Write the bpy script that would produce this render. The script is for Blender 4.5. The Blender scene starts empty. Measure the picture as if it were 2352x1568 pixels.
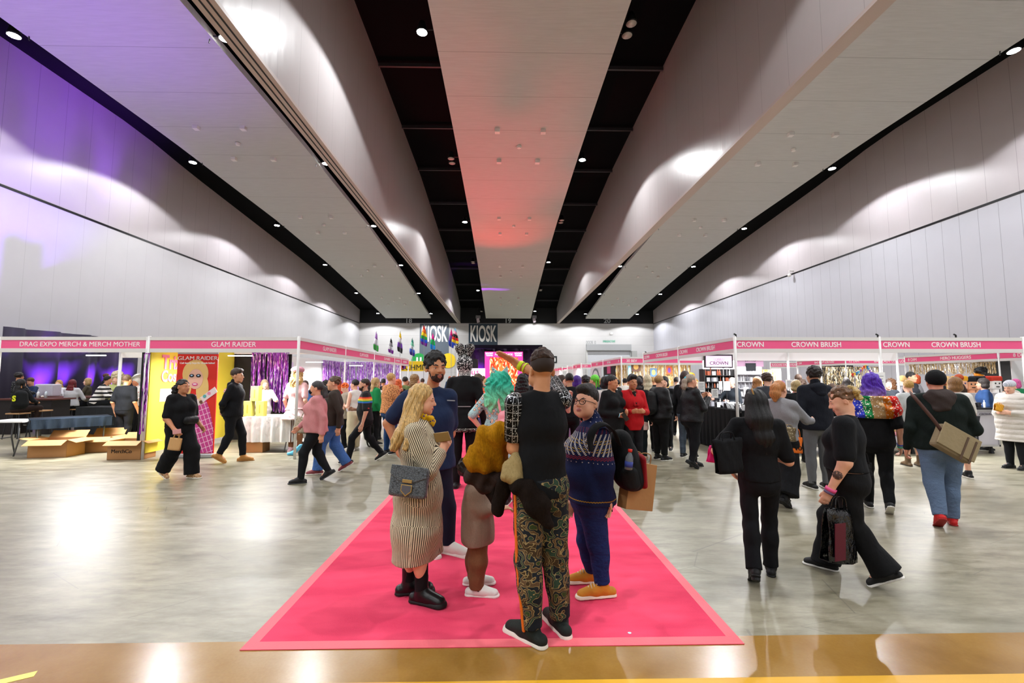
import bpy, math, random
import numpy as np
from mathutils import Vector, Matrix
SC = bpy.context.scene
COL = SC.collection
PI = math.pi
# ---------------------------------------------------------------- camera, world, exposure
F = 1050.0; CX, CY = 1176.0, 784.0; EYE = 1.65
PITCH = math.radians(4.575); YAW = math.radians(-1.2)
cd = bpy.data.cameras.new('camera'); cam = bpy.data.objects.new('camera', cd); COL.objects.link(cam)
cd.sensor_width = 36.0; cd.lens = 36.0 * F / 2352.0; cd.clip_start = .05; cd.clip_end = 300
cam.location = (0, 0, EYE); cam.rotation_euler = (PI/2 + PITCH, 0, YAW)
SC.camera = cam
SC.view_settings.view_transform = 'Standard'; SC.view_settings.look = 'None'
SC.view_settings.gamma = 1.0; SC.view_settings.use_curve_mapping = False
SC.view_settings.exposure = 0.38
SC.cycles.max_bounces = 5; SC.cycles.diffuse_bounces = 3; SC.cycles.glossy_bounces = 2
SC.cycles.transmission_bounces = 2; SC.cycles.transparent_max_bounces = 4
SC.cycles.use_denoising = True; SC.cycles.use_adaptive_sampling = True; SC.cycles.adaptive_threshold = .025; SC.cycles.caustics_reflective = False; SC.cycles.caustics_refractive = False
SC.cycles.sample_clamp_indirect = 4.0
w = bpy.data.worlds.new('world'); SC.world = w; w.use_nodes = True
w.node_tree.nodes['Background'].inputs[0].default_value = (.8, .85, 1, 1)
w.node_tree.nodes['Background'].inputs[1].default_value = .12
# downlight grid: (x, y, lit).  lamp builder further down uses it
LAMP_Y = [-11.6, -3.1, 5.5, 14.0, 22.4, 31.0, 39.6, 48.2, 56.7]
LAMP_W = 1450.0
# ---------------------------------------------------------------- pixel -> world helpers (2352x1568 frame)
_ce, _se = math.cos(PITCH), math.sin(PITCH); _cy, _sy = math.cos(YAW), math.sin(YAW)
def ray(px, py):
    u, v = (px - CX)/F, (CY - py)/F
    y = _ce - v*_se; z = _se + v*_ce
    return Vector((u*_cy - y*_sy, u*_sy + y*_cy, z))
def atY(px, py, Y):
    d = ray(px, py); t = Y/d.y
    return Vector((d.x*t, Y, EYE + d.z*t))
def ground(px, py, z=0.0):
    d = ray(px, py); t = (z - EYE)/d.z
    return Vector((d.x*t, d.y*t, z))
def atX(px, py, X):
    d = ray(px, py); t = X/d.x
    return Vector((X, d.y*t, EYE + d.z*t))
# ---------------------------------------------------------------- materials
def lin(c):
    if isinstance(c, str):
        c = c.lstrip('#'); c = tuple(int(c[i:i+2], 16)/255 for i in (0, 2, 4))
    return tuple(((x/12.92) if x <= .04045 else ((x+.055)/1.055)**2.4) for x in c)
_mats = {}
class NT:
    def __init__(s, name):
        s.m = bpy.data.materials.new(name); s.m.use_nodes = True; s.t = s.m.node_tree
        s.b = s.t.nodes['Principled BSDF']
    def n(s, typ, **kw):
        nd = s.t.nodes.new(typ)
        for k, v in kw.items():
            if k in nd.inputs.keys(): nd.inputs[k].default_value = v
            else: setattr(nd, k, v)
        return nd
    def l(s, a, b): s.t.links.new(a, b)
    def math(s, op, a, b=None, c=None):
        nd = s.t.nodes.new('ShaderNodeMath'); nd.operation = op
        for i, v in enumerate((a, b, c)):
            if v is None: continue
            if isinstance(v, (int, float)): nd.inputs[i].default_value = v
            else: s.l(v, nd.inputs[i])
        return nd.outputs[0]
    def mix(s, fac, a, b):
        nd = s.t.nodes.new('ShaderNodeMix'); nd.data_type = 'RGBA'
        for i, v in ((0, fac), (6, a), (7, b)):
            if isinstance(v, (int, float)): nd.inputs[i].default_value = v
            elif isinstance(v, (tuple, list, str)): nd.inputs[i].default_value = (*(lin(v) if isinstance(v, str) else v[:3]), 1)
            else: s.l(v, nd.inputs[i])
        return nd.outputs[2]
    def coords(s, kind='Object'):
        tc = s.t.nodes.new('ShaderNodeTexCoord'); return tc.outputs[kind]
    def attr(s, name='uvw'):
        a = s.t.nodes.new('ShaderNodeAttribute'); a.attribute_name = name; return a.outputs['Vector']
    def sep(s, v):
        n = s.t.nodes.new('ShaderNodeSeparateXYZ'); s.l(v, n.inputs[0]); return n.outputs
    def mapping(s, v, scale=(1,1,1), rot=(0,0,0), loc=(0,0,0)):
        n = s.t.nodes.new('ShaderNodeMapping'); s.l(v, n.inputs[0])
        n.inputs['Scale'].default_value = scale; n.inputs['Rotation'].default_value = rot; n.inputs['Location'].default_value = loc
        return n.outputs[0]
    def noise(s, v, scale=5, detail=3, rough=.5, out='Fac'):
        n = s.n('ShaderNodeTexNoise', Scale=scale, Detail=detail, Roughness=rough); s.l(v, n.inputs['Vector']); return n.outputs[out]
    def voro(s, v, scale=5, feature='F1', out='Distance'):
        n = s.t.nodes.new('ShaderNodeTexVoronoi'); n.feature = feature; n.inputs['Scale'].default_value = scale
        s.l(v, n.inputs['Vector']); return n.outputs[out]
    def ramp(s, fac, stops, interp='LINEAR'):
        n = s.t.nodes.new('ShaderNodeValToRGB'); n.color_ramp.interpolation = interp; cr = n.color_ramp
        while len(cr.elements) < len(stops): cr.elements.new(.5)
        for e, (p, c) in zip(cr.elements, stops):
            e.position = p; e.color = (*(lin(c) if isinstance(c, str) else c), 1)
        s.l(fac, n.inputs[0]); return n.outputs[0]
    def base(s, v):
        if isinstance(v, (str, tuple)): s.b.inputs['Base Color'].default_value = (*(lin(v) if isinstance(v, str) else v), 1)
        else: s.l(v, s.b.inputs['Base Color'])
        return s
    def set(s, rough=None, metal=None, spec=None, coat=None, sheen=None):
        for k, v in (('Roughness', rough), ('Metallic', metal), ('Specular IOR Level', spec), ('Coat Weight', coat), ('Sheen Weight', sheen)):
            if v is None: continue
            if isinstance(v, (int, float)): s.b.inputs[k].default_value = v
            else: s.l(v, s.b.inputs[k])
        return s
    def bump(s, h, strength=.3, dist=.01):
        n = s.n('ShaderNodeBump', Strength=strength, Distance=dist); s.l(h, n.inputs['Height']); s.l(n.outputs[0], s.b.inputs['Normal']); return s
def mat(name, color='#808080', rough=.6, metal=0, spec=.4, bump=None, sheen=None, emit=None):
    key = (name, color, rough, metal, str(bump), str(emit))
    if key in _mats: return _mats[key]
    t = NT(name).base(color).set(rough=rough, metal=metal, spec=spec, sheen=sheen)
    if bump:
        t.bump(t.noise(t.coords(), bump[0], 3), bump[1], bump[2] if len(bump) > 2 else .01)
    if emit:
        t.b.inputs['Emission Color'].default_value = (*lin(color), 1); t.b.inputs['Emission Strength'].default_value = emit
    _mats[key] = t.m
    return t.m
def cloth(color, rough=.85, fold=1.0):
    c = color if isinstance(color, str) else str(color)
    key = ('cloth', c, rough, fold)
    if key in _mats: return _mats[key]
    t = NT('cloth').set(rough=rough, spec=.25)
    co = t.coords()
    nz = t.noise(co, 9, 2); fine = t.noise(co, 160, 2)
    base = lin(color); dk = tuple(x*.72 for x in base)
    t.base(t.mix(fine, dk, tuple(min(1, x*1.12) for x in base)))
    fo = t.noise(t.mapping(co, scale=(1, 1, .45)), 14, 3, .55)
    h = t.math('ADD', t.math('MULTIPLY', fo, 1.0), t.math('MULTIPLY', fine, .04))
    t.bump(h, .35*fold, .035)
    _mats[key] = t.m
    return t.m
# ---------------------------------------------------------------- objects
def link(name, me, parent=None, mats=(), loc=None):
    o = bpy.data.objects.new(name, me); COL.objects.link(o)
    if me is not None:
        for m in (mats if isinstance(mats, (list, tuple)) else [mats]): me.materials.append(m)
    if parent is not None: o.parent = parent
    if loc is not None: o.location = loc
    return o
def tag(o, label=None, cat=None, group=None, kind=None):
    if label: o['label'] = label
    if cat: o['category'] = cat
    if group: o['group'] = group
    if kind: o['kind'] = kind
    return o
def empty(name, loc=(0,0,0), rz=0, label=None, cat=None, group=None, kind=None):
    o = bpy.data.objects.new(name, None); COL.objects.link(o); o.location = loc; o.rotation_euler = (0, 0, rz)
    o.empty_display_size = .1
    return tag(o, label, cat, group, kind)
def dup(root, loc=None, rz=None):
    r = root.copy(); COL.objects.link(r)
    if loc is not None: r.location = loc
    if rz is not None: r.rotation_euler = (0, 0, rz)
    for ch in list(root.children):
        c = ch.copy(); COL.objects.link(c); c.parent = r
        for g in list(ch.children):
            d = g.copy(); COL.objects.link(d); d.parent = c
    return r
class MB:
    """collects simple solids into one mesh"""
    def __init__(s): s.v = []; s.f = []; s.mi = []; s.m = 0
    def add(s, vs, fs):
        o = len(s.v); s.v += [tuple(v) for v in vs]; s.f += [tuple(i+o for i in f) for f in fs]; s.mi += [s.m]*len(fs); return s
    def box(s, x0, x1, y0, y1, z0, z1):
        x0, x1 = min(x0,x1), max(x0,x1); y0, y1 = min(y0,y1), max(y0,y1); z0, z1 = min(z0,z1), max(z0,z1)
        return s.add([(x0,y0,z0),(x1,y0,z0),(x1,y1,z0),(x0,y1,z0),(x0,y0,z1),(x1,y0,z1),(x1,y1,z1),(x0,y1,z1)],
                     [(0,3,2,1),(4,5,6,7),(0,1,5,4),(1,2,6,5),(2,3,7,6),(3,0,4,7)])
    def obox(s, c, ax, ay, az):
        c, ax, ay, az = map(Vector, (c, ax, ay, az))
        vs = [c + ax*i + ay*j + az*k for k in (-1,1) for j in (-1,1) for i in (-1,1)]
        vs = [vs[i] for i in (0,1,3,2,4,5,7,6)]
        return s.add(vs, [(0,3,2,1),(4,5,6,7),(0,1,5,4),(1,2,6,5),(2,3,7,6),(3,0,4,7)])
    def tube(s, pts, r, n=8, caps=True):
        pts = [Vector(p) for p in pts]; rs = r if isinstance(r, (list, tuple)) else [r]*len(pts)
        rings = []; prev = None
        for i, p in enumerate(pts):
            d = (pts[min(i+1, len(pts)-1)] - pts[max(i-1, 0)]).normalized()
            if prev is None:
                a = d.orthogonal().normalized()
            else:
                a = prev - d*prev.dot(d)
                a = a.normalized() if a.length > 1e-6 else d.orthogonal().normalized()
            prev = a; b = d.cross(a)
            rings.append([p + (a*math.cos(2*PI*k/n) + b*math.sin(2*PI*k/n))*rs[i] for k in range(n)])
        vs = [v for rg in rings for v in rg]; fs = []
        for i in range(len(pts)-1):
            for k in range(n):
                fs.append((i*n+k, i*n+(k+1)%n, (i+1)*n+(k+1)%n, (i+1)*n+k))
        if caps: fs += [tuple(range(n-1, -1, -1)), tuple((len(pts)-1)*n+k for k in range(n))]
        return s.add(vs, fs)
    def prism(s, pts2, y0, y1):
        """outline in x,z extruded along y"""
        n = len(pts2)
        vs = [(x, y0, z) for x, z in pts2] + [(x, y1, z) for x, z in pts2]
        fs = [tuple(range(n)), tuple(range(2*n-1, n-1, -1))] + [(i+n, (i+1)%n+n, (i+1)%n, i) for i in range(n)]
        return s.add(vs, fs)
    def grid(s, fn, nu, nv):
        vs = [fn(i/nu, j/nv) for j in range(nv+1) for i in range(nu+1)]
        return s.add(vs, [(j*(nu+1)+i, j*(nu+1)+i+1, (j+1)*(nu+1)+i+1, (j+1)*(nu+1)+i) for j in range(nv) for i in range(nu)])
    def ball(s, c, r, nu=14, nv=9):
        r = r if isinstance(r, (tuple, list)) else (r, r, r)
        vs = [(c[0], c[1], c[2]-r[2])]
        for j in range(1, nv):
            t = -PI/2 + PI*j/nv
            vs += [(c[0]+r[0]*math.cos(t)*math.cos(2*PI*i/nu), c[1]+r[1]*math.cos(t)*math.sin(2*PI*i/nu), c[2]+r[2]*math.sin(t)) for i in range(nu)]
        vs.append((c[0], c[1], c[2]+r[2])); fs = []
        for i in range(nu):
            fs.append((0, 1+(i+1)%nu, 1+i)); L = 1+(nv-2)*nu; fs.append((L+i, L+(i+1)%nu, len(vs)-1))
            for j in range(nv-2):
                a = 1+j*nu; fs.append((a+i, a+(i+1)%nu, a+nu+(i+1)%nu, a+nu+i))
        return s.add(vs, fs)
    def build(s, name, mats, parent=None, smooth=False, bevel=0, solid=0, loc=None):
        me = bpy.data.meshes.new(name); me.from_pydata(s.v, [], s.f); me.update()
        for p, m in zip(me.polygons, s.mi): p.material_index = m
        if smooth: me.polygons.foreach_set('use_smooth', [True]*len(me.polygons))
        o = link(name, me, parent, mats, loc)
        if solid:
            md = o.modifiers.new('solid', 'SOLIDIFY'); md.thickness = solid; md.offset = 0
        if bevel:
            md = o.modifiers.new('bevel', 'BEVEL'); md.width = bevel; md.segments = 2; md.limit_method = 'ANGLE'
        return o
def text(name, body, size, loc, rot, m, parent=None, depth=.004, align='CENTER', bold=0, sx=1.0):
    cu = bpy.data.curves.new(name, 'FONT'); cu.body = body; cu.size = size; cu.extrude = depth; cu.offset = 0 if 'M' in body else bold*size
    cu.align_x = align; cu.align_y = 'CENTER'; cu.resolution_u = 4
    tmp = bpy.data.objects.new('tmp', cu); COL.objects.link(tmp)
    dg = bpy.context.evaluated_depsgraph_get()
    me = bpy.data.meshes.new_from_object(tmp.evaluated_get(dg)); bpy.data.objects.remove(tmp)
    me.materials.clear(); me.name = name
    o = link(name, me, parent, m, loc); o.rotation_euler = rot; o.scale = (sx, 1, 1)
    return o
rnd = random.Random(7)
# ---------------------------------------------------------------- hall shell
XL, XR, YE, Y0 = -18.74, 20.06, 60.0, -14.0
def lerp_tab(tab, y):
    return float(np.interp(y, [a for a, b in tab], [b for a, b in tab]))
ZS = [(-14, 12.45), (20, 12.45), (30, 12.15), (39, 11.55), (45, 10.95), (52, 10.2), (59, 9.37)]
ZC = [(-14, 15.8), (17, 15.7), (30, 15.3), (46, 13.7), (55, 12.3), (60, 10.9)]
ZW = [(-14, 14.35), (23, 14.35), (27, 13.9), (43, 12.65), (60, 10.6)]
zs = lambda y: lerp_tab(ZS, y); zc = lambda y: lerp_tab(ZC, y); zw = lambda y: lerp_tab(ZW, y)
YS = [Y0 + (YE-Y0)*i/37 for i in range(38)]

def seam_mat(name, color, axis, step, width=.012, dark=.55, rough=.45, bumpy=.15, streak=0):
    t = NT(name); co = t.coords(); x = t.sep(co)[axis]
    m = t.math('PINGPONG', x, step/2); line = t.math('LESS_THAN', m, width)
    base = lin(color); nz = t.noise(co, 1.3, 3)
    c0 = t.mix(nz, tuple(v*.93 for v in base), base)
    t.base(t.mix(line, c0, tuple(v*dark for v in base))).set(rough=rough, spec=.35)
    t.bump(t.math('MULTIPLY', t.noise(t.mapping(co, scale=(1, 1, .2)), 2.5, 2), 1), bumpy, .03)
    return t.m
M_WALL_UP = seam_mat('upper_wall_panel', '#c0b8bc', 1, 1.2, .008, .6, .38, .25)
M_WALL_LO = seam_mat('lower_wall_panel', '#c6c4c8', 1, 1.2, .008, .8, .5)
M_WALL_LO2 = seam_mat('lower_wall_panel_right', '#bcbbc4', 1, .8, .008, .5, .5)
M_BACK = seam_mat('back_wall_panel', '#c6c4c4', 2, 1.2, .012, .7, .55)
M_BLACK = mat('matt_black_ceiling', '#07080a', .9, spec=.1)
t = NT('ceiling_board'); co = t.coords(); sp = t.sep(co)
ln = t.math('LESS_THAN', t.math('PINGPONG', sp[1], 1.2), .012)
nz = t.noise(t.mapping(co, scale=(.5, 6, 1)), 3, 4)
t.base(t.mix(ln, t.mix(nz, lin('#b4b4b2'), lin('#cacac8')), lin('#9c9c9a'))).set(rough=.6, spec=.3)
t.bump(nz, .12, .02)
M_SLAB = t.m
# floor
t = NT('polished_concrete'); co = t.coords()
n1 = t.noise(co, .55, 5, .6); n2 = t.noise(t.mapping(co, scale=(1, 3.2, 1), rot=(0, 0, .5)), 2.2, 6, .68); n3 = t.noise(co, 24, 3)
c = t.ramp(n2, [(.25, '#5e5946'), (.45, '#8f8872'), (.6, '#a69f8a'), (.8, '#bdb8a6')])
c = t.mix(t.math('MULTIPLY', t.math('SUBTRACT', n1, .42), 2.2), c, lin('#55543f'))
c = t.mix(t.math('MULTIPLY', n3, .25), c, lin('#6e6a5c'))
scr = t.math('LESS_THAN', t.voro(t.mapping(co, scale=(.35, 1.7, 1), rot=(0, 0, .9)), 1.3, 'DISTANCE_TO_EDGE'), .0025)
c = t.mix(t.math('MULTIPLY', scr, .45), c, lin('#5a574e'))
t.base(c).set(rough=t.math('ADD', t.math('MULTIPLY', n2, .22), .24), spec=.55)
t.bump(n2, .05, .02)
M_FLOOR = t.m
t = NT('ochre_sealed_floor'); co = t.coords(); n = t.noise(co, .9, 5, .6); n2 = t.noise(co, 60, 2)
c = t.ramp(n, [(.3, '#8a6120'), (.5, '#a37a38'), (.7, '#b08a4e')])
t.base(t.mix(t.math('MULTIPLY', n2, .35), c, lin('#7a551c'))).set(rough=t.math('ADD', t.math('MULTIPLY', n, .15), .14), spec=.6).bump(n, .05, .02)
M_OCHRE = t.m
MB().box(XL-.3, XR+.3, Y0, YE+.3, -.2, 0).build('floor', M_FLOOR)['kind'] = 'structure'
yb = ground(1154, 1467).y
MB().box(XL, XR, .4, yb, .0006, .0025).build('trim_1', M_OCHRE)['kind'] = 'structure'
ys_ = ground(1154, 1564.5).y
tag(MB().box(-6, 6, ys_-.09, ys_, .0026, .0040).build('floor_line', mat('yellow_floor_paint', '#e0a828', .4)), 'long yellow painted line across the ochre floor in front', 'floor marking')
g = ground(22, 1562)
tag(MB().obox((g.x, g.y, .0034), (.09, .05, 0), (-.014, .025, 0), (0, 0, .0007)).build('floor_tape', mat('pale_yellow_tape', '#e8dc70', .5)), 'small strip of pale yellow tape on the ochre floor at the left corner', 'tape')
# walls
o = MB().box(XL-.3, XL, Y0, YE, 0, 8.78).build('wall_left', M_WALL_LO); o['kind'] = 'structure'
o = MB().box(XR, XR+.3, Y0, YE, 0, 8.78).build('wall_right', M_WALL_LO2); o['kind'] = 'structure'
for nm, x0, x1 in (('wall_left_upper', XL-.3, XL), ('wall_right_upper', XR, XR+.3)):
    mb = MB()
    for a, b in zip(YS[:-1], YS[1:]):
        mb.add([(x0,a,8.88),(x1,a,8.88),(x1,b,8.88),(x0,b,8.88),(x0,a,zw(a)),(x1,a,zw(a)),(x1,b,zw(b)),(x0,b,zw(b))],
               [(0,3,2,1),(4,5,6,7),(0,1,5,4),(1,2,6,5),(2,3,7,6),(3,0,4,7)])
    mb.build(nm, M_WALL_UP)['kind'] = 'structure'
MB().box(XL-.3, XL+.012, Y0, YE, 8.78, 8.88).build('trim_2', mat('dark_wall_track', '#141318', .35))['kind'] = 'structure'
MB().box(XR-.012, XR+.3, Y0, YE, 8.78, 8.88).build('trim_3', mat('dark_wall_track', '#141318', .35))['kind'] = 'structure'
MB().box(XL, XR, YE, YE+.3, 0, 8.85).build('wall_back', M_BACK)['kind'] = 'structure'
MB().box(XL-.3, XR+.3, YE-.02, YE+.3, 8.85, 11.4).build('wall_back_upper', mat('black_bulkhead', '#0e1216', .6))['kind'] = 'structure'
MB().box(XL-.3, XR+.3, Y0-.3, Y0, 0, 16).build('wall_front', mat('front_wall_paint', '#a9a8a8', .7))['kind'] = 'structure'
# ceiling sheets
def sheet(x0, x1, fn, th=.15):
    mb = MB()
    for a, b in zip(YS[:-1], YS[1:]):
        mb.add([(x0,a,fn(a)),(x1,a,fn(a)),(x1,b,fn(b)),(x0,b,fn(b)),(x0,a,fn(a)+th),(x1,a,fn(a)+th),(x1,b,fn(b)+th),(x0,b,fn(b)+th)],
               [(0,3,2,1),(4,5,6,7),(0,1,5,4),(1,2,6,5),(2,3,7,6),(3,0,4,7)])
    return mb
sheet(-5.93, 7.5, zc).build('ceiling', M_BLACK)['kind'] = 'structure'
sheet(XL-.3, -5.93, zw).build('ceiling_left', M_BLACK)['kind'] = 'structure'
sheet(7.5, XR+.3, zw).build('ceiling_right', M_BLACK)['kind'] = 'structure'
# hanging operable-wall bulkheads
M_FIN = seam_mat('bulkhead_panel', '#bab4b4', 1, 1.2, .006, .6, .33, .3)
M_TRIM = mat('bulkhead_bottom_track', '#bcaea8', .45)
M_TRK = mat('track_slot', '#0c0b0c', .6)
for nm, x0, x1 in (('trim_4', -5.93, -5.55), ('trim_5', 7.2, 7.5)):
    mb = MB()
    for a, b in zip(YS[:-1], YS[1:]):
        b = min(b, 59.97)
        mb.add([(x0,a,8.95),(x1,a,8.95),(x1,b,8.95),(x0,b,8.95),(x0,a,zc(a)+.1),(x1,a,zc(a)+.1),(x1,b,zc(b)+.1),(x0,b,zc(b)+.1)],
               [(0,3,2,1),(4,5,6,7),(0,1,5,4),(1,2,6,5),(2,3,7,6),(3,0,4,7)])
    root = mb.build(nm, M_FIN); root['kind'] = 'structure'
    mb = MB().box(x0-.03, x1+.03, Y0, 59.97, 8.86, 8.95); mb.m = 1
    for f in ((.3, .7) if nm == 'trim_4' else ()):
        xm = x0+(x1-x0)*f; mb.box(xm-.02, xm+.02, Y0, 59.95, 8.853, 8.862)
    mb.build('bottom_track', [M_TRIM, M_TRK], root)
# big hanging ceiling boards
SLABS = [(-15.1, -9.27), (-2.16, 3.68), (10.84, 16.6)]
for k, (x0, x1) in enumerate(SLABS):
    mb = MB(); ys = [Y0+.2+(59-Y0-.2)*i/40 for i in range(41)]
    for a, b in zip(ys[:-1], ys[1:]):
        z0, z1 = zs(a), zs(b)
        mb.add([(x0,a,z0),(x1,a,z0),(x1,b,z1),(x0,b,z1),(x0,a,z0+.25),(x1,a,z0+.25),(x1,b,z1+.25),(x0,b,z1+.25)],
               [(0,3,2,1),(4,5,6,7),(0,1,5,4),(1,2,6,5),(2,3,7,6),(3,0,4,7)])
    o = mb.build('ceiling_board', M_SLAB)
    tag(o, ['grey perforated ceiling board hanging over the left bay', 'grey ceiling board hanging over the middle aisle, washed red', 'greenish grey ceiling board hanging over the right bay'][k], 'ceiling board', kind='structure')
# cross beams of the black ceiling
M_BEAM = mat('dark_grey_beam', '#3a3b40', .5)
for i in range(9):
    y = 19.3 + 4.75*i
    if y > 58: break
    for j, (x0, x1) in enumerate(((-5.5, 7.17),)):
        o = MB().box(x0, x1, y-.05, y+.05, zc(y)-.26, zc(y)-.1).build('ceiling_beam', M_BEAM)
        tag(o, 'thin dark grey cross beam under the black ceiling of the middle bay', 'beam', 'cross beams of the black ceiling', 'structure')
# speakers / detectors on the boards
M_WHT = mat('white_plastic', '#e8e4e2', .5)
def ceil_box(kind):
    mb = MB()
    if kind == 'ceiling_speaker': mb.box(-.11, .11, -.11, .11, -.16, 0)
    else: mb.tube([(0,0,-.13), (0,0,-.03), (0,0,0)], [.09, .12, .05], 12)
    return mb.build(kind, M_WHT, bevel=.01)
proto = {k: ceil_box(k) for k in ('ceiling_speaker', 'smoke_detector')}
first = {}
bay = ['left', 'middle', 'right']
for bi, (x0, x1) in enumerate(SLABS):
    xc = (x0+x1)/2
    for ci, yc in enumerate((20.5, 30.7, 40.9, 51.0)):
        for kind, dx, dy in (('ceiling_speaker', -1, -1.35), ('ceiling_speaker', 1, -1.35), ('smoke_detector', 0, 0), ('ceiling_speaker', -.95, 1.35), ('ceiling_speaker', .95, 1.35)):
            o = proto[kind] if kind not in first else proto[kind].copy()
            if kind in first: COL.objects.link(o)
            first[kind] = 1
            y = yc+dy; o.location = (xc+dx, y, zs(y)+.01)
            nm = 'white square speaker' if kind == 'ceiling_speaker' else 'round white smoke detector'
            tag(o, f'{nm} under the {bay[bi]} ceiling board, {["nearest", "second", "third", "farthest"][ci]} cluster', kind.replace('_', ' '), f'{nm}s of the {bay[bi]} board, cluster {["nearest", "second", "third", "farthest"][ci]}')
# downlights
M_CAN = mat('lamp_housing', '#2a2a2c', .4, .6); M_REF = mat('lamp_reflector', '#d8d0c8', .35)
M_GLOW = mat('lamp_glow', '#ffffff', .4, emit=60.0)
spot = bpy.data.lights.new('downlight', 'SPOT'); spot.energy = LAMP_W; spot.spot_size = math.radians(146); spot.spot_blend = .14; spot.shadow_soft_size = .13
spot.color = (.965, .985, 1)
def make_lamp(lit):
    r = empty('downlight')
    MB().tube([(0,0,.34), (0,0,.05), (0,0,.0)], [.10, .17, .18], 14).build('lamp_housing', M_CAN, r, True)
    MB().tube([(0,0,.06), (0,0,-.012)], [.08, .165], 14).build('lamp_lens', M_GLOW if lit else M_REF, r, True)
    mb = MB(); mb.tube([(.16,0,.08), (.46,0,.08), (.49,0,-.16)], .02, 6); mb.build('bracket', M_CAN, r)
    if not lit:
        MB().tube([(.0,.5,.34), (.0,.5,.05), (0,.5,.0)], [.10, .17, .18], 14).build('lamp_housing', M_CAN, r, True)
        MB().tube([(0,.5,.06), (0,.5,-.012)], [.08, .165], 14).build('lamp_lens', M_REF, r, True)
    else:
        l = bpy.data.objects.new('lamp_light', spot); COL.objects.link(l); l.parent = r; l.location = (0, 0, -.03)
    return r
lamps = {True: None, False: None}
for rowi, (x, side) in enumerate(((-15.5, 'outer gap left of the left ceiling board'), (-8.9, 'gap right of the left ceiling board'), (-2.62, 'black strip left of the middle board'), (4.05, 'black strip right of the middle board'), (10.4, 'gap left of the right ceiling board'), (16.95, 'outer gap right of the right ceiling board'))):
    for k, y in enumerate(LAMP_Y):
        lit = not ((rowi == 2 and k % 2 == 0) or (rowi == 3 and k % 2 == 1))
        z = zs(min(y, 58.9)) + (.02 if rowi not in (2, 3) else .35)
        if lamps[lit] is None: r = lamps[lit] = make_lamp(lit); r.location = (x, y, z)
        else: r = dup(lamps[lit], (x, y, z))
        r.rotation_euler = (0, 0, PI*(rowi % 2))
        tag(r, f'{"glowing" if lit else "unlit"} downlight in the {side}, {["rear", "rear", "overhead", "nearest", "second", "third", "fourth", "fifth", "last"][k]} one', 'ceiling light', f'{"lit" if lit else "unlit"} downlights in the {side}')
# bulkhead numbers, signs on the back wall
RW = (PI/2, 0, 0)
M_NUM = mat('pale_number_paint', '#b8bcc0', .5)
for tx, px in (('18', 938.5), ('19', 1166.5), ('20', 1394.5)):
    p = atY(px, 737, YE-.05)
    tag(text('bay_number', tx, .8, p, RW, M_NUM, bold=.02, sx=1.15), 'pale number painted on the black bulkhead of the '+{'18': 'left', '19': 'middle', '20': 'right'}[tx]+' bay', 'number sign')
M_KI = mat('slate_wall_paint', '#3a4654', .6); M_WTX = mat('white_sign_paint', '#eceae8', .5)
for k, (x0, x1, yb2) in enumerate(((964.5, 1030.3, 845), (1076.6, 1142.7, 845))):
    a = atY(x0, 743, YE-.03); b = atY(x1, yb2, YE-.03)
    r = MB().box(a.x, b.x, YE-.03, YE-.001, b.z, a.z).build('kiosk_sign', mat('slate_kiosk_panel', '#2f3e4c' if k else '#5a6470', .6))
    tag(r, ['grey wall panel with tall white KIOSK letters, behind the hanging flags', 'dark slate wall panel with tall white KIOSK letters above the stage'][k], 'sign')
    p = atY((x0+x1)/2, 768, YE-.05)
    text('lettering', 'KIOSK', 2.95, p, RW, M_WTX, r, bold=.022, sx=.41)
for px, py, rr, colr, nm in ((962, 828, 17, '#1f9a48', 'green'), (1030, 828, 17, '#f5d020', 'yellow'), (1078, 832, 17, '#1a8a40', 'dark green')):
    p = atY(px, py, YE-.06); R_ = rr/F*YE
    r = MB().tube([(p.x, YE-.06, p.z), (p.x, YE-.005, p.z)], R_, 32).build('round_sign', mat('round_sign_'+nm.replace(' ', '_'), colr, .6))
    tag(r, {'green': 'round green wall sign with white knife and fork', 'yellow': 'round yellow wall sign right of the grey kiosk panel', 'dark green': 'round green wall sign partly behind the stage drape'}[nm], 'sign')
    if nm == 'green':
        mb = MB()
        for dx in (-.34, .12): mb.box(p.x+dx, p.x+dx+.24, YE-.08, YE-.07, p.z-.9, p.z+.45)
        for j in range(4): mb.box(p.x-1.0, p.x+1.0, YE-.075, YE-.065, p.z-.1-.16*j, p.z-.06-.16*j)
        mb.build('cutlery_symbol', M_WTX, r)
# restroom sign
a = atY(1265, 817.5, YE-.04); b = atY(1279.5, 833.5, YE-.04)
r = MB().box(a.x, b.x, YE-.06, YE-.001, b.z, a.z).build('restroom_sign', mat('black_sign', '#0c1418', .5))
tag(r, 'square black restroom sign with two white figures on the back wall', 'sign')
mb = MB()
for q in (.33, .67):
    x = a.x+(b.x-a.x)*q; h = a.z-b.z
    mb.tube([(x, YE-.075, b.z+h*.7), (x, YE-.065, b.z+h*.7)], h*.075, 10)
    mb.prism([(x-.05, b.z+h*.18), (x+.05, b.z+h*.18), (x+.085, b.z+h*.62), (x-.085, b.z+h*.62)], YE-.075, YE-.062)
mb.build('figure_symbol', M_WTX, r)
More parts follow.
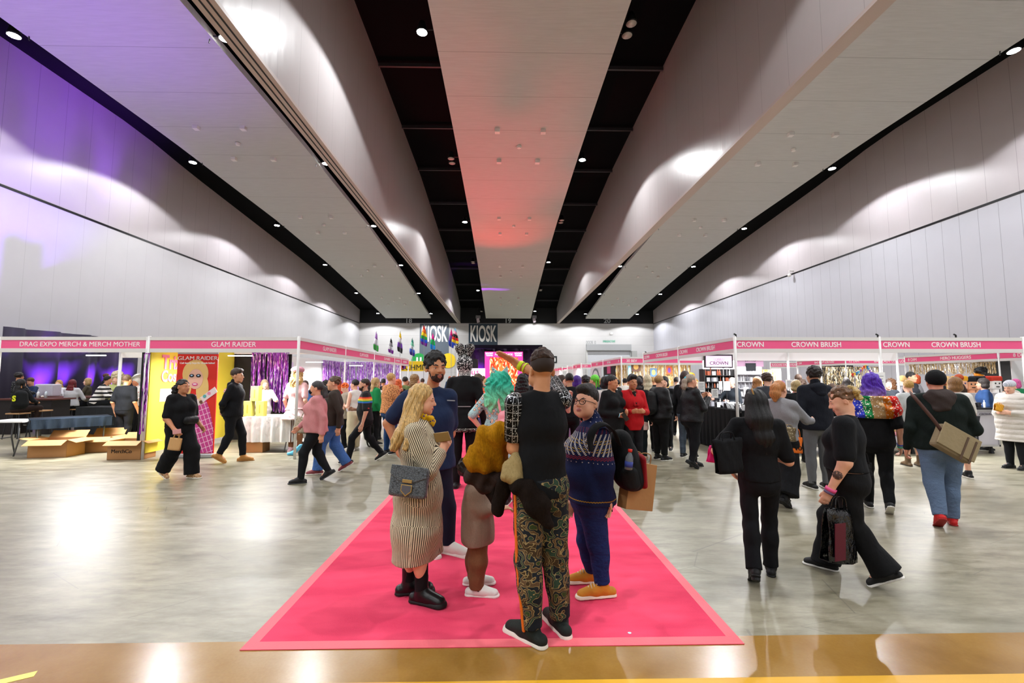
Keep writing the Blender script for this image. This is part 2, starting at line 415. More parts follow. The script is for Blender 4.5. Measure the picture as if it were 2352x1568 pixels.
# roller door
a = atY(1346, 791, YE); b = atY(1448, 805, YE); c2 = atY(1448, 840, YE)
root = empty('door_1', ((a.x+b.x)/2, YE, 0), kind='structure')
def rel(mb, nm, m, par, **k):
    o = mb.build(nm, m, None, **k); o.parent = par; o.matrix_parent_inverse = Matrix.Translation(-Vector(par.location)); return o
rel(MB().box(a.x, b.x, YE-.5, YE-.01, b.z, a.z), 'shutter_box', mat('grey_shutter_box', '#97989a', .5), root)
rel(MB().box(a.x+.15, b.x-.1, YE-.12, YE-.01, 0, b.z), 'shutter', seam_mat('roller_slats', '#c4c6cc', 2, .16, .012, .85), root)
rel(MB().box(a.x-.05, a.x+.15, YE-.3, YE-.01, 0, b.z), 'guide_rail', mat('rail_grey', '#c0c0be', .5), root)
rel(MB().box(b.x-.1, b.x+.05, YE-.3, YE-.01, 0, b.z), 'guide_rail', mat('rail_grey', '#8f9090', .5), root)
rel(MB().box(b.x+.1, b.x+.8, YE-.3, YE-.01, b.z-.85, b.z-.05), 'motor_box', mat('grey_motor', '#a2a2a0', .5), root)
p = atY(1357.5, 786.5, YE-.02); tag(text('door_number', 'DOOR 10', .62, p, RW, mat('grey_lettering', '#8e9092', .5), sx=.5), 'grey words DOOR 10 on the white back wall', 'lettering')
p = atY(1399, 784, YE-.02); tag(text('exit_lettering', 'EMERGENCY EXIT', .40, p, RW, mat('green_lettering', '#12b088', .5), sx=.52), 'green words EMERGENCY EXIT above the roller door', 'lettering')
p = atY(1404, 766, YE-.02); tag(MB().box(p.x-.16, p.x+.16, YE-.2, YE-.005, p.z-.14, p.z+.14).build('wall_speaker', M_WHT, bevel=.02), 'small white box fixed on the back wall above the door', 'speaker')
# small camera on right wall
p = atX(1822, 622, XR-.02)
r = empty('security_camera', (XR, p.y, p.z), label='small white security camera on the right wall', cat='camera')
mb = MB(); mb.tube([(0,0,0), (-.3,0,0), (-.3,0,-.25)], .04, 6); mb.build('bracket', M_WHT, r)
MB().ball((-.3, 0, -.3), .12).build('camera_dome', M_WHT, r, True)
# coloured stage spill: fixtures standing behind the left booths / at the stage
def uplight(loc, aim, colr, e, label, size=60, blend=1):
    r = empty('stage_light', loc, label=label, cat='stage light')
    MB().tube([(0,0,0), (0,0,.05), (0,0,.3)], [.14, .14, .11], 12).build('lamp_housing', M_CAN, r, True)
    MB().tube([(0,0,.3), (0,0,.31)], [.1, .1], 12).build('lamp_lens', mat('stage_lens', colr, .4, emit=6), r)
    l = bpy.data.lights.new('stage_light', 'SPOT'); l.energy = e; l.color = lin(colr); l.spot_size = math.radians(size); l.spot_blend = blend; l.shadow_soft_size = .1
    lo = bpy.data.objects.new('lamp_light', l); COL.objects.link(lo); lo.parent = r; lo.location = (0, 0, .34)
    d = Vector(aim) - (Vector(loc) + Vector((0,0,.34))); lo.rotation_euler = d.to_track_quat('-Z', 'Y').to_euler()
    return r
# ---------------------------------------------------------------- signed-distance modeller (smooth unions, surface nets)
V3 = lambda *a: np.array(a if len(a) == 3 else a[0], dtype=np.float32)
def nrm(v): v = np.asarray(v, dtype=np.float64); return v/(np.linalg.norm(v)+1e-9)
class Sdf:
    def __init__(s): s.p = []; s.cuts = []; s.disp = None
    def cap(s, a, b, ra, rb, k=.03, w=None, f=1.0, sub=False):
        s.p.append(('c', V3(a), V3(b), float(ra), float(rb), float(k), None if w is None else V3(nrm(w)), float(f), sub)); return s
    def ell(s, c, r, k=.03, R=None, sub=False):
        s.p.append(('e', V3(c), V3(r), None if R is None else np.array(R, dtype=np.float32), 0, float(k), None, 1.0, sub)); return s
    def cut(s, p, n): s.cuts.append((V3(p), V3(nrm(n)))); return s
    @staticmethod
    def d1(pr, P):
        if pr[0] == 'c':
            a, b, ra, rb, w, f = pr[1], pr[2], pr[3], pr[4], pr[6], pr[7]
            ab = b-a; L = float(ab @ ab)+1e-9
            q = P-a; t = np.clip((q @ ab)/L, 0, 1)
            q = q - t[..., None]*ab
            if w is not None: q = q + ((q @ w)*(1/f-1))[..., None]*w
            return np.sqrt((q*q).sum(-1)) - (ra+(rb-ra)*t)
        c, r, R = pr[1], pr[2], pr[3]
        q = P-c
        if R is not None: q = q @ R
        n = np.sqrt(((q/r)**2).sum(-1)); m = np.sqrt(((q/(r*r))**2).sum(-1))+1e-6
        return n*(n-1)/m
    def bounds(s, pr):
        if pr[0] == 'c':
            r = max(pr[3], pr[4])*max(1, pr[7]); lo = np.minimum(pr[1], pr[2])-r; hi = np.maximum(pr[1], pr[2])+r
        else:
            r = float(max(pr[2])) if pr[3] is not None else pr[2]; lo = pr[1]-r; hi = pr[1]+r
        return lo, hi
    def mesh(s, h, uv=False, keep=None):
        bs = [s.bounds(p) for p in s.p if not p[8]]
        lo = np.min([b[0] for b in bs], 0)-3*h-.01; hi = np.max([b[1] for b in bs], 0)+3*h+.01
        n = np.ceil((hi-lo)/h).astype(int)+1
        ax = [lo[i]+h*np.arange(n[i], dtype=np.float32) for i in range(3)]
        D = np.full(n, .2, dtype=np.float32)
        for p in s.p:
            a, b = s.bounds(p); k = p[5]; m = k+2*h
            i0 = np.maximum(np.floor((a-m-lo)/h).astype(int), 0); i1 = np.minimum(np.ceil((b+m-lo)/h).astype(int)+1, n)
            if np.any(i1 <= i0): continue
            sl = tuple(slice(i0[i], i1[i]) for i in range(3))
            G = np.stack(np.meshgrid(ax[0][sl[0]], ax[1][sl[1]], ax[2][sl[2]], indexing='ij'), -1)
            d = s.d1(p, G).astype(np.float32); e = D[sl]
            if p[8]:
                hh = np.maximum(k-np.abs(e+d), 0)/k; D[sl] = np.maximum(e, -d) + hh*hh*k*.25
            else:
                hh = np.maximum(k-np.abs(e-d), 0)/k; D[sl] = np.minimum(e, d) - hh*hh*k*.25
        if s.disp is not None or s.cuts:
            # touch only a band around the surface for displacement
            if s.disp is not None:
                idx = np.nonzero(np.abs(D) < .045)
                P = np.stack([ax[i][idx[i]] for i in range(3)], -1)
                D[idx] += s.disp(P).astype(np.float32)
            for (c, nn) in s.cuts:
                pl = (ax[0]*nn[0])[:, None, None] + (ax[1]*nn[1])[None, :, None] + (ax[2]*nn[2])[None, None, :] - float(c @ nn)
                np.maximum(D, pl.astype(np.float32), out=D)
        return s._nets(D, lo, h, n, uv)
    def _nets(s, D, lo, h, n, uv):
        # surface nets
        S = D < 0
        c = [S[i:n[0]-1+i, j:n[1]-1+j, k:n[2]-1+k] for i in (0,1) for j in (0,1) for k in (0,1)]
        cnt = sum(x.astype(np.int8) for x in c); act = (cnt > 0) & (cnt < 8)
        ci = np.stack(np.nonzero(act), -1)
        if len(ci) == 0: return None
        vid = np.full(act.shape, -1, dtype=np.int32); vid[act] = np.arange(len(ci))
        acc = np.zeros((len(ci), 3), dtype=np.float32); m = np.zeros(len(ci), dtype=np.float32)
        corners = [(i,j,k) for i in (0,1) for j in (0,1) for k in (0,1)]
        dv = {q: D[ci[:,0]+q[0], ci[:,1]+q[1], ci[:,2]+q[2]] for q in corners}
        for q in corners:
            for a in range(3):
                if q[a] == 0:
                    r = list(q); r[a] = 1; r = tuple(r)
                    d0, d1 = dv[q], dv[r]; cr = (d0 < 0) != (d1 < 0)
                    t = np.where(cr, d0/(d0-d1+1e-12), 0)
                    pt = np.array(q, dtype=np.float32)[None, :].repeat(len(ci), 0); pt[:, a] = t
                    acc += pt*cr[:, None]; m += cr
        Vv = lo + h*(ci + acc/np.maximum(m, 1)[:, None])
        faces = []
        for a in range(3):
            b, c_ = (a+1) % 3, (a+2) % 3
            sl0 = [slice(None)]*3; sl1 = [slice(None)]*3; sl0[a] = slice(0, -1); sl1[a] = slice(1, None)
            s0, s1 = S[tuple(sl0)], S[tuple(sl1)]
            e = np.stack(np.nonzero(s0 != s1), -1)
            e = e[(e[:, b] > 0) & (e[:, c_] > 0) & (e[:, b] < n[b]-1) & (e[:, c_] < n[c_]-1)]
            if len(e) == 0: continue
            sg = s0[e[:,0], e[:,1], e[:,2]]
            def g(db, dc):
                q = e.copy(); q[:, b] += db; q[:, c_] += dc; return vid[q[:,0], q[:,1], q[:,2]]
            f = np.stack([g(-1,-1), g(0,-1), g(0,0), g(-1,0)], -1)
            f[~sg] = f[~sg][:, ::-1]; faces.append(f)
        Fc = np.concatenate(faces); Fc = Fc[(Fc >= 0).all(1)]
        UV = None
        if uv:
            best = np.full(len(Vv), 9e9); U = np.zeros((len(Vv), 3), dtype=np.float32)
            for i, p in enumerate(s.p):
                if p[8] or p[0] != 'c': continue
                d = s.d1(p, Vv.astype(np.float32)); w = p[6] if p[6] is not None else V3(1,0,0)
                ax_ = V3(nrm(p[2]-p[1])); w2 = V3(nrm(w-ax_*(w@ax_))) if abs(w@ax_) < .95 else V3(nrm(np.cross(ax_, [0,1,0]))); w3 = np.cross(ax_, w2)
                q = Vv-p[1]; t = q @ ax_; ang = np.arctan2(q @ w3, q @ w2)
                mm = d < best; best = np.where(mm, d, best)
                r = (p[3]+p[4])/2*(1+p[7])/2
                U[mm] = np.stack([ang*r, t, np.full(len(Vv), float(i))], -1)[mm]
            UV = U
        return Vv, Fc, UV
def npmesh(name, V, Fq, UV=None, mi=None, smooth=True):
    me = bpy.data.meshes.new(name)
    me.vertices.add(len(V)); me.vertices.foreach_set('co', V.astype(np.float32).ravel())
    k = Fq.shape[1]
    me.loops.add(len(Fq)*k); me.loops.foreach_set('vertex_index', Fq.astype(np.int32).ravel())
    me.polygons.add(len(Fq)); me.polygons.foreach_set('loop_start', np.arange(0, len(Fq)*k, k, dtype=np.int32))
    if mi is not None: me.polygons.foreach_set('material_index', mi.astype(np.int32))
    me.polygons.foreach_set('use_smooth', np.full(len(Fq), smooth))
    me.update(calc_edges=True)
    if UV is not None:
        at = me.attributes.new('uvw', 'FLOAT_VECTOR', 'POINT'); at.data.foreach_set('vector', UV.astype(np.float32).ravel())
    return me
def solid(s, name, mats, parent, base, h, uv=False, mi=None):
    r = s.mesh(h, uv)
    if r is None: return None
    V, Fq, UV = r; V = V.astype(np.float64)
    idx = None
    if mi is not None:
        fc = V[Fq].mean(1); idx = mi(fc)
    me = npmesh(name, V-np.array(base), Fq, UV, idx)
    return link(name, me, parent, mats)
def wob(P, f=1.0, seed=0.0):
    x, y, z = P[:, 0]*f, P[:, 1]*f, P[:, 2]*f
    return (np.sin(x*13+z*21+seed+2*np.sin(y*9+z*6)) + np.sin(y*15-z*17+1.7*seed+1.5*np.sin(x*11)) + .6*np.sin(z*39+x*22-y*18+seed*3))/2.6
def folds(amp=.004, f=1.0, seed=0.0): return lambda P: amp*wob(P, f, seed)
# ---------------------------------------------------------------- skin / hair materials
def skin(tone='#c8906c'):
    key = ('skin', tone)
    if key in _mats: return _mats[key]
    t = NT('skin').set(rough=.5, spec=.4); co = t.coords(); n = t.noise(co, 30, 3)
    b = tuple(min(.95, x*m_) for x, m_ in zip(lin(tone), (1.16, 1.2, 1.24))); t.base(t.mix(n, (b[0]*.88, b[1]*.8, b[2]*.76), (min(1, b[0]*1.08), b[1]*1.03, b[2])))
    t.b.inputs['Subsurface Weight'].default_value = 0.0
    t.bump(n, .08, .004); _mats[key] = t.m; return t.m
def hairm(color, rough=.42, tip=None, curly=False):
    key = ('hair', color, rough, tip, curly)
    if key in _mats: return _mats[key]
    t = NT('hair').set(rough=rough, spec=.35); co = t.coords('Object')
    if curly: v = co; n = t.noise(v, 55, 3, .6)
    else: n = t.noise(t.mapping(co, scale=(1, 1, .08)), 130, 3, .6)
    b = lin(color); c = t.mix(t.ramp(n, [(.27, (0, 0, 0)), (.73, (1, 1, 1))]), tuple(x*.34 for x in b), tuple(min(1, x*1.45+.006) for x in b))
    if tip:
        z = t.sep(co)[2]; f = t.n('ShaderNodeMapRange'); t.l(z, f.inputs[0]); f.inputs[1].default_value = tip[1]; f.inputs[2].default_value = tip[2]
        tc = lin(tip[0]); c = t.mix(f.outputs[0], c, t.mix(t.ramp(n, [(.32, (0, 0, 0)), (.68, (1, 1, 1))]), tuple(x*.4 for x in tc), tuple(min(1, x*1.3) for x in tc)))
    t.base(c).bump(n, .8, .008); _mats[key] = t.m; return t.m
M_EYEW = mat('eye_white', '#dcd4cc', .25); M_IRIS = mat('iris', '#1c120c', .2); 
def lipm(c='#a8625a'): return mat('lip', c, .4)
# ---------------------------------------------------------------- figure
def rot_z(a): return np.array([[math.cos(a), -math.sin(a), 0], [math.sin(a), math.cos(a), 0], [0, 0, 1.]])
def rot_x(a): return np.array([[1., 0, 0], [0, math.cos(a), -math.sin(a)], [0, math.sin(a), math.cos(a)]])
def rot_y(a): return np.array([[math.cos(a), 0, math.sin(a)], [0, 1., 0], [-math.sin(a), 0, math.cos(a)]])
ARMS = {  # (elbow, wrist) offsets from the shoulder in units of height; x outward, -y forward
 'down': ((.035, .01, -.185), (.045, -.03, -.335)), 'relaxed': ((.04, .03, -.18), (.05, -.05, -.325)),
 'swingf': ((.03, -.07, -.17), (.03, -.17, -.27)), 'swingb': ((.04, .08, -.165), (.05, .07, -.32)),
 'front': ((.045, -.01, -.185), (-.04, -.13, -.17)), 'belly': ((.06, .0, -.18), (-.06, -.12, -.2)),
 'phone': ((.04, -.06, -.17), (-.03, -.17, -.06)), 'back': ((.05, .06, -.175), (-.06, .1, -.26)),
 'hip': ((.11, .05, -.14), (.04, .0, -.24)), 'reach': ((.04, -.12, -.12), (.02, -.26, -.13)),
 'up': ((.03, -.05, .17), (-.03, -.08, .32)), 'carry': ((.04, .0, -.19), (.04, -.11, -.29)), 'face': ((.05, -.08, -.15), (-.05, -.13, .03)),
 'table': ((.05, -.08, -.16), (-.02, -.2, -.19)),
}
def rig(H=1.7, heading=0, stride=0.0, lean=0.0, armL='down', armR='down', sit=False, look=0.0, nod=0.0, wide=1.0, lift=0.0, base=(0,0,0), foot_turn=.12):
    """stride>0: left leg forward.  local frame: facing -y, x to the figure's left"""
    h = H
    J = {}
    y0 = lean
    J['pel'] = (0, 0, .53*h); J['hl'] = (.052*h, 0, .505*h); J['hr'] = (-.052*h, 0, .505*h)
    J['wai'] = (0, -.25*y0, .61*h); J['che'] = (0, -.65*y0-.003*h, .725*h); J['nec'] = (0, -y0+.01*h, .835*h)
    J['sl'] = (.100*h*wide, -.9*y0, .805*h); J['sr'] = (-.100*h*wide, -.9*y0, .805*h)
    J['hd'] = (0, -1.15*y0-.012*h, .925*h)
    if sit:
        dz = (.53-.30)*h
        for k in list(J): J[k] = (J[k][0], J[k][1], J[k][2]-dz+lift)
        for s_, k in ((1, 'l'), (-1, 'r')):
            J['k'+k] = (s_*.075*h, -.25*h, .29*h+lift); J['a'+k] = (s_*.07*h, -.2*h, .045*h+lift)
    else:
        for s_, k in ((1, 'l'), (-1, 'r')):
            st = stride/2*s_
            if abs(stride) < .02: kn = (s_*.055*h, -.012*h, .285*h); an = (s_*.058*h, 0, .045*h)
            elif st > 0: kn = (s_*.05*h, -st*.75-.02, .285*h); an = (s_*.05*h, -st, .045*h)
            else: kn = (s_*.05*h, -st*.25-.03, .275*h); an = (s_*.05*h, -st*1.05, .085*h)
            J['k'+k] = kn; J['a'+k] = an
        dz = -(1-math.cos(math.atan(abs(stride)/2/(.5*h))))*.5*h
        for k in ('pel','hl','hr','wai','che','nec','sl','sr','hd'): J[k] = (J[k][0], J[k][1], J[k][2]+dz)
    for s_, k, a in ((1, 'l', armL), (-1, 'r', armR)):
        e, w = ARMS[a] if isinstance(a, str) else a; S = J['s'+k]
        J['e'+k] = (S[0]+s_*e[0]*h, S[1]+e[1]*h, S[2]+e[2]*h); J['w'+k] = (S[0]+s_*w[0]*h, S[1]+w[1]*h, S[2]+w[2]*h)
    Rz = rot_z(heading)
    J = {k: Rz @ np.array(v, dtype=float) + np.array(base, dtype=float) for k, v in J.items()}
    for s_, k in ((1, 'l'), (-1, 'r')):
        J['t'+k] = Rz @ np.array([math.sin(foot_turn)*s_, -math.cos(foot_turn), 0])
        if not sit and stride*s_ < -.1: J['t'+k] = nrm(Rz @ np.array([0, -.85, -.5]))
    J['face'] = rot_z(heading+look) @ rot_x(nod)
    J['H'] = H
    return J
def hand_prims(s, w, el, palm_n, h=1.7, curl=.5, k=.006, thumb=1, spread=.0):
    """palm + five fingers; palm_n = direction the palm faces"""
    sc = h/1.72; w = np.array(w, float); d = nrm(w-np.array(el, float)) if not isinstance(el, tuple) else nrm(el)
    n = np.array(palm_n, float); n = nrm(n-d*(n@d)); side = np.cross(d, n)*thumb   # side = towards the thumb
    kn = w + d*.085*sc
    s.cap(w-d*.02*sc, w+d*.01*sc, .026*sc, .026*sc, .02)
    s.cap(w+d*.015*sc, kn-d*.008*sc, .017*sc, .015*sc, .012, w=side, f=2.3)
    for i, (off, L, r) in enumerate(((.030, .078, .0088), (.0105, .086, .0092), (-.0095, .080, .0088), (-.0285, .062, .0078))):
        c = curl*(1+.12*i); p = kn + side*off*sc; a = c*.5
        dd = d*math.cos(a)+n*math.sin(a)+side*spread*(off/.03)
        for j, fr in enumerate((.45, .32, .23)):
            dd = nrm(dd); q = p+dd*L*fr*sc
            s.cap(p, q, r*sc*(1-.06*j), r*sc*(.94-.06*j), k); p = q
            a += c*.9; dd = d*math.cos(a)+n*math.sin(a)+side*spread*(off/.03)
    tb = w + d*.025*sc + side*.022*sc; t1 = tb + (d*.72+side*.5+n*.4*curl)*.042*sc; t2 = t1+(d*.9+side*.12+n*.5*curl)*.034*sc
    s.cap(w+d*.02*sc+side*.008*sc, tb, .016*sc, .015*sc, .014); s.cap(tb, t1, .0135*sc, .0105*sc, .008); s.cap(t1, t2, .0103*sc, .0085*sc, k)
def head_prims(s, c, R, sc=1.0, beard=0, full=1.0, detail=True, ears=True):
    T = lambda x, y, z: c + R @ (np.array([x, y, z])*sc)
    E = lambda x, y, z, r, k=.02, sub=False, RR=None: s.ell(T(x, y, z), np.array(r)*sc, k*sc, R if RR is None else R @ RR, sub)
    C = lambda a, b, ra, rb, k=.01, w=None, f=1: s.cap(T(*a), T(*b), ra*sc, rb*sc, k*sc, None if w is None else R @ np.array(w, float), f)
    E(0, .014, .032, (.074, .094, .084)); E(0, -.024, -.028, (.061*full, .066, .082), .03)
    E(0, -.040, -.082, (.045*full, .040, .030), .03)
    C((0,-.066,-.100), (0,-.062,-.104), .017, .017, .02)
    for q in (-1, 1):
        E(q*.036, -.056, -.036, (.024, .022, .024), .02)
        if full > 1.02: E(q*.045, -.03, -.065, (.026, .034, .032), .03)
    if not detail:
        C((0,-.088,.0), (0,-.104,-.03), .009, .013, .012); return T
    C((-.034,-.078,.012), (.034,-.078,.012), .0105, .0105, .014)
    C((0,-.084,.004), (0,-.105,-.030), .0085, .0115, .010)
    for q in (-1, 1):
        C((q*.010,-.094,-.034), (q*.011,-.090,-.034), .0085, .0085, .007)
        E(q*.032, -.094, -.004, (.018, .014, .012), .012, True)
        C((q*.021,-.074,-.0145), (q*.043,-.072,-.0125), .0065, .0065, .006)      # lower lid
        C((q*.020,-.077,.0065), (q*.043,-.074,.0075), .006, .006, .006)         # upper lid
        if ears:
            E(q*.076, .018, -.012, (.009, .018, .031), .008, False, rot_x(.15) @ rot_z(-q*.35))
            E(q*.082, .012, -.010, (.006, .009, .016), .006, True)
    C((-.016,-.087,-.0615), (.016,-.087,-.0615), .0062, .0062, .007)
    C((0,-.091,-.0605), (0,-.091,-.0605), .0065, .0065, .008)
    C((-.012,-.087,-.0715), (.012,-.087,-.0715), .0070, .0070, .006)
    return T
def body_prims(s, J, g=1.0, fem=0.0, belly=0.0, bust=0.0, infl=0.0, parts=('torso', 'arms', 'legs', 'neck'), fore=True, chest=1.0, thigh=1.0, arm=1.0, calf=1.0):
    h = J['H']; u = h/1.75; sd = nrm(J['sl']-J['sr']); hs = nrm(J['hl']-J['hr']); I = infl
    up = nrm(J['nec']-J['pel']); fw = nrm(np.cross(up, sd))*-1
    fw = nrm(np.cross(sd, up))
    if 'torso' in parts:
        s.cap(J['pel']-up*.03*u, J['pel']+up*.04*u, .112*u*g*(1+.12*fem)+I, .108*u*g*(1+.06*fem)+I, .06, hs, 1.38)
        s.cap(J['pel']+up*.03*u, J['wai'], .105*u*g+I, .096*u*g*(1-.08*fem)+I, .06, hs, 1.36)
        s.cap(J['wai'], J['che'], .096*u*g*(1-.08*fem)+I, .115*u*(.5+.5*g)*chest+I, .06, sd, 1.38)
        s.cap(J['che'], J['che']+(J['nec']-J['che'])*.45, .112*u*(.55+.45*g)*chest+I, .095*u*(.6+.4*g)+I, .06, sd, 1.42)
        s.cap(J['sl']-sd*.02*u, J['nec']-up*.035*u, .046*u*(.6+.4*g)+I, .055*u+I, .035); s.cap(J['sr']+sd*.02*u, J['nec']-up*.035*u, .046*u*(.6+.4*g)+I, .055*u+I, .035)
        if belly: s.ell(J['wai']+fw*.05*u*g, (.13*u*g+belly*.3+I, .09*u+belly+I, .13*u+I), .07, frame(sd, fw))
        if bust:
            for q in (-1, 1): s.ell(J['che']+fw*(.075+.02*g)*u+sd*q*.066*u*g-up*.01, (.062*u*g+I, (.045+bust)*u+I, .062*u*g+I), .04, frame(sd, fw))
        for q in (-1, 1): s.ell(J['pel']-fw*.055*u*g-up*.055*u+hs*q*.058*u*g, (.075*u*g+I, .068*u*g*(1+.15*fem)+I, .085*u+I), .05, frame(hs, fw))
    if 'neck' in parts:
        s.cap(J['nec']-up*.03*u, J['hd']-(J['face'] @ np.array([0, -.02, .07]))*u, .056*u*(.75+.25*g)+I, .052*u*(.8+.2*g)+I, .03)
    if 'legs' in parts:
        for k in 'lr':
            hp, kn, an = J['h'+k], J['k'+k], J['a'+k]
            s.cap(hp, kn, .084*u*g*thigh+I, .055*u*(.6+.4*g)+I, .04)
            s.cap(kn, an, .053*u*(.6+.4*g)+I, .036*u+I, .03)
            bk = nrm(np.cross(kn-an, hs)); m = kn+(an-kn)*.32
            bk = bk if bk @ fw < 0 else -bk
            s.ell(m+bk*.016*u, (.045*u*calf+I, .05*u*calf+I, .11*u+I), .04, frame(hs, fw))
    if 'arms' in parts or 'upper' in parts:
        for k in 'lr':
            sh, e, w_ = J['s'+k], J['e'+k], J['w'+k]
            s.cap(sh, e, .046*u*(.5+.5*g)*arm+I, .038*u*(.6+.4*g)*arm+I, .025)
            if 'arms' in parts: s.cap(e, w_, .038*u*(.6+.4*g)*arm+I, .027*u+I, .02)
    return fw, sd, up
def frame(sd, fw):
    x = nrm(sd); y = nrm(fw - x*(fw@x)); return np.stack([x, y, np.cross(x, y)], 1)
def palm_default(J, k):
    sd = nrm(J['sl']-J['sr']); q = 1 if k == 'l' else -1
    return -sd*q
class Fig:
    """one person: body is one continuous mesh; clothes, hair, shoes and eyes are children"""
    def __init__(s, J, base, label=None, h=.007, tone='#c8906c', g=1.0, fem=0.0, belly=0., bust=0., group=None, chest=1., thigh=1., arm=1., neckonly=False, name='person'):
        s.J = J; s.base = Vector(base); s.h = h; s.g = g; s.kw = dict(g=g, fem=fem, belly=belly, bust=bust, chest=chest, thigh=thigh, arm=arm)
        s.u = J['H']/1.75; s.hs = s.u*1.0; s.tone = tone
        s.root = empty(name, base, 0, label, 'person', group)
        s.sc = s.u*.98
    def body(s, hands=True, curl=(.5, .5), palm=(None, None), full=1.0, detail=True, lips='#a8625a', headscale=1.0, ears=True, hdir=(None, None), spread=(0, 0)):
        J = s.J; b = Sdf(); body_prims(b, J, **s.kw)
        s.sc = s.u*.98*headscale
        s.T = head_prims(b, J['hd'], J['face'], s.sc, full=full, detail=detail, ears=ears)
        for i, k in enumerate('lr'):
            pn = palm[i] if palm[i] is not None else palm_default(J, k)
            d = hdir[i] if hdir[i] is not None else J['e'+k]
            # thumb side: side = cross(d, n)*thumb should point towards the body's front
            dd = nrm(J['w'+k]-np.array(d, float)) if not isinstance(d, tuple) else nrm(d)
            n = nrm(np.array(pn, float)-dd*(np.array(pn, float)@dd)); th = 1 if k == 'r' else -1
            if hands: hand_prims(b, J['w'+k], d, pn, J['H'], curl[i], thumb=th, k=.006 if s.h < .008 else .012, spread=spread[i])
            else: b.cap(J['w'+k], J['w'+k]+dd*.11*s.u, .03*s.u, .03*s.u, .02)
        for k in 'lr': b.cap(J['a'+k], J['a'+k]+np.array(J['t'+k])*.1*s.u-np.array([0,0,.02]), .036*s.u, .03*s.u, .02)
        T = s.T; c, R, sc = J['hd'], J['face'], s.sc
        def mi(fc):
            q = (fc-c) @ R/sc
            z = q[:, 2]; lip = (((q[:, 0]/.0235)**2 + ((z+.0665)/.0125)**2) < 1) & (q[:, 1] < -.078)
            return lip.astype(np.int32)
        s.b = solid(b, 'body', [skin(s.tone), lipm(lips)], s.root, s.base, s.h, mi=mi if detail else None)
        if detail: s.eyes()
        return s
    def eyes(s, iris='#1c120c'):
        J = s.J; c, R, sc = J['hd'], J['face'], s.sc
        for q in (-1, 1):
            mb = MB(); ctr = s.T(q*.032, -.0705, -.0035); mb.ball((0,0,0), .0112*sc, 16, 10)
            o = mb.build('eye', [M_EYEW, mat('iris', iris, .2)], s.b, True)
            o.location = Vector(ctr)-s.base
            o.rotation_euler = (Matrix(R.tolist())).to_euler()
            for p in o.data.polygons:
                cc = p.center
                if cc.y < -.0075*sc and abs(cc.x) < .0058*sc and abs(cc.z) < .0066*sc: p.material_index = 1
    def brows(s, color='#1a120e', th=.0045, tilt=0):
        for q in (-1, 1):
            b = Sdf(); T = s.T
            b.cap(T(q*.016, -.086, .017), T(q*.034, -.085, .023), th*s.sc, th*s.sc, .004); b.cap(T(q*.034, -.085, .023), T(q*.05, -.074, .018), th*s.sc, th*.5*s.sc, .004)
            solid(b, 'eyebrow', [hairm(color)], s.root, s.base, .0025)
        return s
    def garment(s, name, m, parts, infl=.014, cuts=(), uv=False, extra=None, folds_=.004, ff=1.0, h=None, mi=None, label=None, **kw):
        b = Sdf(); k2 = dict(s.kw); k2.update(kw); body_prims(b, s.J, infl=infl, parts=parts, **k2)
        if extra: extra(b)
        for p, n in cuts: b.cut(p, n)
        if folds_: b.disp = folds(folds_, ff, s.J['hd'][0]*7)
        o = solid(b, name, m if isinstance(m, list) else [m], s.root, s.base, h or s.h*1.15, uv, mi)
        if label: o['label'] = label
        return o
    # -- convenience garments built from separate limb sets
    def top(s, m, sleeve=1.0, hem=-.02, infl=.016, neck=0.0, uv=False, name='shirt', extra=None, amp=.004, loose=0.0, mi=None, sl_infl=None, flare=0, h=None, high=0.0, label=None):
        J = s.J; b = Sdf(); u = s.u; up = nrm(J['nec']-J['pel']); sd = nrm(J['sl']-J['sr']); fw = nrm(np.cross(sd, up))
        kw = dict(s.kw); body_prims(b, J, infl=infl+loose*.4, parts=('torso',), **kw)
        if loose: b.cap(J['pel']+up*hem*u, J['che'], .12*u*s.g+loose*.6, .118*u*s.g+loose*.3, .06, sd, 1.35)
        hp = J['pel']+up*hem*u
        # anything from the torso below the hem is cut away, sleeves join after the cut
        if flare: b.cap(hp, J['wai'], .125*u*s.g+flare, .1*u*s.g, .05, sd, 1.35)
        body_hem = (hp, -up)
        I = sl_infl if sl_infl is not None else infl
        g = s.g; ar = kw['arm']
        sl = Sdf()
        for k in 'lr':
            sh, e, w_ = J['s'+k], J['e'+k], J['w'+k]
            r0 = .046*u*(.5+.5*g)*ar+I; r1 = .038*u*(.6+.4*g)*ar+I; r2 = .029*u+I*.8
            if sleeve <= 0: continue
            if sleeve <= .5:
                f = sleeve*2; sl.cap(sh, sh+(e-sh)*f, r0, r0+(r1-r0)*f+.006, .035, fw, 1)
            else:
                f = min(1, (sleeve-.5)*2); sl.cap(sh, e, r0, r1, .035, fw, 1); sl.cap(e, e+(w_-e)*f, r1, r1+(r2-r1)*f, .025, fw, 1)
        # implicit: build on one grid (torso cut first)
        nk = J['nec']
        def cutfn(b_):
            b_.cut(*body_hem)
        tors = b
        if high:
            tors.cap(nk-up*.03*u, nk+up*(.03+high)*u+fw*.01, .064*u+.01, .058*u+.01, .02)
        if neck is not None:
            nn = nrm(fw*1.0+up*.65); tors.ell(nk+fw*(.05+neck*.3)*u+up*(.055-neck*.5)*u, (.062*u, .06*u, .05*u+neck), .012, frame(sd, fw), sub=True)
        if extra: extra(tors)
        tors.cut(*body_hem)
        return s._two(tors, sl, name, m, uv, amp, mi, h, label)
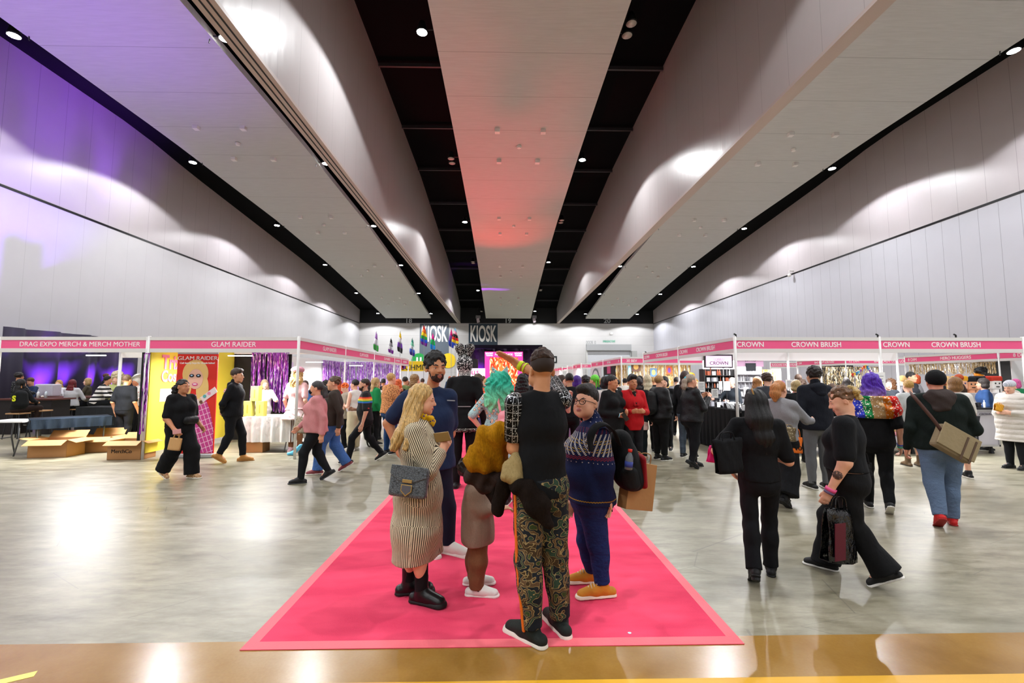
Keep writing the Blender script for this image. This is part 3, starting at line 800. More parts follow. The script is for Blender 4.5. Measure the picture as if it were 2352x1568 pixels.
    def _two(s, A, B, name, m, uv, amp, mi, h, label=None):
        """A (with cuts) united with B; done by merging meshes' fields on one grid"""
        b = Sdf2(A, B if isinstance(B, list) else [B]); b.disp = folds(amp, 1.0, float(s.J['hd'][0])*7) if amp else None
        o = solid(b, name, m if isinstance(m, list) else [m], s.root, s.base, h or s.h*1.15, uv, mi)
        if label: o['label'] = label
        return o
    def trousers(s, m, length=1.0, infl=.012, flare=0., waist=.06, name='trousers', amp=.005, uv=False, mi=None, loose=1.0, h=None, baggy=0.0, crotch=0.0):
        J = s.J; b = Sdf(); u = s.u; up = nrm(J['nec']-J['pel']); g = s.g; hs = nrm(J['hl']-J['hr']); kw = s.kw
        body_prims(b, J, infl=infl, parts=('torso',), **kw); b.cut(J['pel']+up*waist*u, up)
        fw = nrm(np.cross(hs, up)); legs_ = []
        for k in 'lr':
            L = Sdf(); legs_.append(L)
            hp, kn, an = J['h'+k], J['k'+k], J['a'+k]
            r0 = .086*u*g*kw['thigh']+infl; r1 = (.056*u*(.6+.4*g)+infl)*loose+baggy; r2 = (.042*u+infl)*loose+flare
            L.cap(hp, kn, r0, r1, .04, fw, 1)
            if length < .5: pass
            f = min(1.06, length); e = kn+(an-kn)*f
            if flare: m_ = kn+(e-kn)*.35; L.cap(kn, m_, r1, r1*.98, .03, fw, 1); L.cap(m_, e, r1*.98, r2, .03, fw, 1)
            else: L.cap(kn, e, r1, r1+(r2-r1)*f, .03, fw, 1)
            bk = nrm(np.cross(kn-an, hs)); bk = bk if bk @ fw < 0 else -bk
            L.cut(kn+(an-kn)*(f+.02), an-kn)
            L.ell(kn+(an-kn)*.32+bk*.014*u, (.045*u+infl, .048*u+infl, .11*u+infl), .04, frame(hs, fw))
        return s._two(b, legs_, name, m, uv, amp, mi, h)
    def shoe(s, k, upper='#15161a', sole='#e8e4dc', boot=0.0, L=.27, heel=0.0, thick=.02, name='shoe', rough=.6, w=.043, chunk=0.0, upper_m=None):
        J = s.J; a = J['a'+k]; t = nrm(J['t'+k]); u = s.u; up = np.array([0, 0, 1.]); n = nrm(up-t*(up@t)); sd = np.cross(t, n)
        gz = -(.045*1.75)*u*0+0
        foot = a - n*(J.get('ah', .045)*1.75*u)      # sole level under the ankle
        b = Sdf(); l = L*u
        hb = foot - t*.24*l; tb = foot + t*.68*l
        W = w*u
        if heel: pass
        b.cap(hb+n*(W*.75), hb+t*.45*l+n*(W*.78), W*.82+chunk*.3, W*.86, .03, None, 1)
        b.cap(a+t*.01, tb-t*.09*l+n*(.03*u), W*.95, W*.76+chunk, .035, sd, 1.12)
        b.cap(a-n*.01, a+n*(.02+boot)*u, .047*u+chunk*.3, .05*u+chunk*.3, .02)
        b.cut(foot+n*.002, -n)
        so = Sdf(); 
        so.cap(hb+n*.0, hb+t*.3*l, W*.9+chunk*.3, W*.85, .02, sd, 1.0); so.cap(hb+t*.3*l, tb-t*.02, W*.85, W*1.0+chunk, .02, sd, 1.08)
        so.cut(foot+n*(thick*u), n); so.cut(foot, -n)
        if heel:
            so.cap(hb+t*.06*l, hb+t*.06*l-n*heel, W*.6, W*.35, .01)
        root = solid(b, name, [upper_m or mat('shoe_upper', upper, rough, bump=(60, .15))], s.root, s.base, s.h)
        solid(so, 'sole', [mat('shoe_sole', sole, .6)], root, s.base, s.h)
        return root
    def hair(s, fn, m, name='hair', h=None, disp=None):
        b = Sdf(); fn(b, s.T, s.J['face'], s.sc, s)
        b.disp = disp
        return solid(b, name, m if isinstance(m, list) else [m], s.root, s.base, h or s.h)
class Sdf2(Sdf):
    def __init__(s, A, B): s.A, s.B = A, B; s.p = A.p+sum((b.p for b in B), []); s.cuts = []; s.disp = None
    def mesh(s, h, uv=False, keep=None):
        # evaluate A with its own cuts first, then B into the same grid
        return _mesh2(s, h, uv)
def _mesh2(s, h, uv):
    bs = [s.bounds(p) for p in s.p if not p[8]]
    lo = np.min([b[0] for b in bs], 0)-3*h-.01; hi = np.max([b[1] for b in bs], 0)+3*h+.01
    n = np.ceil((hi-lo)/h).astype(int)+1
    ax = [lo[i]+h*np.arange(n[i], dtype=np.float32) for i in range(3)]
    def field(prims, cuts):
        D = np.full(n, .2, dtype=np.float32)
        for p in prims:
            a, b = s.bounds(p); k = p[5]; m = k+2*h
            i0 = np.maximum(np.floor((a-m-lo)/h).astype(int), 0); i1 = np.minimum(np.ceil((b+m-lo)/h).astype(int)+1, n)
            if np.any(i1 <= i0): continue
            sl = tuple(slice(i0[i], i1[i]) for i in range(3))
            G = np.stack(np.meshgrid(ax[0][sl[0]], ax[1][sl[1]], ax[2][sl[2]], indexing='ij'), -1)
            d = s.d1(p, G).astype(np.float32); e = D[sl]
            if p[8]: hh = np.maximum(k-np.abs(e+d), 0)/k; D[sl] = np.maximum(e, -d)+hh*hh*k*.25
            else: hh = np.maximum(k-np.abs(e-d), 0)/k; D[sl] = np.minimum(e, d)-hh*hh*k*.25
        for (c, nn) in cuts:
            pl = (ax[0]*nn[0])[:, None, None] + (ax[1]*nn[1])[None, :, None] + (ax[2]*nn[2])[None, None, :] - float(c @ nn)
            np.maximum(D, pl.astype(np.float32), out=D)
        return D
    D = field(s.A.p, s.A.cuts)
    for B in s.B:
        if not B.p: continue
        E = field(B.p, B.cuts); k = .03; hh = np.maximum(k-np.abs(D-E), 0)/k; D = np.minimum(D, E)-hh*hh*k*.25
    if s.disp is not None:
        idx = np.nonzero(np.abs(D) < .045); P = np.stack([ax[i][idx[i]] for i in range(3)], -1); D[idx] += s.disp(P).astype(np.float32)
    return nets(s, D, lo, h, n, uv)
def nets(s, D, lo, h, n, uv):
    t = Sdf(); t.p = s.p
    return t._nets(D, lo, h, n, uv)
# ---------------------------------------------------------------- hair styles (head-local: x side, -y face, z up; metres)
def strands(amp=.003, f=1.0, ctr=None, vert=True):
    def fn(P):
        c = ctr if ctr is not None else P.mean(0)
        a = np.arctan2(P[:, 0]-c[0], P[:, 1]-c[1])
        return amp*(np.sin(a*38*f+P[:, 2]*9)*.6+np.sin(a*71*f+P[:, 2]*23+1)*.4)
    return fn
def curls(amp=.006, f=1.0):
    def fn(P):
        x, y, z = P[:, 0]*f, P[:, 1]*f, P[:, 2]*f
        return amp*(np.sin(x*95+2*np.sin(z*70))*np.sin(y*90+2*np.sin(x*60))+np.sin(z*100+2*np.sin(y*75)))
    return fn
def waves(amp=.008, f=1.0):
    def fn(P):
        x, y, z = P[:, 0]*f, P[:, 1]*f, P[:, 2]*f
        return amp*(np.sin(x*60+3*np.sin(z*22)+2*np.sin(y*30))+.7*np.sin(y*55+3*np.sin(z*26+x*20)))
    return fn
def capbase(b, T, R, sc, top=.0, side=.0, line=.035, low=-.04, back=.0, face=True):
    b.ell(T(0, .020+back*.5, .040+top*.4), np.array([.079+side, .097+back, .086+top])*sc, .02, R)
    if face:
        b.ell(T(0, -.115, line-.089), np.array([.088, .068, .112])*sc, .014*sc, R, sub=True)
    b.cut(T(0, 0, low), R @ np.array([0, .25, -1.]))
def h_short(top=.012, side=.0, low=-.03, line=.045, sideb=True, quiff=0.0):
    def fn(b, T, R, sc, s):
        capbase(b, T, R, sc, top, side, line, low)
        if quiff: b.cap(T(-.03, -.062, .092+quiff*.3), T(.03, -.062, .092+quiff*.3), (.022+quiff*.4)*sc, (.022+quiff*.4)*sc, .03)
        if quiff: b.cap(T(0, -.05, .10+quiff*.3), T(0, .03, .112+quiff*.2), .03*sc, .03*sc, .03)
    return fn
def h_long(length=.35, width=.085, thick=.035, fwd=.0, part=True, taper=.7, side=.004, front=0.0, back=.01):
    def fn(b, T, R, sc, s):
        capbase(b, T, R, sc, .01, side, .048, -.06, back)
        b.cuts.clear()
        sd = R @ np.array([1., 0, 0])
        up = np.array([0, 0, 1.])
        p0 = T(0, .068, .01); p1 = T(0, .092, -.10); p2 = p1-up*max(0, length-.1)*.5+R @ np.array([0, .015, 0]); p3 = p1-up*max(.02, length-.1)
        b.cap(p0, p1, .05*sc, thick*sc*1.15, .04, sd, 1.6); b.cap(p1, p2, thick*sc, thick*sc*.9, .03, sd, width/thick); b.cap(p2, p3, thick*sc*.9, thick*taper*sc*.7, .03, sd, width/thick)
        for q in (-1, 1):
            a0 = T(q*.066, -.012, .02); a1 = T(q*.074, -.005+front*.3, -.09); a2 = a1-up*max(.02, (length-.1)*.75)+R @ np.array([q*.01, -front, 0])
            b.cap(a0, a1, .022*sc, .026*sc, .03); b.cap(a1, a2, .026*sc, .014*sc, .03)
    return fn
def h_bun(r=.04, z=.06, y=.10, low=-.055, n=1):
    def fn(b, T, R, sc, s):
        capbase(b, T, R, sc, .004, .0, .05, low); c = b.cuts; b.cuts = c
        for i in range(n): b.ell(T((i-(n-1)/2)*.05, y, z), np.array([r, r, r])*sc, .015, R)
    return fn
def h_pony(length=.3, z=.03, r=.028, y=.10, curly=False):
    def fn(b, T, R, sc, s):
        capbase(b, T, R, sc, .004, .0, .05, -.2)
        b.ell(T(0, 0.01, -.10), np.array([.09, .06, .045])*sc, .02, R, sub=True)
        p = T(0, y, z); q = T(0, y+.05, z-.05); e = q-np.array([0, 0, length])+R @ np.array([0, .02, 0])
        b.cap(T(0, y-.01, z), q, r*sc*.8, r*sc*1.2, .02); b.cap(q, (q+e)/2, r*1.2*sc, r*1.35*sc, .02); b.cap((q+e)/2, e, r*1.35*sc, r*.5*sc, .02)
    return fn
def h_bob(length=.12, vol=.012):
    def fn(b, T, R, sc, s):
        capbase(b, T, R, sc, .01+vol*.5, vol, .045, -.3, vol)
        b.ell(T(0, .035, -.045), np.array([.088+vol, .08+vol, .05+length*.45])*sc, .03, R)
        b.ell(T(0, -.10, -.09), np.array([.062, .085, .13])*sc, .014, R, sub=True)
    return fn
def h_curly(vol=.02, long=0.0, line=.042):
    def fn(b, T, R, sc, s):
        capbase(b, T, R, sc, vol, vol*.7, line, -.045 if not long else -.4, vol*.6)
        if long:
            b.ell(T(0, .05, -.06-long*.3), np.array([.11+vol, .07+vol, .08+long*.5])*sc, .04, R)
            b.ell(T(0, -.10, -.09), np.array([.06, .085, .13])*sc, .014, R, sub=True)
    return fn
# ---------------------------------------------------------------- garment materials
def m_stripes(name, c1, c2, pitch, duty=.5, axis=0, rough=.8, src='attr', soft=0):
    t = NT(name); co = t.attr() if src == 'attr' else t.coords(); x = t.sep(co)[axis]
    f = t.math('LESS_THAN', t.math('PINGPONG', x, pitch/2), pitch/2*duty)
    t.base(t.mix(f, c1, c2)).set(rough=rough, spec=.25)
    t.bump(t.noise(t.coords(), 16, 3), .35, .03); return t.m
def m_camo():
    t = NT('camouflage'); co = t.coords()
    n = t.noise(t.mapping(co, scale=(1, 1, 1.25)), 7.5, 2.0, .5); n2 = t.noise(t.mapping(co, loc=(3, 1, 2)), 15, 1.5)
    col = t.ramp(n, [(0, '#1a2028'), (.36, '#1a2028'), (.42, '#33483a'), (.475, '#20262e'), (.53, '#644e38'), (.58, '#222a30'), (.64, '#3c4c2c')], 'CONSTANT')
    col = t.mix(t.math('GREATER_THAN', n2, .6), col, '#453524')
    ed = None
    for lv, w_ in ((.42, .0045), (.475, .005), (.53, .0055), (.58, .005), (.64, .0045)):
        e = t.math('LESS_THAN', t.math('ABSOLUTE', t.math('SUBTRACT', n, lv)), w_); ed = e if ed is None else t.math('MAXIMUM', ed, e)
    ed = t.math('MAXIMUM', ed, t.math('LESS_THAN', t.math('ABSOLUTE', t.math('SUBTRACT', n2, .6)), .006))
    t.base(t.mix(ed, col, '#a08c60')).set(rough=.85, spec=.2)
    t.bump(t.noise(co, 18, 3), .4, .03); return t.m
def m_spots(name, base, spot, scale=30, thr=.35, ring=None, rough=.85):
    t = NT(name); co = t.coords(); d = t.voro(co, scale)
    c = t.mix(t.math('LESS_THAN', d, thr), base, spot)
    if ring: c = t.mix(t.math('LESS_THAN', d, thr*.45), c, ring)
    t.base(c).set(rough=rough, spec=.2); t.bump(t.noise(co, 14, 3), .35, .03); return t.m
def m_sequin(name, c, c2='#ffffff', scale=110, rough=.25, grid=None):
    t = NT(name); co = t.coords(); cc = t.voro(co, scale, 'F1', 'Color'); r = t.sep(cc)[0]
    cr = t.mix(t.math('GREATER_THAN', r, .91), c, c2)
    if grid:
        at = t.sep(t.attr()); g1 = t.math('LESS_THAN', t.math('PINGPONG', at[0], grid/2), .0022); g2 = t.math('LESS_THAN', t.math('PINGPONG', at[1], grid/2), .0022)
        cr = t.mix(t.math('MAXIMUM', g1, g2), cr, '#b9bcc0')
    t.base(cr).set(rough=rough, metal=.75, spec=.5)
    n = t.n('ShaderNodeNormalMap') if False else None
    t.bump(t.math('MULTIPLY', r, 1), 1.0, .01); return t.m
def m_fur(name, c, dark=None):
    t = NT(name); co = t.coords(); n = t.noise(t.mapping(co, scale=(1, 1, .35)), 90, 4, .65); n2 = t.noise(co, 9, 3)
    b = lin(c); d = lin(dark) if dark else tuple(x*.45 for x in b)
    t.base(t.mix(n, d, tuple(min(1, x*1.3) for x in b))).set(rough=.95, spec=.15)
    t.bump(t.math('ADD', n, t.math('MULTIPLY', n2, .8)), .9, .012); return t.m
def denim(c='#27406e', light=1.35):
    key = ('denim', c, light)
    if key in _mats: return _mats[key]
    t = NT('denim'); co = t.coords(); n = t.noise(co, 7, 4, .6); f = t.noise(co, 220, 2)
    b = lin(c); t.base(t.mix(f, t.mix(n, tuple(x*.7 for x in b), tuple(min(1, x*light) for x in b)), tuple(min(1, x*light*1.2) for x in b))).set(rough=.85, spec=.2)
    t.bump(t.noise(t.mapping(co, scale=(1, 1, 1.6)), 20, 3, .6), .5, .03); _mats[key] = t.m; return t.m
def leather(c='#0c0d10', rough=.3):
    key = ('leather', c, rough)
    if key in _mats: return _mats[key]
    t = NT('leather'); co = t.coords(); n = t.noise(co, 22, 4, .6)
    t.base(c).set(rough=t.math('ADD', t.math('MULTIPLY', n, .3), rough), spec=.3).bump(n, .35, .02); _mats[key] = t.m; return t.m
BLK = lambda: cloth('#0b0d10')
def JW(pts, Y, H):
    """joints from photo pixels: name -> (px, py, depth offset)"""
    J = {k: np.array(atY(p[0], p[1], Y+(p[2] if len(p) > 2 else 0))) for k, p in pts.items()}
    J['H'] = H; return J
def band(name, m, c, d, r, w, parent=None, base=(0,0,0), flat=None):
    """a ring around a limb at c, axis d"""
    c = Vector(c); d = Vector(d).normalized(); a = Vector(flat).normalized() if flat is not None else d.orthogonal().normalized(); a = (a-d*a.dot(d)).normalized(); b = d.cross(a)
    mb = MB(); n = 20
    vs = []; fs = []
    for k in range(n):
        q = a*math.cos(2*PI*k/n)+b*math.sin(2*PI*k/n)
        for rr, ww in ((r, -w/2), (r, w/2), (r+.003, w/2), (r+.003, -w/2)): vs.append(c+q*rr+d*ww-Vector(base))
    for k in range(n):
        k2 = (k+1) % n
        for j in range(4): fs.append((k*4+j, k*4+(j+1) % 4, k2*4+(j+1) % 4, k2*4+j))
    mb.add(vs, fs); return mb.build(name, m, parent, True)
def strap(name, pts, w, th, m, parent=None, base=(0,0,0), nrm_=None):
    """flat ribbon through points; nrm_ = surface normals per point or a single one"""
    mb = MB(); P_ = [Vector(p)-Vector(base) for p in pts]; vs = []; fs = []
    for i, p in enumerate(P_):
        d = (P_[min(i+1, len(P_)-1)]-P_[max(i-1, 0)]).normalized()
        nn = Vector(nrm_[i] if isinstance(nrm_, list) else nrm_); s_ = d.cross(nn).normalized(); n2 = s_.cross(d).normalized()
        for a, b in ((-1,-1), (1,-1), (1,1), (-1,1)): vs.append(p+s_*a*w/2+n2*b*th/2)
    for i in range(len(P_)-1):
        for j in range(4): fs.append((i*4+j, i*4+(j+1) % 4, i*4+4+(j+1) % 4, i*4+4+j))
    fs += [(3,2,1,0), tuple(len(vs)-4+j for j in range(4))]
    mb.add(vs, fs); return mb.build(name, m, parent, True)
def spline(pts, n=6):
    P_ = [Vector(p) for p in pts]; out = []
    for i in range(len(P_)-1):
        p0, p1, p2, p3 = P_[max(i-1, 0)], P_[i], P_[i+1], P_[min(i+2, len(P_)-1)]
        for j in range(n):
            t = j/n; out.append(.5*((2*p1)+(p2-p0)*t+(2*p0-5*p1+4*p2-p3)*t*t+(3*p1-p0-3*p2+p3)*t**3))
    return out+[P_[-1]]
# carpet
cl = ground(556.5, 1488.3); cr = ground(1716, 1487)
CXL, CXR, CYF = cl.x, cr.x, (cl.y+cr.y)/2
t = NT('pink_carpet'); co = t.coords(); n = t.noise(co, 2.2, 5, .6); f = t.noise(co, 170, 2); wv = t.noise(t.mapping(co, scale=(1, 2.6, 1)), 1.6, 3)
c = t.mix(n, '#e63a60', '#f0506f'); c = t.mix(t.ramp(wv, [(.38, (0, 0, 0)), (.62, (.75, .75, .75))]), c, '#cc2850'); c = t.mix(t.math('MULTIPLY', f, .35), c, '#f76a80')
t.base(c).set(rough=.95, spec=.1).bump(f, .4, .004)
croot = MB().box(CXL, CXR, CYF, 44, .003, .0065).build('aisle_carpet', t.m)
tag(croot, 'long hot pink carpet laid down the middle aisle with coral edge tape', 'carpet')
mt = mat('coral_edge_tape', '#f8707c', .7, bump=(80, .2))
for x0, x1, y0, y1 in ((CXL, CXL+.075, CYF, 44), (CXR-.075, CXR, CYF, 44), (CXL+.075, CXR-.075, CYF, CYF+.085)):
    MB().box(x0, x1, y0, y1, .0063, .0075).build('edge_tape', mt, croot)
p = ground(1446, 1450, .016); tag(MB().tube([(p.x, p.y, .0066), (p.x, p.y, .009)], .012, 14).build('coin', mat('coin_silver', '#b8bcc8', .3, .8)), 'small round silver disc lying on the pink carpet', 'coin')
# ================================================================ foreground group
FG_H = .0065
def toes(px, py, a):  # toe direction on the ground towards a pixel
    g = np.array(ground(px, py)); d = g-np.array(a); d[2] = 0; return nrm(d)
# ---- man seen from behind, pointing
Y = 3.02
J = JW({'pel': (1243, 1108, .02), 'wai': (1247, 1045), 'che': (1243, 978), 'nec': (1242, 908, .0), 'hd': (1243, 850, .03),
        'sl': (1184, 925, -.03), 'sr': (1290, 918, .05), 'el': (1181, 1028, .02), 'wl': (1212, 1058, .24), 'er': (1262, 872, .30), 'wr': (1188, 836, .42),
        'hl': (1215, 1122), 'hr': (1270, 1122, .05), 'kl': (1213, 1283, -.02), 'kr': (1274, 1276, .06), 'al': (1222, 1434, -.02), 'ar': (1287, 1412, .1)}, Y, 1.82)
J['face'] = rot_z(PI+.28); J['tl'] = nrm([-.75, .75, 0]); J['tr'] = nrm([-.35, .95, 0])
J['al'][2] = .085; J['ar'][2] = .085
f = Fig(J, (J['pel'][0], Y, 0), 'person seen from behind pointing left, black tee with sequin sleeves, camouflage trousers', FG_H, '#c98f66', .84, chest=.89, arm=1.25, thigh=1.2)
f.body(curl=(.5, .08), palm=(None, (0, -.3, -1)), hdir=(None, tuple(nrm(np.array(atY(1150, 812, 3.42))-J['wr']))), headscale=1.0, full=1.04)
f.hair(h_short(.016, -.002, .052, .04), hairm('#3a2418', .5, curly=True), h=.005, disp=curls(.0035, 1.2))
def fade(b, T, R, sc, s):
    capbase(b, T, R, sc, -.004, -.0028, .04, -.035); 
t = NT('hair_fade'); mr = t.n('ShaderNodeMapRange'); t.l(t.sep(t.coords())[2], mr.inputs[0]); mr.inputs[1].default_value = 1.60; mr.inputs[2].default_value = 1.70
t.base(t.mix(mr.outputs[0], '#b98560', '#2c1c14')).set(rough=.7); M_FADE = t.m
f.hair(fade, M_FADE, 'hair', .005)
f.top(cloth('#0a0c10'), sleeve=0, hem=-.08, infl=.016, neck=None, loose=.0, sl_infl=.016, name='tee_shirt')
for k in 'lr':
    sh, e = J['s'+k], J['e'+k]; b = Sdf(); d = nrm(e-sh)
    b.cap(sh-d*.0, sh+(e-sh)*.9, .071, .067, .02, np.array([0, 1, 0])); b.cut(sh+(e-sh)*.84, d); b.disp = folds(.004)
    solid(b, 'sequin_sleeve', [m_sequin('black_sequins', '#0a0a0c', '#e8ecf0', 190, .3, .05)], f.root, f.base, .007, True)
f.trousers(m_camo(), .95, .016, waist=.05, loose=1.12, baggy=.006)
b = Sdf(); out = nrm(J['hl']-J['hr'])
for q in range(6):
    t0, t1 = q/6, (q+1)/6
    def pt(t_): 
        return (J['hl']+(J['kl']-J['hl'])*(t_*2) if t_ < .5 else J['kl']+(J['al']-J['kl'])*(t_*2-1)) + (out+np.array([0, -.25, 0]))*(.096-.040*t_)
    b.cap(pt(t0), pt(t1), .011, .011, .006, np.array([0, 1, 0]), 1.2)
solid(b, 'side_stripe', [mat('orange_tape', '#e8701a', .7)], f.root, f.base, .006)
sm = mat('dark_green_canvas', '#141c18', .8, bump=(80, .3))
f.shoe('l', sole='#e4e0d4', boot=.075, L=.30, upper_m=sm, thick=.032, w=.047); f.shoe('r', sole='#e4e0d4', boot=.075, L=.30, upper_m=sm, thick=.032, w=.047)
dw = nrm(J['wr']-J['er'])
tag(band('wristband', mat('neon_yellow_band', '#d8f020', .5), J['wr']-dw*.035, dw, .036, .03), 'neon yellow wristband on the pointing arm', 'wristband')
tag(band('wristband', mat('neon_yellow_band', '#d8f020', .5), J['wr']-dw*.075, dw, .0385, .012), 'second thin neon yellow wristband on the pointing forearm', 'wristband')
# jackets over his left forearm
def drape(name, prims, m, label, cuts=(), h=.007, amp=.008, extra=()):
    r = empty(name, (0,0,0), 0, label, 'jacket'); b0 = prims[0][0]
    r.location = Vector(atY(b0[0], b0[1], Y+b0[2]))
    for nm, lst, mm in ((name+'_body', prims, m),)+tuple(extra):
        b = Sdf()
        for (p, q, ra, rb) in lst: b.cap(np.array(atY(p[0], p[1], Y+p[2])), np.array(atY(q[0], q[1], Y+q[2])), ra, rb, .035, np.array([1., .25, 0]), 1.5 if ra > .046 else 1.15)
        b.disp = (lambda P, a=amp: a*(np.sin(P[:, 0]*62+np.sin(P[:, 2]*16)*1.6)+.5*np.sin(P[:, 2]*45+P[:, 0]*30)+.35*np.sin(P[:, 0]*240+P[:, 2]*190)*np.sin(P[:, 1]*210)))
        solid(b, nm, [mm], r, r.location, h)
    return r
M_MUST = m_fur('mustard_fur', '#b8800e', '#6a4604'); M_DKF = m_fur('dark_brown_fur', '#1c130e'); M_CRF = m_fur('cream_fur', '#b09a6c', '#7a683c'); M_RIB = cloth('#33241f')
drape('fur_jacket', [((1168, 985, .05), (1128, 1000, .1), .055, .07), ((1135, 1005, .1), (1104, 1058, .14), .08, .085), ((1150, 1000, .12), (1136, 1060, .16), .06, .07)], M_MUST,
      'mustard fur jacket with dark rib hem draped over the pointing person\'s left arm',
      extra=(('rib_hem', [((1082, 1085, .14), (1140, 1098, .16), .045, .05), ((1080, 1096, .14), (1118, 1118, .16), .035, .05)], M_RIB),
             ('lining', [((1120, 1110, .17), (1135, 1160, .17), .045, .022), ((1140, 1100, .17), (1142, 1165, .15), .04, .024)], M_DKF)))
drape('fur_jacket', [((1194, 1038, .02), (1184, 1066, -.03), .03, .05), ((1186, 1064, -.03), (1180, 1094, -.06), .047, .055)], M_CRF,
      'cream and dark brown fur jacket hanging in front of the camouflage trousers', amp=.005,
      extra=(('dark_panel', [((1183, 1112, -.06), (1210, 1130, -.1), .04, .055), ((1208, 1118, -.1), (1238, 1160, -.13), .055, .055), ((1235, 1160, -.13), (1257, 1203, -.14), .05, .028)], M_DKF),
             ('sleeve', [((1160, 1105, .0), (1142, 1172, .02), .04, .04)], M_DKF)))
# ---- blonde woman in striped dress, profile to the right
Y = 3.56
J = JW({'pel': (962, 1122, .0), 'wai': (962, 1080), 'che': (962, 1030), 'nec': (958, 967), 'hd': (972, 918, -.0),
        'sr': (950, 993, -.15), 'sl': (966, 988, .17), 'er': (985, 1082, -.17), 'wr': (1015, 1036, -.08), 'el': (985, 1080, .17), 'wl': (1012, 1040, .05),
        'hr': (962, 1140, -.08), 'hl': (962, 1140, .09), 'kr': (968, 1255, -.08), 'kl': (950, 1250, .08), 'ar': (968, 1362, -.06), 'al': (938, 1340, .09)}, Y, 1.63)
J['face'] = rot_z(PI/2+.02) @ rot_x(.1); J['tr'] = nrm([.95, -.35, 0]); J['tl'] = nrm([.97, .2, 0]); J['ar'][2] = .085; J['al'][2] = .085
f = Fig(J, (J['pel'][0], Y, 0), 'person with long blonde hair in a brown striped shirt dress, side on, black boots', FG_H, '#dba283', 1.0, fem=1, bust=.015, arm=.9)
f.body(curl=(.6, .45), palm=((0, -.6, .5), (0, .8, .5)), lips='#b03844', full=1.03); f.brows('#6a4a30', .003)
# closed lids
for q in (-1, 1):
    MB().ball(tuple(Vector(f.T(q*.032, -.0715, -.003))-f.base), .0128*f.sc, 12, 8).build('eyelid', skin('#cc8f74'), f.root, True)
    b = Sdf(); b.cap(f.T(q*.022, -.0845, -.006), f.T(q*.042, -.081, -.006), .0016, .0016, .001); solid(b, 'eyelashes', [mat('lash', '#1a0f0a', .5)], f.root, f.base, .0016)
def bl(b, T, R, sc, s):
    capbase(b, T, R, sc, .010, .002, .052, -.5, .006)
    W = lambda px, py, dy: np.array(atY(px, py, Y+dy)); sd = np.array([.2, 1., 0])
    b.cap(T(0, .05, .04), T(0, .08, -.05), .06, .066, .04, sd, 1.2)
    b.cap(T(0, .075, -.04), W(937, 985, -.05), .064, .062, .03, sd, 1.5)
    b.cap(W(940, 975, -.06), W(918, 1010, -.09), .06, .052, .03, sd, 1.5)
    b.cap(W(922, 1000, -.1), W(905, 1028, -.13), .05, .03, .03, sd, 1.5)
    b.cap(T(-.068, .005, .03), T(-.074, .03, -.08), .024, .036, .03); b.cap(T(-.074, .03, -.08), W(930, 1030, -.21), .04, .018, .03)
f.hair(bl, hairm('#cfa868', .4), h=.006, disp=lambda P: .0028*np.sin((P[:, 0]-.42*P[:, 2])*170+np.sin(P[:, 2]*14)*1.2+P[:, 1]*25)+.0014*np.sin((P[:, 0]-.42*P[:, 2])*380+P[:, 1]*60))
ec = f.T(-.081, .016, -.045); tag(MB().tube(spline([Vector(ec)+Vector((math.cos(a)*.009, 0, math.sin(a)*.013)) for a in np.linspace(0, 2*PI, 9)], 3), .0022, 6).build('hoop_earring', mat('gold', '#d8a84a', .25, 1)), 'small gold hoop earring in the striped dress wearer\'s ear', 'earring')
M_STR = m_stripes('brown_cream_stripes', '#ddcfb2', '#2c1f18', .0135, .4)
W = lambda px, py, dy=0: np.array(atY(px, py, Y+dy))
def dress(b):
    b.cap(W(962, 1120), W(957, 1210), .17, .18, .08, np.array([0, 1., 0]), 1.05)
    b.cap(W(957, 1210), W(948, 1300), .18, .155, .06, np.array([0, 1., 0]), 1.1)
    b.cap(W(985, 1130, .05), W(1003, 1262, .12), .05, .065, .08, np.array([1., 0, 0]), .8)
f.top(M_STR, sleeve=.93, hem=-.55, infl=.03, neck=.0, uv=True, name='striped_dress', extra=dress, sl_infl=.026, amp=.005, h=.007)
# hem trim: cut by the hem plane; scarf
b = Sdf(); nk = J['nec']
pts = [f.T(-.052, .03, -.115), f.T(-.05, -.03, -.135), f.T(-.015, -.075, -.15), f.T(.03, -.07, -.15)]
for p, q in zip(pts[:-1], pts[1:]): b.cap(p, q, .020, .022, .015)
b.ell(f.T(-.01, -.095, -.165), (.022, .022, .028), .01); b.ell(f.T(.012, -.105, -.185), (.018, .018, .03), .01); b.disp = curls(.003)
tag(solid(b, 'neck_scarf', [m_spots('yellow_print_scarf', '#e0b020', '#3a4a90', 40, .3, '#c86018')], None, (0,0,0), .005), 'yellow patterned scarf knotted at the neck of the striped dress', 'scarf')
f.shoe('r', '#0c0c0e', '#0a0a0b', .10, .27, thick=.035, w=.047, chunk=.01, rough=.35); f.shoe('l', '#0c0c0e', '#0a0a0b', .10, .27, thick=.035, w=.047, chunk=.01, rough=.35)
for k in 'lr':
    b = Sdf(); b.cap(J['k'+k], J['a'+k], .05, .048, .02); solid(b, 'sock', [cloth('#101012')], f.root, f.base, .008)
# wallet in her hands
c = Vector(atY(1016, 1003, Y-.07)); r = MB().obox(c, (.055, .01, .006), (0, .012, 0), (-.012, 0, .034)).build('wallet', mat('tan_wallet', '#8a6a34', .45, bump=(30, .2)), None, bevel=.005)
tag(r, 'tan brown wallet held in front by the striped dress wearer', 'wallet')
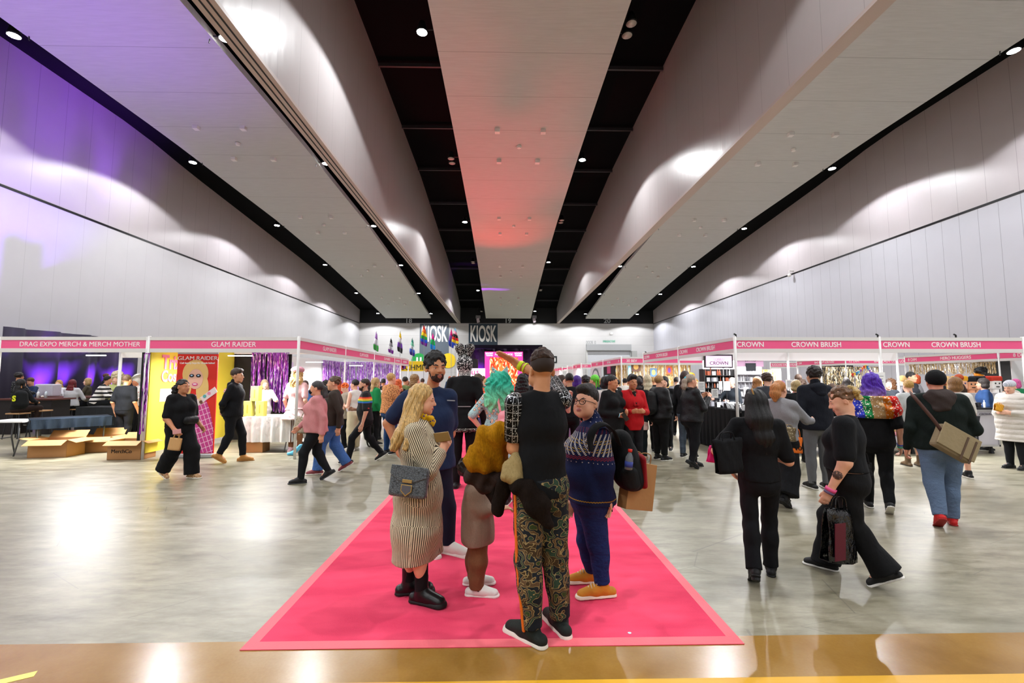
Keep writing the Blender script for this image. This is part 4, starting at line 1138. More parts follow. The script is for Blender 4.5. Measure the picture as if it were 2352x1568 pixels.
# handbag
hb = empty('handbag', Vector(atY(935, 1145, Y-.25)), 0, 'grey crocodile handbag with gold shield clasp hanging at the striped dress', 'handbag')
t = NT('crocodile_leather'); co = t.coords(); e = t.voro(t.mapping(co, scale=(1, 1, 1.5)), 55, 'DISTANCE_TO_EDGE')
t.base(t.mix(t.math('LESS_THAN', e, .06), '#5a6168', '#2e3338')).set(rough=.32, spec=.5).bump(t.math('MINIMUM', e, .2), .9, .006); M_CROC = t.m
sx, dv = Vector((1, -.12, -.10)).normalized(), Vector((.1, .12, 1)).normalized(); ny = sx.cross(dv)*1
def hbp(u, v, w_=0): return hb.location*0 + sx*u + dv*v + ny*w_
o = MB().obox(hbp(0, .115), sx*.135, ny*.042, dv*.105).build('bag_body', M_CROC, hb, bevel=.022)
vs = [hbp(-.128, .235, -.05), hbp(.128, .235, -.05), hbp(.13, .15, -.052), hbp(.02, .112, -.054), hbp(-.06, .122, -.054), hbp(-.13, .165, -.052)]
sgn = -1 if ny.y > 0 else 1
def pl(us, off, th, nm, m, bev=.002):
    n_ = len(us); face = -1 if ny.y > 0 else 1
    A = [hbp(u, v, face*off) for u, v in us]; B = [hbp(u, v, face*(off+th)) for u, v in us]
    return MB().add(A+B, [tuple(range(n_)), tuple(range(2*n_-1, n_-1, -1))]+[(i, i+n_, (i+1) % n_+n_, (i+1) % n_) for i in range(n_)]).build(nm, m, hb, bevel=bev)
pl([(-.128, .225), (.128, .225), (.132, .155), (.03, .112), (-.07, .12), (-.132, .165)], .042, .009, 'flap', M_CROC, .004)
MG = mat('brushed_gold', '#c8a468', .35, .9)
pl([(-.035, .135), (.035, .135), (.035, .112), (-.035, .112)], .053, .006, 'clasp_bar', MG)
pl([(-.04, .1), (.04, .1), (.04, .055), (.0, .02), (-.04, .055)], .052, .004, 'clasp_shield', MG)
pl([(-.033, .094), (.033, .094), (.033, .059), (.0, .031), (-.033, .059)], .0565, .0015, 'clasp_inlay', mat('grey_inlay', '#5c5a62', .4))
# ---- tall man in navy tee
Y = 4.45
J = JW({'pel': (990, 1068, .0), 'wai': (988, 1020), 'che': (988, 965), 'nec': (990, 893), 'hd': (1001, 844, -.06),
        'sr': (938, 915, -.02), 'sl': (1030, 912, .05), 'er': (892, 972, .02), 'wr': (918, 1040, -.02), 'el': (1034, 995, .2), 'wl': (1015, 1052, .25),
        'hr': (968, 1085), 'hl': (1010, 1085), 'kr': (975, 1165, -.02), 'kl': (1026, 1165, .02), 'ar': (992, 1236, .1), 'al': (1029, 1240, .02)}, Y, 1.86)
J['face'] = rot_z(.52) @ rot_x(.03); J['tr'] = nrm([.3, -.95, 0]); J['tl'] = nrm([.9, -.45, 0]); J['al'][2] = .085; J['ar'][2] = .085
f = Fig(J, (J['pel'][0], Y, 0), 'tall bearded person in navy tee, one hand on hip, behind the striped dress', FG_H, '#b8805c', 1.08, arm=1.2)
f.body(curl=(.5, .5), headscale=1.1, lips='#a86a5c', full=1.0); f.brows('#120c0a', .0052)
def beard(b, T, R, sc, s):
    b.ell(T(0, -.0245, -.029), np.array([.0635, .0685, .0865])*sc, .01, R); b.ell(T(0, -.041, -.083), np.array([.049, .0445, .034])*sc, .02, R); b.ell(T(0, -.062, -.100), np.array([.021, .021, .021])*sc, .02, R)
    b.cut(T(0, -.09, -.053), R @ np.array([0, -.42, 1.]))
    b.cap(T(-.022, -.0905, -.0525), T(.022, -.0905, -.0525), .0058*sc, .0058*sc, .006); b.cap(T(-.024, -.088, -.055), T(-.03, -.075, -.085), .008*sc, .01*sc, .01); b.cap(T(.024, -.088, -.055), T(.03, -.075, -.085), .008*sc, .01*sc, .01)
    b.cap(T(-.014, -.095, -.067), T(.014, -.095, -.067), .0085*sc, .0085*sc, .004); b.p[-1] = b.p[-1][:8]+(True,)
    b.cut(T(0, 0, -.04), R @ np.array([0, -.55, 1.])) if False else None
f.hair(beard, mat('stubble_beard', '#33211a', .8, bump=(260, .6)), 'beard', .0045, disp=curls(.0012, 2))
f.hair(h_curly(.014, 0, .05), hairm('#0e0c0c', .6, curly=True), h=.005, disp=curls(.006, .9))
f.top(cloth('#1b2a4a'), sleeve=.36, hem=-.02, infl=.018, neck=.004, loose=.02, name='tee_shirt', sl_infl=.026, amp=.006)
pk = atY(1036, 919.5, Y-.16); MB().obox(Vector(pk)-f.base, (.036, .004, -.002), (0, .003, 0), (0, 0, .0045)).build('pocket_trim', mat('grey_trim', '#9aa0a8', .6), f.root)
f.trousers(cloth('#10162a'), .96, .016, loose=1.1)
f.shoe('r', '#dcd8d0', '#e8e4dc', 0, .31, chunk=.012, thick=.035); f.shoe('l', '#dcd8d0', '#e8e4dc', 0, .31, chunk=.012, thick=.035)
# ---- child
Y = 3.66
J = JW({'pel': (1098, 1222, .0), 'wai': (1097, 1185), 'che': (1097, 1155), 'nec': (1092, 1118), 'hd': (1082, 1084),
        'sr': (1090, 1133, -.1), 'sl': (1100, 1133, .1), 'er': (1108, 1172, -.12), 'wr': (1150, 1168, -.1), 'el': (1112, 1170, .12), 'wl': (1146, 1165, .1),
        'hr': (1098, 1232, -.05), 'hl': (1098, 1232, .05), 'kr': (1098, 1288, -.05), 'kl': (1092, 1284, .05), 'ar': (1094, 1345, -.04), 'al': (1088, 1310, .14)}, Y, 1.12)
J['face'] = rot_z(PI/2+.7); J['tr'] = nrm([1, -.1, 0]); J['tl'] = nrm([1, .1, 0]); J['ar'][2] = .055; J['al'][2] = .06
f = Fig(J, (J['pel'][0], Y, 0), 'small child in taupe top and brown joggers, head hidden by the mustard jacket', .006, '#c08a6c', 1.0)
f.body(curl=(.5, .5), headscale=1.45, full=1.06, palm=((0, 0, -1), (0, 0, -1)))
f.hair(h_curly(.012, 0, .04), hairm('#1c120e', .45, curly=True), h=.006, disp=curls(.004))
W = lambda px, py, dy=0: np.array(atY(px, py, Y+dy))
f.top(cloth('#8f7868'), sleeve=.95, hem=-.10, infl=.02, neck=None, loose=.03, name='long_top', extra=lambda b: b.cap(W(1097, 1180), W(1096, 1232), .10, .115, .05, np.array([0, 1., 0]), 1.1), amp=.005)
f.trousers(cloth('#7a5236'), .93, .014, loose=1.25, baggy=.01)
for k in 'rl': f.shoe(k, '#e4e0da', '#f0ece6', .0, .36, thick=.03, w=.058, chunk=.006)
a = J['ar']+np.array([.03, -.044, -.012]); strap('shoe_stripe', [a+np.array([-.02, 0, .014]), a+np.array([.05, 0, -.01])], .006, .004, mat('navy_stripe', '#20243a', .6), f.root, f.base, (0, -1, 0))
# ---- person in patterned jumper with backpack
Y = 3.66
J = JW({'pel': (1356, 1135, .0), 'wai': (1352, 1085), 'che': (1350, 1035), 'nec': (1362, 968), 'hd': (1346, 924, -.02),
        'sl': (1374, 1002, -.17), 'sr': (1350, 998, .17), 'el': (1386, 1075, -.21), 'wl': (1393, 1140, -.17), 'er': (1345, 1085, .2), 'wr': (1318, 1150, .12),
        'hl': (1360, 1150, -.08), 'hr': (1352, 1150, .08), 'kl': (1372, 1250, -.07), 'kr': (1348, 1240, .09), 'al': (1385, 1356, -.09), 'ar': (1360, 1316, .15)}, Y, 1.62)
J['face'] = rot_z(-.78) @ rot_x(-.16); J['tl'] = nrm([-1, -.12, 0]); J['tr'] = nrm([-1, .0, 0]); J['al'][2] = .085; J['ar'][2] = .085
f = Fig(J, (J['pel'][0], Y, 0), 'person with short dark hair and black glasses in navy patterned jumper, looking up left', FG_H, '#d8a084', 1.38, belly=.05, bust=.03, chest=1.0, arm=1.25)
f.body(curl=(.35, .4), palm=((-.5, -.4, 0), None), full=1.16, headscale=1.15, lips='#b46a64'); f.brows('#2a1c16', .0038)
f.hair(h_short(.016, -.001, -.0, .058, quiff=.010), hairm('#1c1410', .45), h=.005, disp=strands(.0025, 1, J['hd']))
# glasses
gl = empty('glasses', Vector(f.T(0, -.09, 0)), 0, 'black rimmed glasses on the patterned jumper wearer', 'glasses')
for q in (-1, 1):
    c = f.T(q*.033, -.100, -.004); ring = []
    for a in np.linspace(0, 2*PI, 17): ring.append(Vector(f.T(q*.033+.0275*math.cos(a), -.100+.004*abs(math.cos(a)), -.004+.0215*math.sin(a)*(1 if math.sin(a) < 0 else .85)))-gl.location)
    MB().tube(ring, .0026, 6).build('rim', mat('black_acetate', '#0b0b0d', .25), gl, True)
    MB().tube([Vector(f.T(q*.058, -.097, .004))-gl.location, Vector(f.T(q*.078, -.03, .0))-gl.location, Vector(f.T(q*.08, .012, -.008))-gl.location], .0022, 6).build('temple', mat('black_acetate', '#0b0b0d', .25), gl, True)
MB().tube([Vector(f.T(-.0095, -.101, .002))-gl.location, Vector(f.T(.0095, -.101, .002))-gl.location], .0022, 6).build('bridge', mat('black_acetate', '#0b0b0d', .25), gl, True)
# jumper: navy with yoke pattern rings by height along the limb
t = NT('fair_isle_jumper'); at = t.sep(t.attr()); ob = t.sep(t.coords()); u_ = at[0]; z = ob[2]
zz = t.math('MULTIPLY', z, 1.0)
P1 = .036
pu = t.math('PINGPONG', t.math('ADD', u_, t.math('MULTIPLY', zz, .55)), P1/2); pw = t.math('LESS_THAN', pu, .0068)
rows = t.math('LESS_THAN', t.math('PINGPONG', t.math('SUBTRACT', zz, t.math('MULTIPLY', u_, .45)), .0058), .0034)
inb = lambda lo, hi: t.math('MULTIPLY', t.math('GREATER_THAN', z, lo), t.math('LESS_THAN', z, hi))
white = t.math('MULTIPLY', t.math('MULTIPLY', pw, rows), inb(1.075, 1.235))
pu2 = t.math('PINGPONG', t.math('ADD', t.math('ADD', u_, P1/2), t.math('MULTIPLY', zz, .55)), P1/2); pw2 = t.math('LESS_THAN', pu2, .0062)
rows2 = t.math('LESS_THAN', t.math('PINGPONG', t.math('ADD', zz, t.math('MULTIPLY', u_, .45)), .0075), .003)
must = t.math('MULTIPLY', t.math('MULTIPLY', pw2, rows2), t.math('MULTIPLY', inb(1.10, 1.215), t.math('LESS_THAN', t.math('PINGPONG', z, .028), .02)))
zig = t.math('SUBTRACT', t.math('SUBTRACT', z, 1.045), t.math('MULTIPLY', t.math('PINGPONG', u_, .013), .9))
mar = t.math('MAXIMUM', t.math('LESS_THAN', t.math('ABSOLUTE', zig), .0035), t.math('LESS_THAN', t.math('ABSOLUTE', t.math('SUBTRACT', zig, .014)), .003))
mar2 = t.math('MULTIPLY', t.math('MULTIPLY', pw, rows), inb(1.235, 1.275))
dots = t.math('MULTIPLY', t.math('MULTIPLY', t.math('LESS_THAN', t.math('PINGPONG', u_, .019), .0032), t.math('LESS_THAN', t.math('PINGPONG', z, .016), .0035)), t.math('MAXIMUM', inb(1.0, 1.035), inb(1.285, 1.38)))
gold = t.math('LESS_THAN', t.math('ABSOLUTE', t.math('SUBTRACT', t.math('SUBTRACT', z, .735), t.math('MULTIPLY', t.math('PINGPONG', u_, .009), .5))), .0035)
kn = t.noise(t.coords(), 150, 2)
c = t.mix(kn, '#0c1534', '#17234e')
c = t.mix(mar, c, '#7a2230'); c = t.mix(mar2, c, '#6a2430'); c = t.mix(must, c, '#b08a20'); c = t.mix(white, c, '#d8d4cc'); c = t.mix(dots, c, '#b8b0b0'); c = t.mix(gold, c, '#a07c20')
t.base(c).set(rough=.9, spec=.2); t.bump(kn, .5, .006)
f.top(t.m, sleeve=.97, hem=-.045, infl=.024, neck=.0, uv=True, name='jumper', amp=.005, high=.004, sl_infl=.03)
f.trousers(denim('#14234f', 1.2), .90, .014, loose=1.05, amp=.006)
wheat = mat('wheat_nubuck', '#c48220', .75, bump=(50, .25))
for k in 'lr':
    sh = f.shoe(k, sole='#ece2cc', boot=.075, L=.31, upper_m=wheat, thick=.028, w=.046)
    a = J['a'+k]; tt = J['t'+k]
    for i in range(4):
        c = a+tt*(.055+.02*i)+np.array([0, 0, .038-.013*i]); sd = np.cross(tt, [0, 0, 1])
        strap('lace', [c-sd*.03-np.array([0, 0, .01]), c+np.array([0, 0, .012]), c+sd*.03-np.array([0, 0, .01])], .005, .004, mat('lace_cream', '#e8dcc0', .8), sh, f.base, (tt[0], tt[1], 1.2))
b = Sdf(); a = J['wr']; b.cap(a+np.array([0, -.02, -.06]), a+np.array([.0, -.02, -.11]), .012, .012, .01)
# backpack
Yb = Y; bp = empty('backpack', Vector(atY(1443, 1120, Yb-.02)), 0, 'black backpack with red side panel and bottle pocket on the patterned jumper wearer', 'backpack')
W = lambda px, py, dy=0: np.array(atY(px, py, Yb+dy))
b = Sdf(); b.cap(W(1425, 1010), W(1438, 1090), .085, .105, .06, np.array([0, 1., 0]), 1.45); b.cap(W(1440, 1045, -.03), W(1452, 1100, -.03), .08, .09, .05, np.array([0, 1., 0]), 1.4); b.disp = folds(.006, .8)
solid(b, 'pack_body', [cloth('#0b0c0f')], bp, bp.location, .008)
b = Sdf(); b.cap(W(1470, 1050), W(1471, 1108), .03, .035, .02, np.array([0, 1., 0]), 4.2); solid(b, 'red_panel', [cloth('#8a1018')], bp, bp.location, .008)
b = Sdf(); b.cap(W(1445, 1085, -.145), W(1452, 1110, -.13), .055, .055, .03, np.array([1., 0, 0]), 1.2); solid(b, 'side_pocket', [cloth('#16181b')], bp, bp.location, .008)
pts = spline([W(1418, 1000, -.05), W(1398, 985, -.19), W(1372, 972, -.245), W(1347, 985, -.265), W(1345, 1020, -.28), W(1368, 1065, -.24), W(1400, 1095, -.12)], 8)
pts2 = spline([W(1405, 985, -.1), W(1395, 978, -.18), W(1372, 974, -.205)], 5)
strap('shoulder_strap', spline([W(1422, 1020, -.13), W(1410, 990, -.2), W(1390, 974, -.25), W(1368, 980, -.285), W(1356, 1005, -.30), W(1358, 1035, -.30)], 5), .055, .014, cloth('#101216'), bp, bp.location, [Vector((.25, -.3, 1)).normalized()]*99)
strap('hanging_strap', spline([W(1410, 1130, -.05), W(1402, 1150, -.07), W(1402, 1175, -.07)], 5), .035, .006, cloth('#101114'), bp, bp.location, (0, -1, 0))
bt = empty('water_bottle', Vector(atY(1443, 1078, Yb-.22)), 0, 'clear plastic water bottle with red cap in the backpack pocket', 'bottle')
bt.rotation_euler = (0, .12, 0)
t = NT('clear_plastic'); t.base('#c8d0dc').set(rough=.12, spec=.6); t.b.inputs['Transmission Weight'].default_value = .75; M_CLR = t.m
MB().tube([(0,0,0), (0,0,.005), (0,0,.05), (0,0,.09), (0,0,.118), (0,0,.13)], [.026, .03, .03, .029, .015, .012], 16).build('bottle_body', M_CLR, bt, True)
MB().tube([(0,0,.13), (0,0,.15)], .0165, 14).build('cap', mat('red_cap', '#e02a1c', .4), bt, True)
MB().tube([(0,0,.02), (0,0,.06)], .0305, 16).build('bottle_label', mat('blue_label', '#3848a0', .5), bt, True)
# kraft bag on the back
kb = empty('paper_bag', Vector(atY(1458, 1168, Yb+.02)), .35, 'large brown kraft paper bag hanging below the black backpack', 'bag')
kb.rotation_euler = (0, .2, .5)
M_KR = mat('kraft_paper', '#a87c4c', .7, bump=(12, .3))
mb = MB(); mb.prism([(-.145, 0), (.145, 0), (.14, .36), (-.14, .36)], -.05, .05); mb.build('bag_body', M_KR, kb, bevel=.003)
for q in (-1, 1): MB().tube(spline([(-.06, q*.045, .35), (-.05, q*.05, .43), (.05, q*.05, .43), (.06, q*.045, .35)], 5), .004, 6).build('handle', mat('twisted_paper', '#9a7448', .8), kb)
# ================================================================ walkers and visitors in the middle distance
MID = []
def place(px, py, Y=None):
    if Y is None: g = ground(px, py); return g
    p = atY(px, 900, Y); p.z = 0; return p
def height_at(px, pytop, Y): return atY(px, pytop, Y).z
def visitor(label, px, feet, top, heading, tone='#cf9a78', hair=None, hairc='#1c1410', torso='#0b0d10', sleeve=.97, legs='#0b0d10', legl=1.0, shoe='#101012', sole='#e4e0d8', Y=None,
            g=1.0, fem=0., bust=0., belly=0., stride=0., armL='relaxed', armR='relaxed', hem=-.04, loose=.0, look=0., nod=0., lean=0., h=None, neck=0., extra=None, uv=False, skirt=None, tm=None, lm=None,
            trou=None, boot=0., sit=False, tip=None, curly=False, face=True, headscale=1.07, group=None, wide=1.0, hairdisp=None, chest=1., arm=1., lift=0., high=0., amp=.005, extrahair=0.02, name='tee_shirt', iris='#1c120c', brow=None, hm=None, chunk=0., thigh=1., H=None):
    b = place(px, feet, Y); Yd = b.y
    H = H or (height_at(px, top, Yd) - extrahair)/(.985 if not sit else 1) 
    J = rig(H, heading, stride, lean, armL, armR, sit, look, nod, wide, lift, base=(b.x, b.y, 0))
    res = h or (.009 if Yd < 8.6 else .012 if Yd < 12 else .017)
    f = Fig(J, (b.x, b.y, 0), label, res, tone, g, fem, belly, bust, group, chest=chest, arm=arm, thigh=thigh)
    front = -math.cos(heading+look) < .55
    det = face and Yd < 13
    f.body(hands=Yd < 12, curl=(.6, .6), detail=det, headscale=headscale, ears=det)
    if det and (brow or hairc): f.brows(brow or hairc, .003 if Yd < 9 else .0035)
    if hair: f.hair(hair, hm or hairm(hairc, tip=tip, curly=curly), h=min(res, .009 if Yd < 12 else .014), disp=hairdisp or (curls(.006) if curly else strands(.0035, 1, J['hd'])))
    up = nrm(J['nec']-J['pel'])
    if trou != False:
        f.trousers(lm or cloth(legs), legl if not sit else 1.0, .012 if trou is None else trou.get('infl', .014), flare=0 if not trou else trou.get('flare', 0), loose=1.0 if not trou else trou.get('loose', 1), baggy=0 if not trou else trou.get('baggy', 0))
    if torso is not None or tm is not None:
        f.top(tm or cloth(torso), sleeve=sleeve, hem=hem, infl=.018, neck=neck, loose=loose, name=name, uv=uv, high=high, amp=amp, extra=extra(J, H/1.75) if extra else None)
    if skirt:
        s = Sdf(); u = H/1.75; hs = nrm(J['hl']-J['hr'])
        s.cap(J['pel']+up*.08*u, J['pel']-np.array([0, 0, skirt['len']])*u, .12*u*g, .12*u*g+skirt['flare'], .04, hs, 1.3)
        s.cut(J['pel']+up*.1*u, up); s.cut(J['pel']-np.array([0, 0, skirt['len']-.01])*u, (0, 0, -1)); s.disp = folds(.008, 1.4)
        solid(s, 'skirt', [skirt.get('m') or cloth(skirt['c'])], f.root, f.base, res)
    for k in 'lr': f.shoe(k, shoe, sole, boot, .265, chunk=chunk)
    f.Y = Yd; MID.append(f); return f
def skirt_extra(length, flare, r0=.12, g=1.0, y=1.3):
    def mk(J, u):
        hs = nrm(J['hl']-J['hr'])
        def fn(b): b.cap(J['pel']+np.array([0, 0, .02]), J['pel']-np.array([0, 0, length])*u, r0*u*g, r0*u*g+flare, .05, hs, y)
        return fn
    return mk
def open_coat(J, u): return lambda b: None
def held_bag(label, top, w, hgt, m, rz=0., tilt=0., handle=.14, name='carrier_bag', depth=.06, hm=None, flare=1.0, gloss=False):
    r = empty(name, Vector(top)-Vector((0, 0, handle+hgt)), 0, label, 'bag'); r.rotation_euler = (0, tilt, rz)
    b = Sdf(); 
    mb = MB(); mb.grid(lambda u, v: ((u-.5)*w*(flare+(1-flare)*v)*(1+.02*math.sin(v*9)), -depth/2*(1-.5*abs(u-.5)**2*4)*(1-.6*v)+.006*math.sin(u*17+v*8), v*hgt), 10, 8)
    mb.grid(lambda u, v: ((.5-u)*w*(flare+(1-flare)*v)*(1+.02*math.sin(v*9)), depth/2*(1-.5*abs(u-.5)**2*4)*(1-.6*v)+.006*math.sin(u*13-v*8), v*hgt), 10, 8)
    mb.grid(lambda u, v: ((u-.5)*w*flare, (v-.5)*depth*(1-.5*abs(u-.5)**2*4), .001), 6, 2)
    mb.build('bag_body', m, r, True, solid=.004)
    for q in (-1, 1): MB().tube(spline([(-w*.22, q*.02, hgt-.01), (-w*.17, q*.012, hgt+handle*.8), (0, q*.008, hgt+handle), (w*.17, q*.012, hgt+handle*.8), (w*.22, q*.02, hgt-.01)], 5), .0045, 6).build('handle', hm or m, r, True)
    return r
def shoulder_strap(f, side, m, hip='r', w=.03, name='bag_strap'):
    J = f.J; u = f.u; sd = nrm(J['sl']-J['sr']); up = nrm(J['nec']-J['pel']); fw = nrm(np.cross(sd, up)); q = 1 if side == 'l' else -1; R_ = .15*u*f.g+.03
# ---------- left side
LEO = m_spots('leopard_print', '#c88a58', '#2a1710', 42, .36, '#8a5230')
f = visitor('person in black short sleeved outfit walking right with a small kraft bag and pink phone', 407, 1098, 868, 1.25, '#b97f5c', h_pony(.3, .02, .045, .09), '#120d0c', '#0b0c0f', .42, '#0c0d10',
            g=1.22, fem=1, bust=.03, belly=.02, stride=.42, armR='carry', armL='carry', hem=-.0, loose=.01, curly=True, trou=dict(infl=.02, loose=1.35, flare=.03, baggy=.01), arm=1.25, neck=.03, name='shirt', sole='#efe6d8', look=.15)
f.root['label'] = 'person in black short sleeved outfit walking right with small kraft bag and pink phone'
for o in f.root.children:
    if o.name.startswith('shoe'): o.data.materials[0] = m_spots('leopard_canvas', '#c8a27a', '#4a3020', 60, .35)
wr = f.J['wr']; wl = f.J['wl']
M_KR2 = mat('kraft_paper_light', '#c89a64', .7, bump=(12, .3))
held_bag('small brown kraft gift bag carried by the person in black short sleeves', wr+np.array([.03, -.03, -.06]), .17, .19, M_KR2, .2, .15, .07, 'paper_bag', .07)
tag(MB().obox(Vector(wr)+Vector((.07, -.04, -.03)), (.065, .0, .01), (0, .005, 0), (-.005, 0, .036)).build('phone', mat('pink_phone_case', '#d89a98', .35), None, bevel=.003), 'pink cased phone in the hand of the walker with the kraft bag', 'phone')
fw = nrm(f.J['face'] @ np.array([0, -1., 0])); c = f.J['wai']+fw*.20-np.array([0, 0, .03])
b = Sdf(); sd = np.cross(fw, [0, 0, 1.]); b.cap(c-sd*.09, c+sd*.09, .05, .05, .03, np.array([0, 0, 1.]), 1.3)
tag(solid(b, 'belt_bag', [leather('#0c0c0e')], None, (0,0,0), .008), 'black leather belt bag worn by the walker in black short sleeves', 'bag')
f = visitor('person in black hoodie and tan boots walking right with hands clasped behind', 530, 1061, 846, 1.75, '#c9926e', h_short(.012, -.001, -.01, .05, quiff=.01), '#3a2a20', '#0c0d12', .97, '#0c0d12', stride=.36,
            armL='back', armR='back', g=1.05, hem=-.06, legl=.9, loose=.02, boot=.07, high=.03, shoe='#b07a3c', sole='#a8743a', name='hoodie', amp=.007, lean=.02)
J = f.J; up = np.array([0, 0, 1.]); bk = -nrm(f.J['face'] @ np.array([0, -1., 0])); 
b = Sdf(); b.cap(J['nec']+bk*.06-up*.02, J['nec']+bk*.09-up*.08, .075, .05, .04, nrm(J['sl']-J['sr']), 1.3); solid(b, 'hood', [cloth('#0c0d12')], f.root, f.base, .009)
b = Sdf(); c = J['che']+bk*.135*f.u+up*.02; 
for dx, dz, r in ((-.03, .05, .05), (.04, .03, .045), (0, -.03, .05), (.03, -.07, .035), (-.04, -.02, .03)): b.ell(c+nrm(J['sl']-J['sr'])*dx+up*dz, (r, r, r), .01)
b.disp = curls(.006)
o = solid(b, 'back_print', [m_spots('pink_white_print', '#e8b8b4', '#c03030', 26, .3, '#f0e8e4')], f.root, f.base, .008)
f = visitor('person in pink sweatshirt and black face mask walking left, grey ponytail', 722, 1105, 872, -1.3, '#d0987a', h_pony(.24, .05, .03, .09), '#3c3a3c', '#d08a8c', .97, '#14161a', stride=.38, g=1.22, fem=.6, bust=.03, belly=.03,
            armL='swingb', armR='swingf', hem=-.06, loose=.03, shoe='#1c1c1f', sole='#2a2a2c', amp=.008, name='sweatshirt', trou=dict(infl=.012, loose=1.0), look=-.1)
T = f.T; b = Sdf(); b.ell(T(0, -.055, -.055), np.array([.055, .062, .047])*f.sc, .02, f.J['face']); b.cut(T(0, -.02, 0), f.J['face'] @ np.array([0, 1., 0]))
solid(b, 'face_mask', [cloth('#101218')], f.root, f.base, .006)
d = nrm(f.J['wl']-f.J['el']); tag(band('wristband', mat('yellow_band', '#e8e030', .5), f.J['wl']+d*.004, d, .036, .022), 'yellow wristband of the person in the pink sweatshirt', 'wristband')
held_bag('beige snakeskin print shoulder bag beside the person in the pink sweatshirt', atY(692, 945, 7.9), .26, .25, m_spots('snakeskin', '#b8ae98', '#6a6252', 45, .3), .1, .25, .1, 'shoulder_bag', .1)
f = visitor('person in brown cardigan and blue jeans walking left, hair in a curly bun', 762, 1085, 861, -1.35, '#cf9c7c', h_bun(.055, .07, .07), '#54402c', '#3a322c', .97, stride=.44, g=1.1, fem=1, bust=.02, armL='swingb', armR='down', hem=-.05, loose=.02,
            lm=denim('#3c5c92', 1.5), curly=True, shoe='#8a4048', sole='#e8e0d8', name='cardigan', trou=dict(infl=.014, loose=1.25, flare=.02))
f = visitor('bald bearded person in black tee with a rainbow stripe walking left', 838, 1060, 863, -1.25, '#c8987c', h_short(.0, .0, -.045, .10), '#2c2018', None, .42, '#0d0e12', stride=.62, g=.98, belly=.02, armL='down', armR='phone', hem=-.04, arm=1.1, boot=.05, loose=.01,
            tm='x' if False else None, look=0, name='tee_shirt', lean=.03) if False else None
t = NT('rainbow_chest_tee'); z = t.sep(t.coords())[2]
c = t.ramp(t.math('MULTIPLY', t.math('SUBTRACT', z, 1.16), 8.33), [(0, '#0c0d11'), (.02, '#2a6ac0'), (.25, '#38a048'), (.42, '#e8c828'), (.62, '#e87820'), (.82, '#d03020'), (.99, '#0c0d11')], 'CONSTANT')
t.base(c).set(rough=.85).bump(t.noise(t.coords(), 14, 3), .35, .03)
f = visitor('bald bearded person in black tee with a rainbow stripe walking left', 838, 1060, 863, -1.25, '#c8987c', h_short(-.002, -.002, -.045, .075), '#33261e', None, .42, '#0d0e12', stride=.62, g=.98, belly=.02, armL='down', armR='front', hem=-.04, arm=1.1, boot=.05,
            tm=t.m, lean=.03)
def beard2(b, T, R, sc, s):
    b.ell(T(0, -.0245, -.029), np.array([.0645, .0695, .0875])*sc, .01, R); b.ell(T(0, -.045, -.088), np.array([.05, .046, .038])*sc, .02, R); b.cut(T(0, -.09, -.056), R @ np.array([0, -.42, 1.]))
f.hair(beard2, mat('short_beard', '#3a261c', .8, bump=(200, .5)), 'beard', .008)
for k in 'lr': d = nrm(f.J['e'+k]-f.J['s'+k]); band('cuff', mat('red_trim', '#c82828', .7), f.J['s'+k]+(f.J['e'+k]-f.J['s'+k])*.84, d, .062, .018, f.root, f.base)
d = nrm(f.J['wl']-f.J['el']); 
tag(MB().obox(Vector(f.J['wr'])+Vector((-.06, 0, .0)), (.07, 0, .02), (0, .006, 0), (-.01, 0, .03)).build('phone', mat('marble_phone_case', '#d8d4d8', .3), None, bevel=.003), 'white marbled phone in the hand of the rainbow stripe tee walker', 'phone')
visitor('person in white tank top with red piping and cream cargo trousers, hugging a friend', 812, 1034, 872, -1.9, '#d8a890', h_short(.01, 0, -.03, .05), '#1a1210', '#e6e2dc', .0, '#d4c8a8', g=1.1, armL='front', armR='front', hem=-.02, trou=dict(infl=.02, loose=1.3, baggy=.01), shoe='#e4e0d8', arm=1.1)
f = visitor('person with orange hair with red spots in beige top and black trousers', 790, 1030, 880, -1.3, '#dcae98', h_short(.01, .004, -.04, .05), '#e8743c', '#b8ae9e', .3, '#101114', g=1.15, fem=.8, armL='front', armR='front', hem=-.12, loose=.03, nod=.4, hm=m_spots('spotted_orange_hair', '#e8743c', '#9a1c14', 22, .34))
visitor('person in leopard print jacket and dark jeans with a low blonde bun, seen from behind', 897, 1040, 857, 2.5, '#d8a888', h_bun(.035, -.055, .075), '#c09a5c', None, .97, '#1c3050', Y=10.2, g=1.15, fem=1, armL='phone', armR='front', hem=-.04, tm=LEO, loose=.03, lm=denim('#1c3458'), name='jacket')
visitor('person with long straight blonde hair in a green top by the purple tinsel', 862, 0, 868, 2.2, '#d8a888', h_long(.32), '#b89a68', '#18854a', .97, '#121316', Y=11.6, g=1.05, fem=1, loose=.02)
visitor('person with black hair and red bow looking at the tinsel booth', 868, 0, 875, -.6, '#e0b8a0', h_bun(.03, .07, .05), '#140f10', '#d8c8b8', .97, '#16171a', Y=12.6, fem=1)
visitor('person with wavy orange hair and black top with pink strap, from behind', 915, 0, 872, 2.9, '#d8a888', h_curly(.018, .12), '#c8541c', '#111215', .97, '#16171a', Y=12.8, fem=1, curly=True)
visitor('person in olive jacket behind the orange haired visitor', 930, 0, 866, 2.4, '#b98868', h_short(.015), '#171210', '#5c6a3c', .97, '#16171a', Y=14.2)
visitor('person with light brown curls and grey scarf beside the tall person in the navy tee', 952, 0, 862, 2.0, '#d8a888', h_curly(.02, .05), '#8a6a40', '#2c3540', .97, '#16171a', Y=11.0, fem=1, curly=True)
